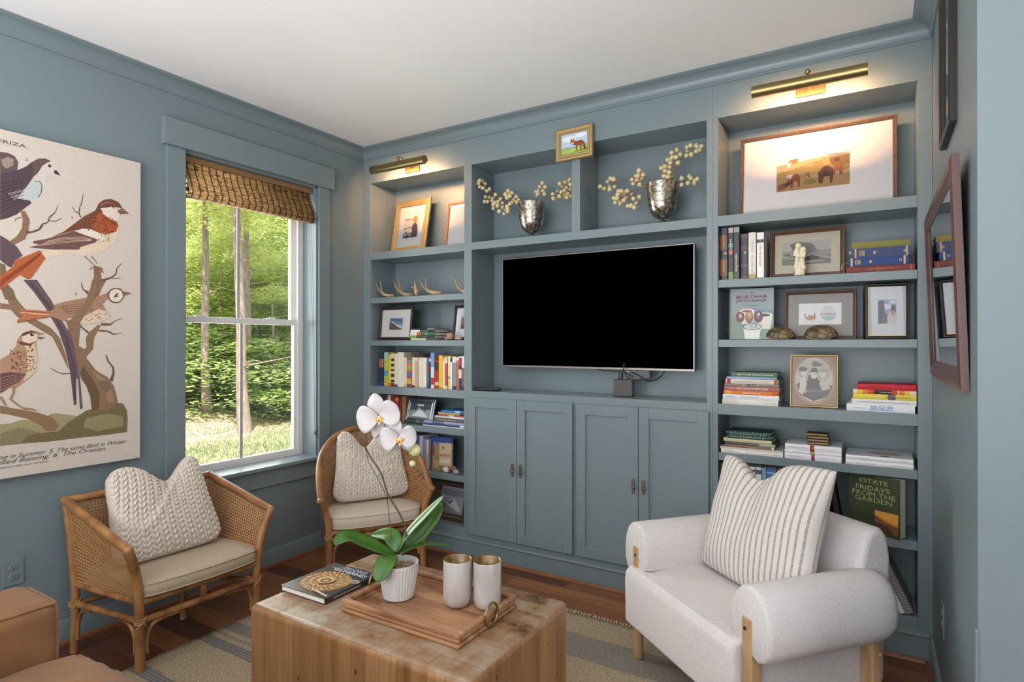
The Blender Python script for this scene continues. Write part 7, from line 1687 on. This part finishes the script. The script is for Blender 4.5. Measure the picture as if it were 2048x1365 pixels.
# cookbook on the table
cb = thing('cookbook', 'large dark cookbook with a pie on its cover lying on the table corner', 'book', (1.292+.0, -1.686, TZ+.0003), 0)
cb.location = (1.256, -1.657, TZ+.0003); BW, BH, BT = .236, .262, .021
MB('#3a3430').box(0, 0, 0, BW, BH, .0022).box(0, 0, BT-.0022, BW, BH, BT).box(BW-.003, 0, 0, BW, BH, BT).build('cover', PRINTG, cb, bevel=.0008)
MB().box(.004, .003, .0024, BW-.0035, BH-.003, BT-.0024).build('page_block', mat('white_pages', '#eeeae4', .8, var=.04), cb)
def flat(nm, col_polys, parent, w_, h_, z, step=.00012):
    mb = MB()
    for k, (c, pts) in enumerate(col_polys): mb.add([(p[0]*w_, p[1]*h_, z+k*step) for p in pts], [tuple(range(len(pts)))], c)
    return mb.build(nm, PRINTG, parent, fix=False)
art = [('#45403d', R01), ('#5c5148', [(0, .0), (1, 0), (1, .12), (0, .18)]), ('#6f4a33', [(.0, .5), (.3, .9), (.4, .9), (.05, .45)]), ('#39414d', rect(.35, .70, 1, 1)), ('#b8b9b4', [(.02, .82), (.18, .97), (.34, .93), (.2, .84)]), ('#4f4a46', [(.0, .78), (.18, .86), (.38, .96), (.3, 1), (0, 1)]),
       ('#6b4a30', ell(.50, .42, .43, .36, 40)), ('#b08a5c', ell(.50, .42, .41, .34, 40)), ('#c7b49a', ell(.90, .62, .10, .06, 18)), ('#8d8a80', ell(.90, .62, .07, .04, 18))]
for k in range(30):
    a = 2*math.pi*k/30
    for rr, sz, c in ((.345, .052, '#e0bd8a' if k % 2 else '#cf9f66'), (.24, .042, '#c98f58' if k % 2 else '#ecd3a6')):
        cx_, cy_ = .50+rr*1.05*math.cos(a+.1*(rr > .3)), .42+rr*.88*math.sin(a+.1*(rr > .3)); dx, dy = math.cos(a+.6), math.sin(a+.6)
        art.append((c, [(cx_+sz*dx*1.3, cy_+sz*dy*1.1), (cx_-sz*dy*.42, cy_+sz*dx*.36), (cx_-sz*dx*1.3, cy_-sz*dy*1.1), (cx_+sz*dy*.42, cy_-sz*dx*.36)]))
        art.append(('#8a5a34', [(cx_+sz*dx*1.3, cy_+sz*dy*1.1), (cx_+sz*dy*.42, cy_-sz*dx*.36), (cx_+sz*dy*.60, cy_-sz*dx*.52)]))
art += [('#d9b07c', ell(.50, .42, .15, .125, 24)), ('#7d4f3c', ell(.52, .40, .09, .075, 20)), ('#c9a27c', ell(.52, .40, .05, .04, 16)), ('#d8c4ac', [(.62, .08), (.98, .02), (1, .05), (.66, .115)])]
flat('cover_art', art, cb, BW, BH, BT+.0002, .00005)
zt_ = BT+.0002+.00005*(len(art)+2)
text(cb, 'DELICIOUS', .026, (.63*BW, .875*BH, zt_), (1, 0, 0), (0, 1, 0), '#c9cdd2', 'title_lettering', fit=.50*BW); text(cb, 'GATHERINGS', .030, (.62*BW, .775*BH, zt_), (1, 0, 0), (0, 1, 0), '#e6e8ea', 'title_lettering', fit=.70*BW)
text(cb, 'DELICIOUS GATHERINGS', .010, (BW+.0003, .4*BH, BT/2), (0, 1, 0), (0, 0, 1), '#cfc4b4', 'spine_lettering', fit=.5*BH)

# ------------------------------------------------------------------ tan sofa at the lower left
SUEDE = mat('tan_suede', '#9c734f', .75, color2='#866044', vscale=7, var=.2, spec=.2, sheen=.12, bump=.3, bscale=160)
so = thing('sofa', 'tan suede sofa with square piped arm in the lower left foreground', 'sofa', (1.75, -2.65, 0))
def sb(nm, x0, y0, z0, x1, y1, z1, bev, seg=5): return MB().box(x0-1.75, y0+2.65, z0, x1-1.75, y1+2.65, z1).build(nm, SUEDE, so, bevel=bev, seg=seg, smooth=30)
ARM = (.60, -3.05, .04, .88, -2.205, .528)
a_ = sb('arm', *ARM, .045); sb('arm', 2.62, -3.05, .04, 2.90, -2.205, .528, .045)
x0, y0_, z0_, x1, y1_, z1_ = ARM
# piping along the front and inner edge of the arm
for ys in (y1_+.001,):
    pts = rounded([(x0+.012, .05), (x0+.012, z1_-.012), (x1-.012, z1_-.012), (x1-.012, .05)], .05, 6); pts = pts[6:-6]
    MB().tube([(p[0]-1.75, ys+2.65-.012, p[1]) for p in pts], .0045, 8).build('piping', SUEDE, a_, smooth=True)
MB().tube([(x1-1.75-.012, y1_+2.65-.014-k*.1, z1_-.012) for k in range(9)], .0045, 8).build('piping', SUEDE, a_, smooth=True)
sb('seat_base', .88, -3.05, .04, 2.62, -2.20, .235, .02); sb('backrest', .60, -3.30, .04, 2.90, -3.0, .78, .06)
def puffy(x0, x1):
    nu, nv = 40, 36; vs = []
    for face in (1, -1):
        for j in range(nv+1):
            for i in range(nu+1):
                s_, t_ = i/nu, j/nv; e = (4*s_*(1-s_))**.28*(4*t_*(1-t_))**.28; x = x0+(x1-x0)*s_; y = -2.99+.83*t_
                y += .012*math.sin(s_*math.pi) if t_ > .5 else 0
                wr = .0035*math.sin(s_*60+4*noise.noise(Vector((s_*3, t_*3, 0))))*max(0, t_-.55)*2+.004*noise.noise(Vector((x*9, y*9, 1)))
                z = .318+face*(.073*e+(.020*math.sin(math.pi*s_)*math.sin(math.pi*t_)+wr if face > 0 else 0))
                vs.append((x-1.75, y+2.65, z))
    K = nu+1; M0 = K*(nv+1)
    mb = MB(); mb.add(vs, [(f_*M0+j*K+i, f_*M0+j*K+i+1, f_*M0+(j+1)*K+i+1, f_*M0+(j+1)*K+i) for f_ in (0, 1) for j in range(nv) for i in range(nu)])
    o = mb.build('seat_cushion', SUEDE, so, smooth='all', fix=False)
    bm = bmesh.new(); bm.from_mesh(o.data); bmesh.ops.remove_doubles(bm, verts=bm.verts, dist=1e-5); bmesh.ops.recalc_face_normals(bm, faces=bm.faces); bm.to_mesh(o.data); bm.free()
    ed = [(x0+(x1-x0)*i/nu-1.75, -2.16+.012*math.sin(i/nu*math.pi)+2.65, .322) for i in range(nu+1)]
    MB().tube(ed, .005, 8).build('piping', SUEDE, o, smooth=True)
    return o
puffy(.884, 1.748); puffy(1.752, 2.616)

# ------------------------------------------------------------------ woods outside the window
def leaf_mat(nm, c1_, c2_, tr=.45):
    m, n, b, L = node_mat(nm); out_ = n.nodes['Material Output']
    oi = n.nodes.new('ShaderNodeNewGeometry'); r = n.nodes.new('ShaderNodeValToRGB'); r.color_ramp.elements[0].color = (*lin(c1_), 1); r.color_ramp.elements[1].color = (*lin(c2_), 1)
    L(oi.outputs['Random Per Island'], r.inputs[0]); L(r.outputs[0], b.inputs['Base Color']); b.inputs['Roughness'].default_value = .6
    t = n.nodes.new('ShaderNodeBsdfTranslucent'); L(r.outputs[0], t.inputs['Color']); mx_ = n.nodes.new('ShaderNodeMixShader'); mx_.inputs[0].default_value = tr
    L(b.outputs[0], mx_.inputs[1]); L(t.outputs[0], mx_.inputs[2]); L(mx_.outputs[0], out_.inputs['Surface']); return m
LF1 = leaf_mat('spring_foliage', '#b4c46e', '#eef3c0', .55); LF2 = leaf_mat('undergrowth_foliage', '#86a052', '#d3e2a2', .45); LF3 = leaf_mat('deep_foliage', '#97ad5a', '#dbe59c', .55)
BARKT = mat('grey_bark', '#a08f85', .9, color2='#776a61', vscale=9, stretch=(3, 3, .5), var=.5, bump=.6, bscale=20)
def gh(x, y):
    """height of the ground outside, a lawn that climbs into a wooded bank"""
    d = max(0, -x-.2); s_ = d-.15*(y-2)
    z = -.35-.045*s_ if s_ < 9 else -.755+.14*(s_-9)+.010*(s_-9)**2
    return z+.10*noise.noise(Vector((x*.35, y*.35, 0)))*min(1, s_/5)
def ground_mat():
    m, n, b, L = node_mat('woodland_ground')
    tc = n.nodes.new('ShaderNodeTexCoord'); sp = n.nodes.new('ShaderNodeSeparateXYZ'); L(tc.outputs['Object'], sp.inputs[0])
    a = n.nodes.new('ShaderNodeTexNoise'); a.inputs['Scale'].default_value = 9; a.inputs['Detail'].default_value = 8; L(tc.outputs['Object'], a.inputs['Vector'])
    g = n.nodes.new('ShaderNodeValToRGB'); g.color_ramp.elements[0].position = .3; g.color_ramp.elements[0].color = (*lin('#6d7652'), 1); g.color_ramp.elements[1].position = .7; g.color_ramp.elements[1].color = (*lin('#9aa079'), 1); L(a.outputs['Fac'], g.inputs[0])
    l = n.nodes.new('ShaderNodeValToRGB'); l.color_ramp.elements[0].position = .35; l.color_ramp.elements[0].color = (*lin('#7c6a52'), 1); l.color_ramp.elements[1].position = .62; l.color_ramp.elements[1].color = (*lin('#cbb79c'), 1); L(a.outputs['Fac'], l.inputs[0])
    w_ = n.nodes.new('ShaderNodeTexNoise'); w_.inputs['Scale'].default_value = 1.2; w_.inputs['Detail'].default_value = 5; L(tc.outputs['Object'], w_.inputs['Vector'])
    ad = n.nodes.new('ShaderNodeMath'); ad.operation = 'MULTIPLY_ADD'; ad.inputs[1].default_value = -4; L(w_.outputs['Fac'], ad.inputs[0]); L(sp.outputs['X'], ad.inputs[2])
    mr = n.nodes.new('ShaderNodeMapRange'); mr.inputs['From Min'].default_value = -11.3; mr.inputs['From Max'].default_value = -10.2; mr.inputs['To Min'].default_value = 1; mr.inputs['To Max'].default_value = 0; L(ad.outputs[0], mr.inputs['Value'])
    mx_ = n.nodes.new('ShaderNodeMixRGB'); L(mr.outputs[0], mx_.inputs[0]); L(g.outputs[0], mx_.inputs[1]); L(l.outputs[0], mx_.inputs[2]); L(mx_.outputs[0], b.inputs['Base Color']); b.inputs['Roughness'].default_value = .95
    return m
mb = MB(); NX, NY = 60, 60
mb.grid(lambda i, j: (lambda x, y: (x, y, gh(x, y)))(-.22-50*(i/NX)**1.5, -8+50*j/NY), NX+1, NY+1)
struct('ground', mb, ground_mat(), smooth='all')
def cards(mb, c, rx, ry, rz, n, size, rnd, flat_=.5):
    for _ in range(n):
        while True:
            p = Vector((rnd.uniform(-1, 1), rnd.uniform(-1, 1), rnd.uniform(-1, 1)))
            if .25 < p.length < 1: break
        q = Vector((c[0]+p.x*rx, c[1]+p.y*ry, c[2]+p.z*rz)); s_ = size*rnd.uniform(.6, 1.3)
        a = rnd.uniform(0, 6.28); u_ = Vector((math.cos(a), math.sin(a), rnd.uniform(-flat_, flat_))).normalized(); v_ = u_.cross(Vector((rnd.uniform(-.6, .6), rnd.uniform(-.6, .6), 1))).normalized()
        mb.add([q-u_*s_, q+v_*s_*.5, q+u_*s_, q-v_*s_*.5], [(0, 1, 2, 3)])
def crown_mesh(nm, seed, clumps, n, size, m, sp=(1, 1, 1)):
    rnd = random.Random(seed); mb = MB()
    for k in range(clumps):
        c = (rnd.gauss(0, .42)*sp[0], rnd.gauss(0, .42)*sp[1], rnd.uniform(-.9, .9)*sp[2]); r_ = rnd.uniform(.22, .45)
        cards(mb, c, r_*1.3*sp[0], r_*1.3*sp[1], r_*.55*sp[2], n, size, rnd)
    o = mb.build(nm, m, None, fix=False); me = o.data; bpy.data.objects.remove(o); return me
CR = [crown_mesh('foliage', s_, 24, 250, .038, LF1) for s_ in (1, 2)]+[crown_mesh('foliage', 3, 22, 250, .042, LF3)]
UN = [crown_mesh('foliage', s_, 16, 240, .042, LF2, (1, 1, .8)) for s_ in (5, 6)]
def tree(label, u, D, r_, lean=0, h_=9, crowns=((2.2, 6.5, 1.6),), group='trees in the wood outside the window', stubs=3, seed=0, cm=None, bright=True):
    d = _f+_r*((u-1024)/FPX); p = CAM+d*D; x, y = p.x, p.y; z = gh(x, y); rnd = random.Random(seed+int(u))
    t = thing('tree', label, 'tree', (x, y, z-.05), rnd.uniform(0, 6) if False else 0, group=group)
    pts = [(lean*k/8*h_*.1+.04*math.sin(k*1.7+seed), .03*math.cos(k*2.1+seed), h_*k/8) for k in range(9)]
    MB().tube(pts, [r_*(1.35 if k == 0 else 1.0-.07*k) for k in range(9)], 12).build('trunk', BARKT, t, smooth=True)
    for k in range(stubs):
        zz = rnd.uniform(1.2, h_*.7); a = rnd.uniform(0, 6.28); L_ = rnd.uniform(.5, 1.6)
        MB().tube([(0, 0, zz), (L_*.5*math.cos(a), L_*.5*math.sin(a), zz+.15), (L_*math.cos(a), L_*math.sin(a), zz+rnd.uniform(-.1, .35))], [r_*.2, r_*.12, r_*.04], 6).build('branch', BARKT, t)
    for (rr, zc_, rz_) in crowns:
        o = bpy.data.objects.new('foliage', cm or rnd.choice(CR)); COL.objects.link(o); o.parent = t
        o.location = (rnd.uniform(-.4, .4), rnd.uniform(-.4, .4), zc_); o.scale = (rr, rr, rz_); o.rotation_euler = (0, 0, rnd.uniform(0, 6))
    return t
tree('pale straight trunk seen through the left panes', 412, 15.5, .105, -.08, 10, ((1.6, 6.2, 1.6),), seed=1, stubs=7)
tree('thickest bare trunk, just left of the window bar', 489, 14.0, .125, -.60, 10, ((2.0, 6.8, 1.6),), seed=2, stubs=5)
tree('darker trunk close behind the thickest one, right of the window bar', 497, 16.5, .10, -.22, 10, ((1.8, 6.8, 1.6),), seed=3, stubs=5)
rnd = random.Random(11)
for k, (u, D, zc_, rr) in enumerate([(360, 19, 3.0, 2.0), (392, 22, 2.8, 2.2), (440, 18.5, 2.2, 1.6), (456, 24, 4.2, 2.6), (520, 20, 2.6, 1.9), (545, 17.5, 1.9, 1.5), (566, 22, 3.4, 2.4), (590, 19.5, 2.5, 2.0), (615, 22, 3.0, 2.4), (640, 24, 4, 2.8), (340, 25, 3.6, 2.8)]):
    tree('thin young tree with light green leaves among the bare trunks', u, D, .035+.01*(k % 3), .05*(k % 3-1), zc_+1.6, ((rr, zc_, rr*.7), (rr*.8, zc_+2.0, rr*.6)), seed=20+k, stubs=3)
for k in range(13):
    u = 322+k*26; D = 28+(k*7 % 11); tree('tall dense green background tree of the wood beyond the thin young trees', u, D, .09, 0, 10, ((3.6, 3.0, 2.6), (3.6, 6.2, 2.6), (3.4, 9.0, 2.6)), seed=50+k, stubs=1, cm=CR[k % 3], group='background trees of the wood')
for k in range(30):
    u = 335+k*10.6; D = 16.2+(k*5 % 8)*1.0; d = _f+_r*((u-1024)/FPX); p = CAM+d*D; s_ = 1.3+.5*(k % 3)
    o = bpy.data.objects.new('shrub', UN[k % 2]); COL.objects.link(o); o.location = (p.x, p.y, gh(p.x, p.y)+.3*s_); o.scale = (s_*1.1, s_*1.1, s_*.7); o.rotation_euler = (0, 0, k*1.3)
    tag(o, 'low green shrub of the undergrowth on the bank outside the window', 'shrub', 'undergrowth shrubs on the bank')
# grass blades and leaf litter near the house are uncountable
mb = MB(); rnd = random.Random(4)
for k in range(9000):
    u = rnd.uniform(340, 640); D = 7+9*rnd.random()**.8; d = _f+_r*((u-1024)/FPX); p = CAM+d*D; h_ = rnd.uniform(.03, .09); a = rnd.uniform(0, 3.14); z = gh(p.x, p.y)-.01
    dx, dy = .012*math.cos(a), .012*math.sin(a); mb.add([(p.x-dx, p.y-dy, z), (p.x+dx, p.y+dy, z), (p.x+rnd.uniform(-.03, .03), p.y+rnd.uniform(-.03, .03), z+h_)], [(0, 1, 2)])
tag(mb.build('grass', leaf_mat('lawn_grass', '#7a8260', '#a4a583', .3), None, fix=False), 'short lawn grass at the foot of the wooded bank', 'grass', kind='stuff')
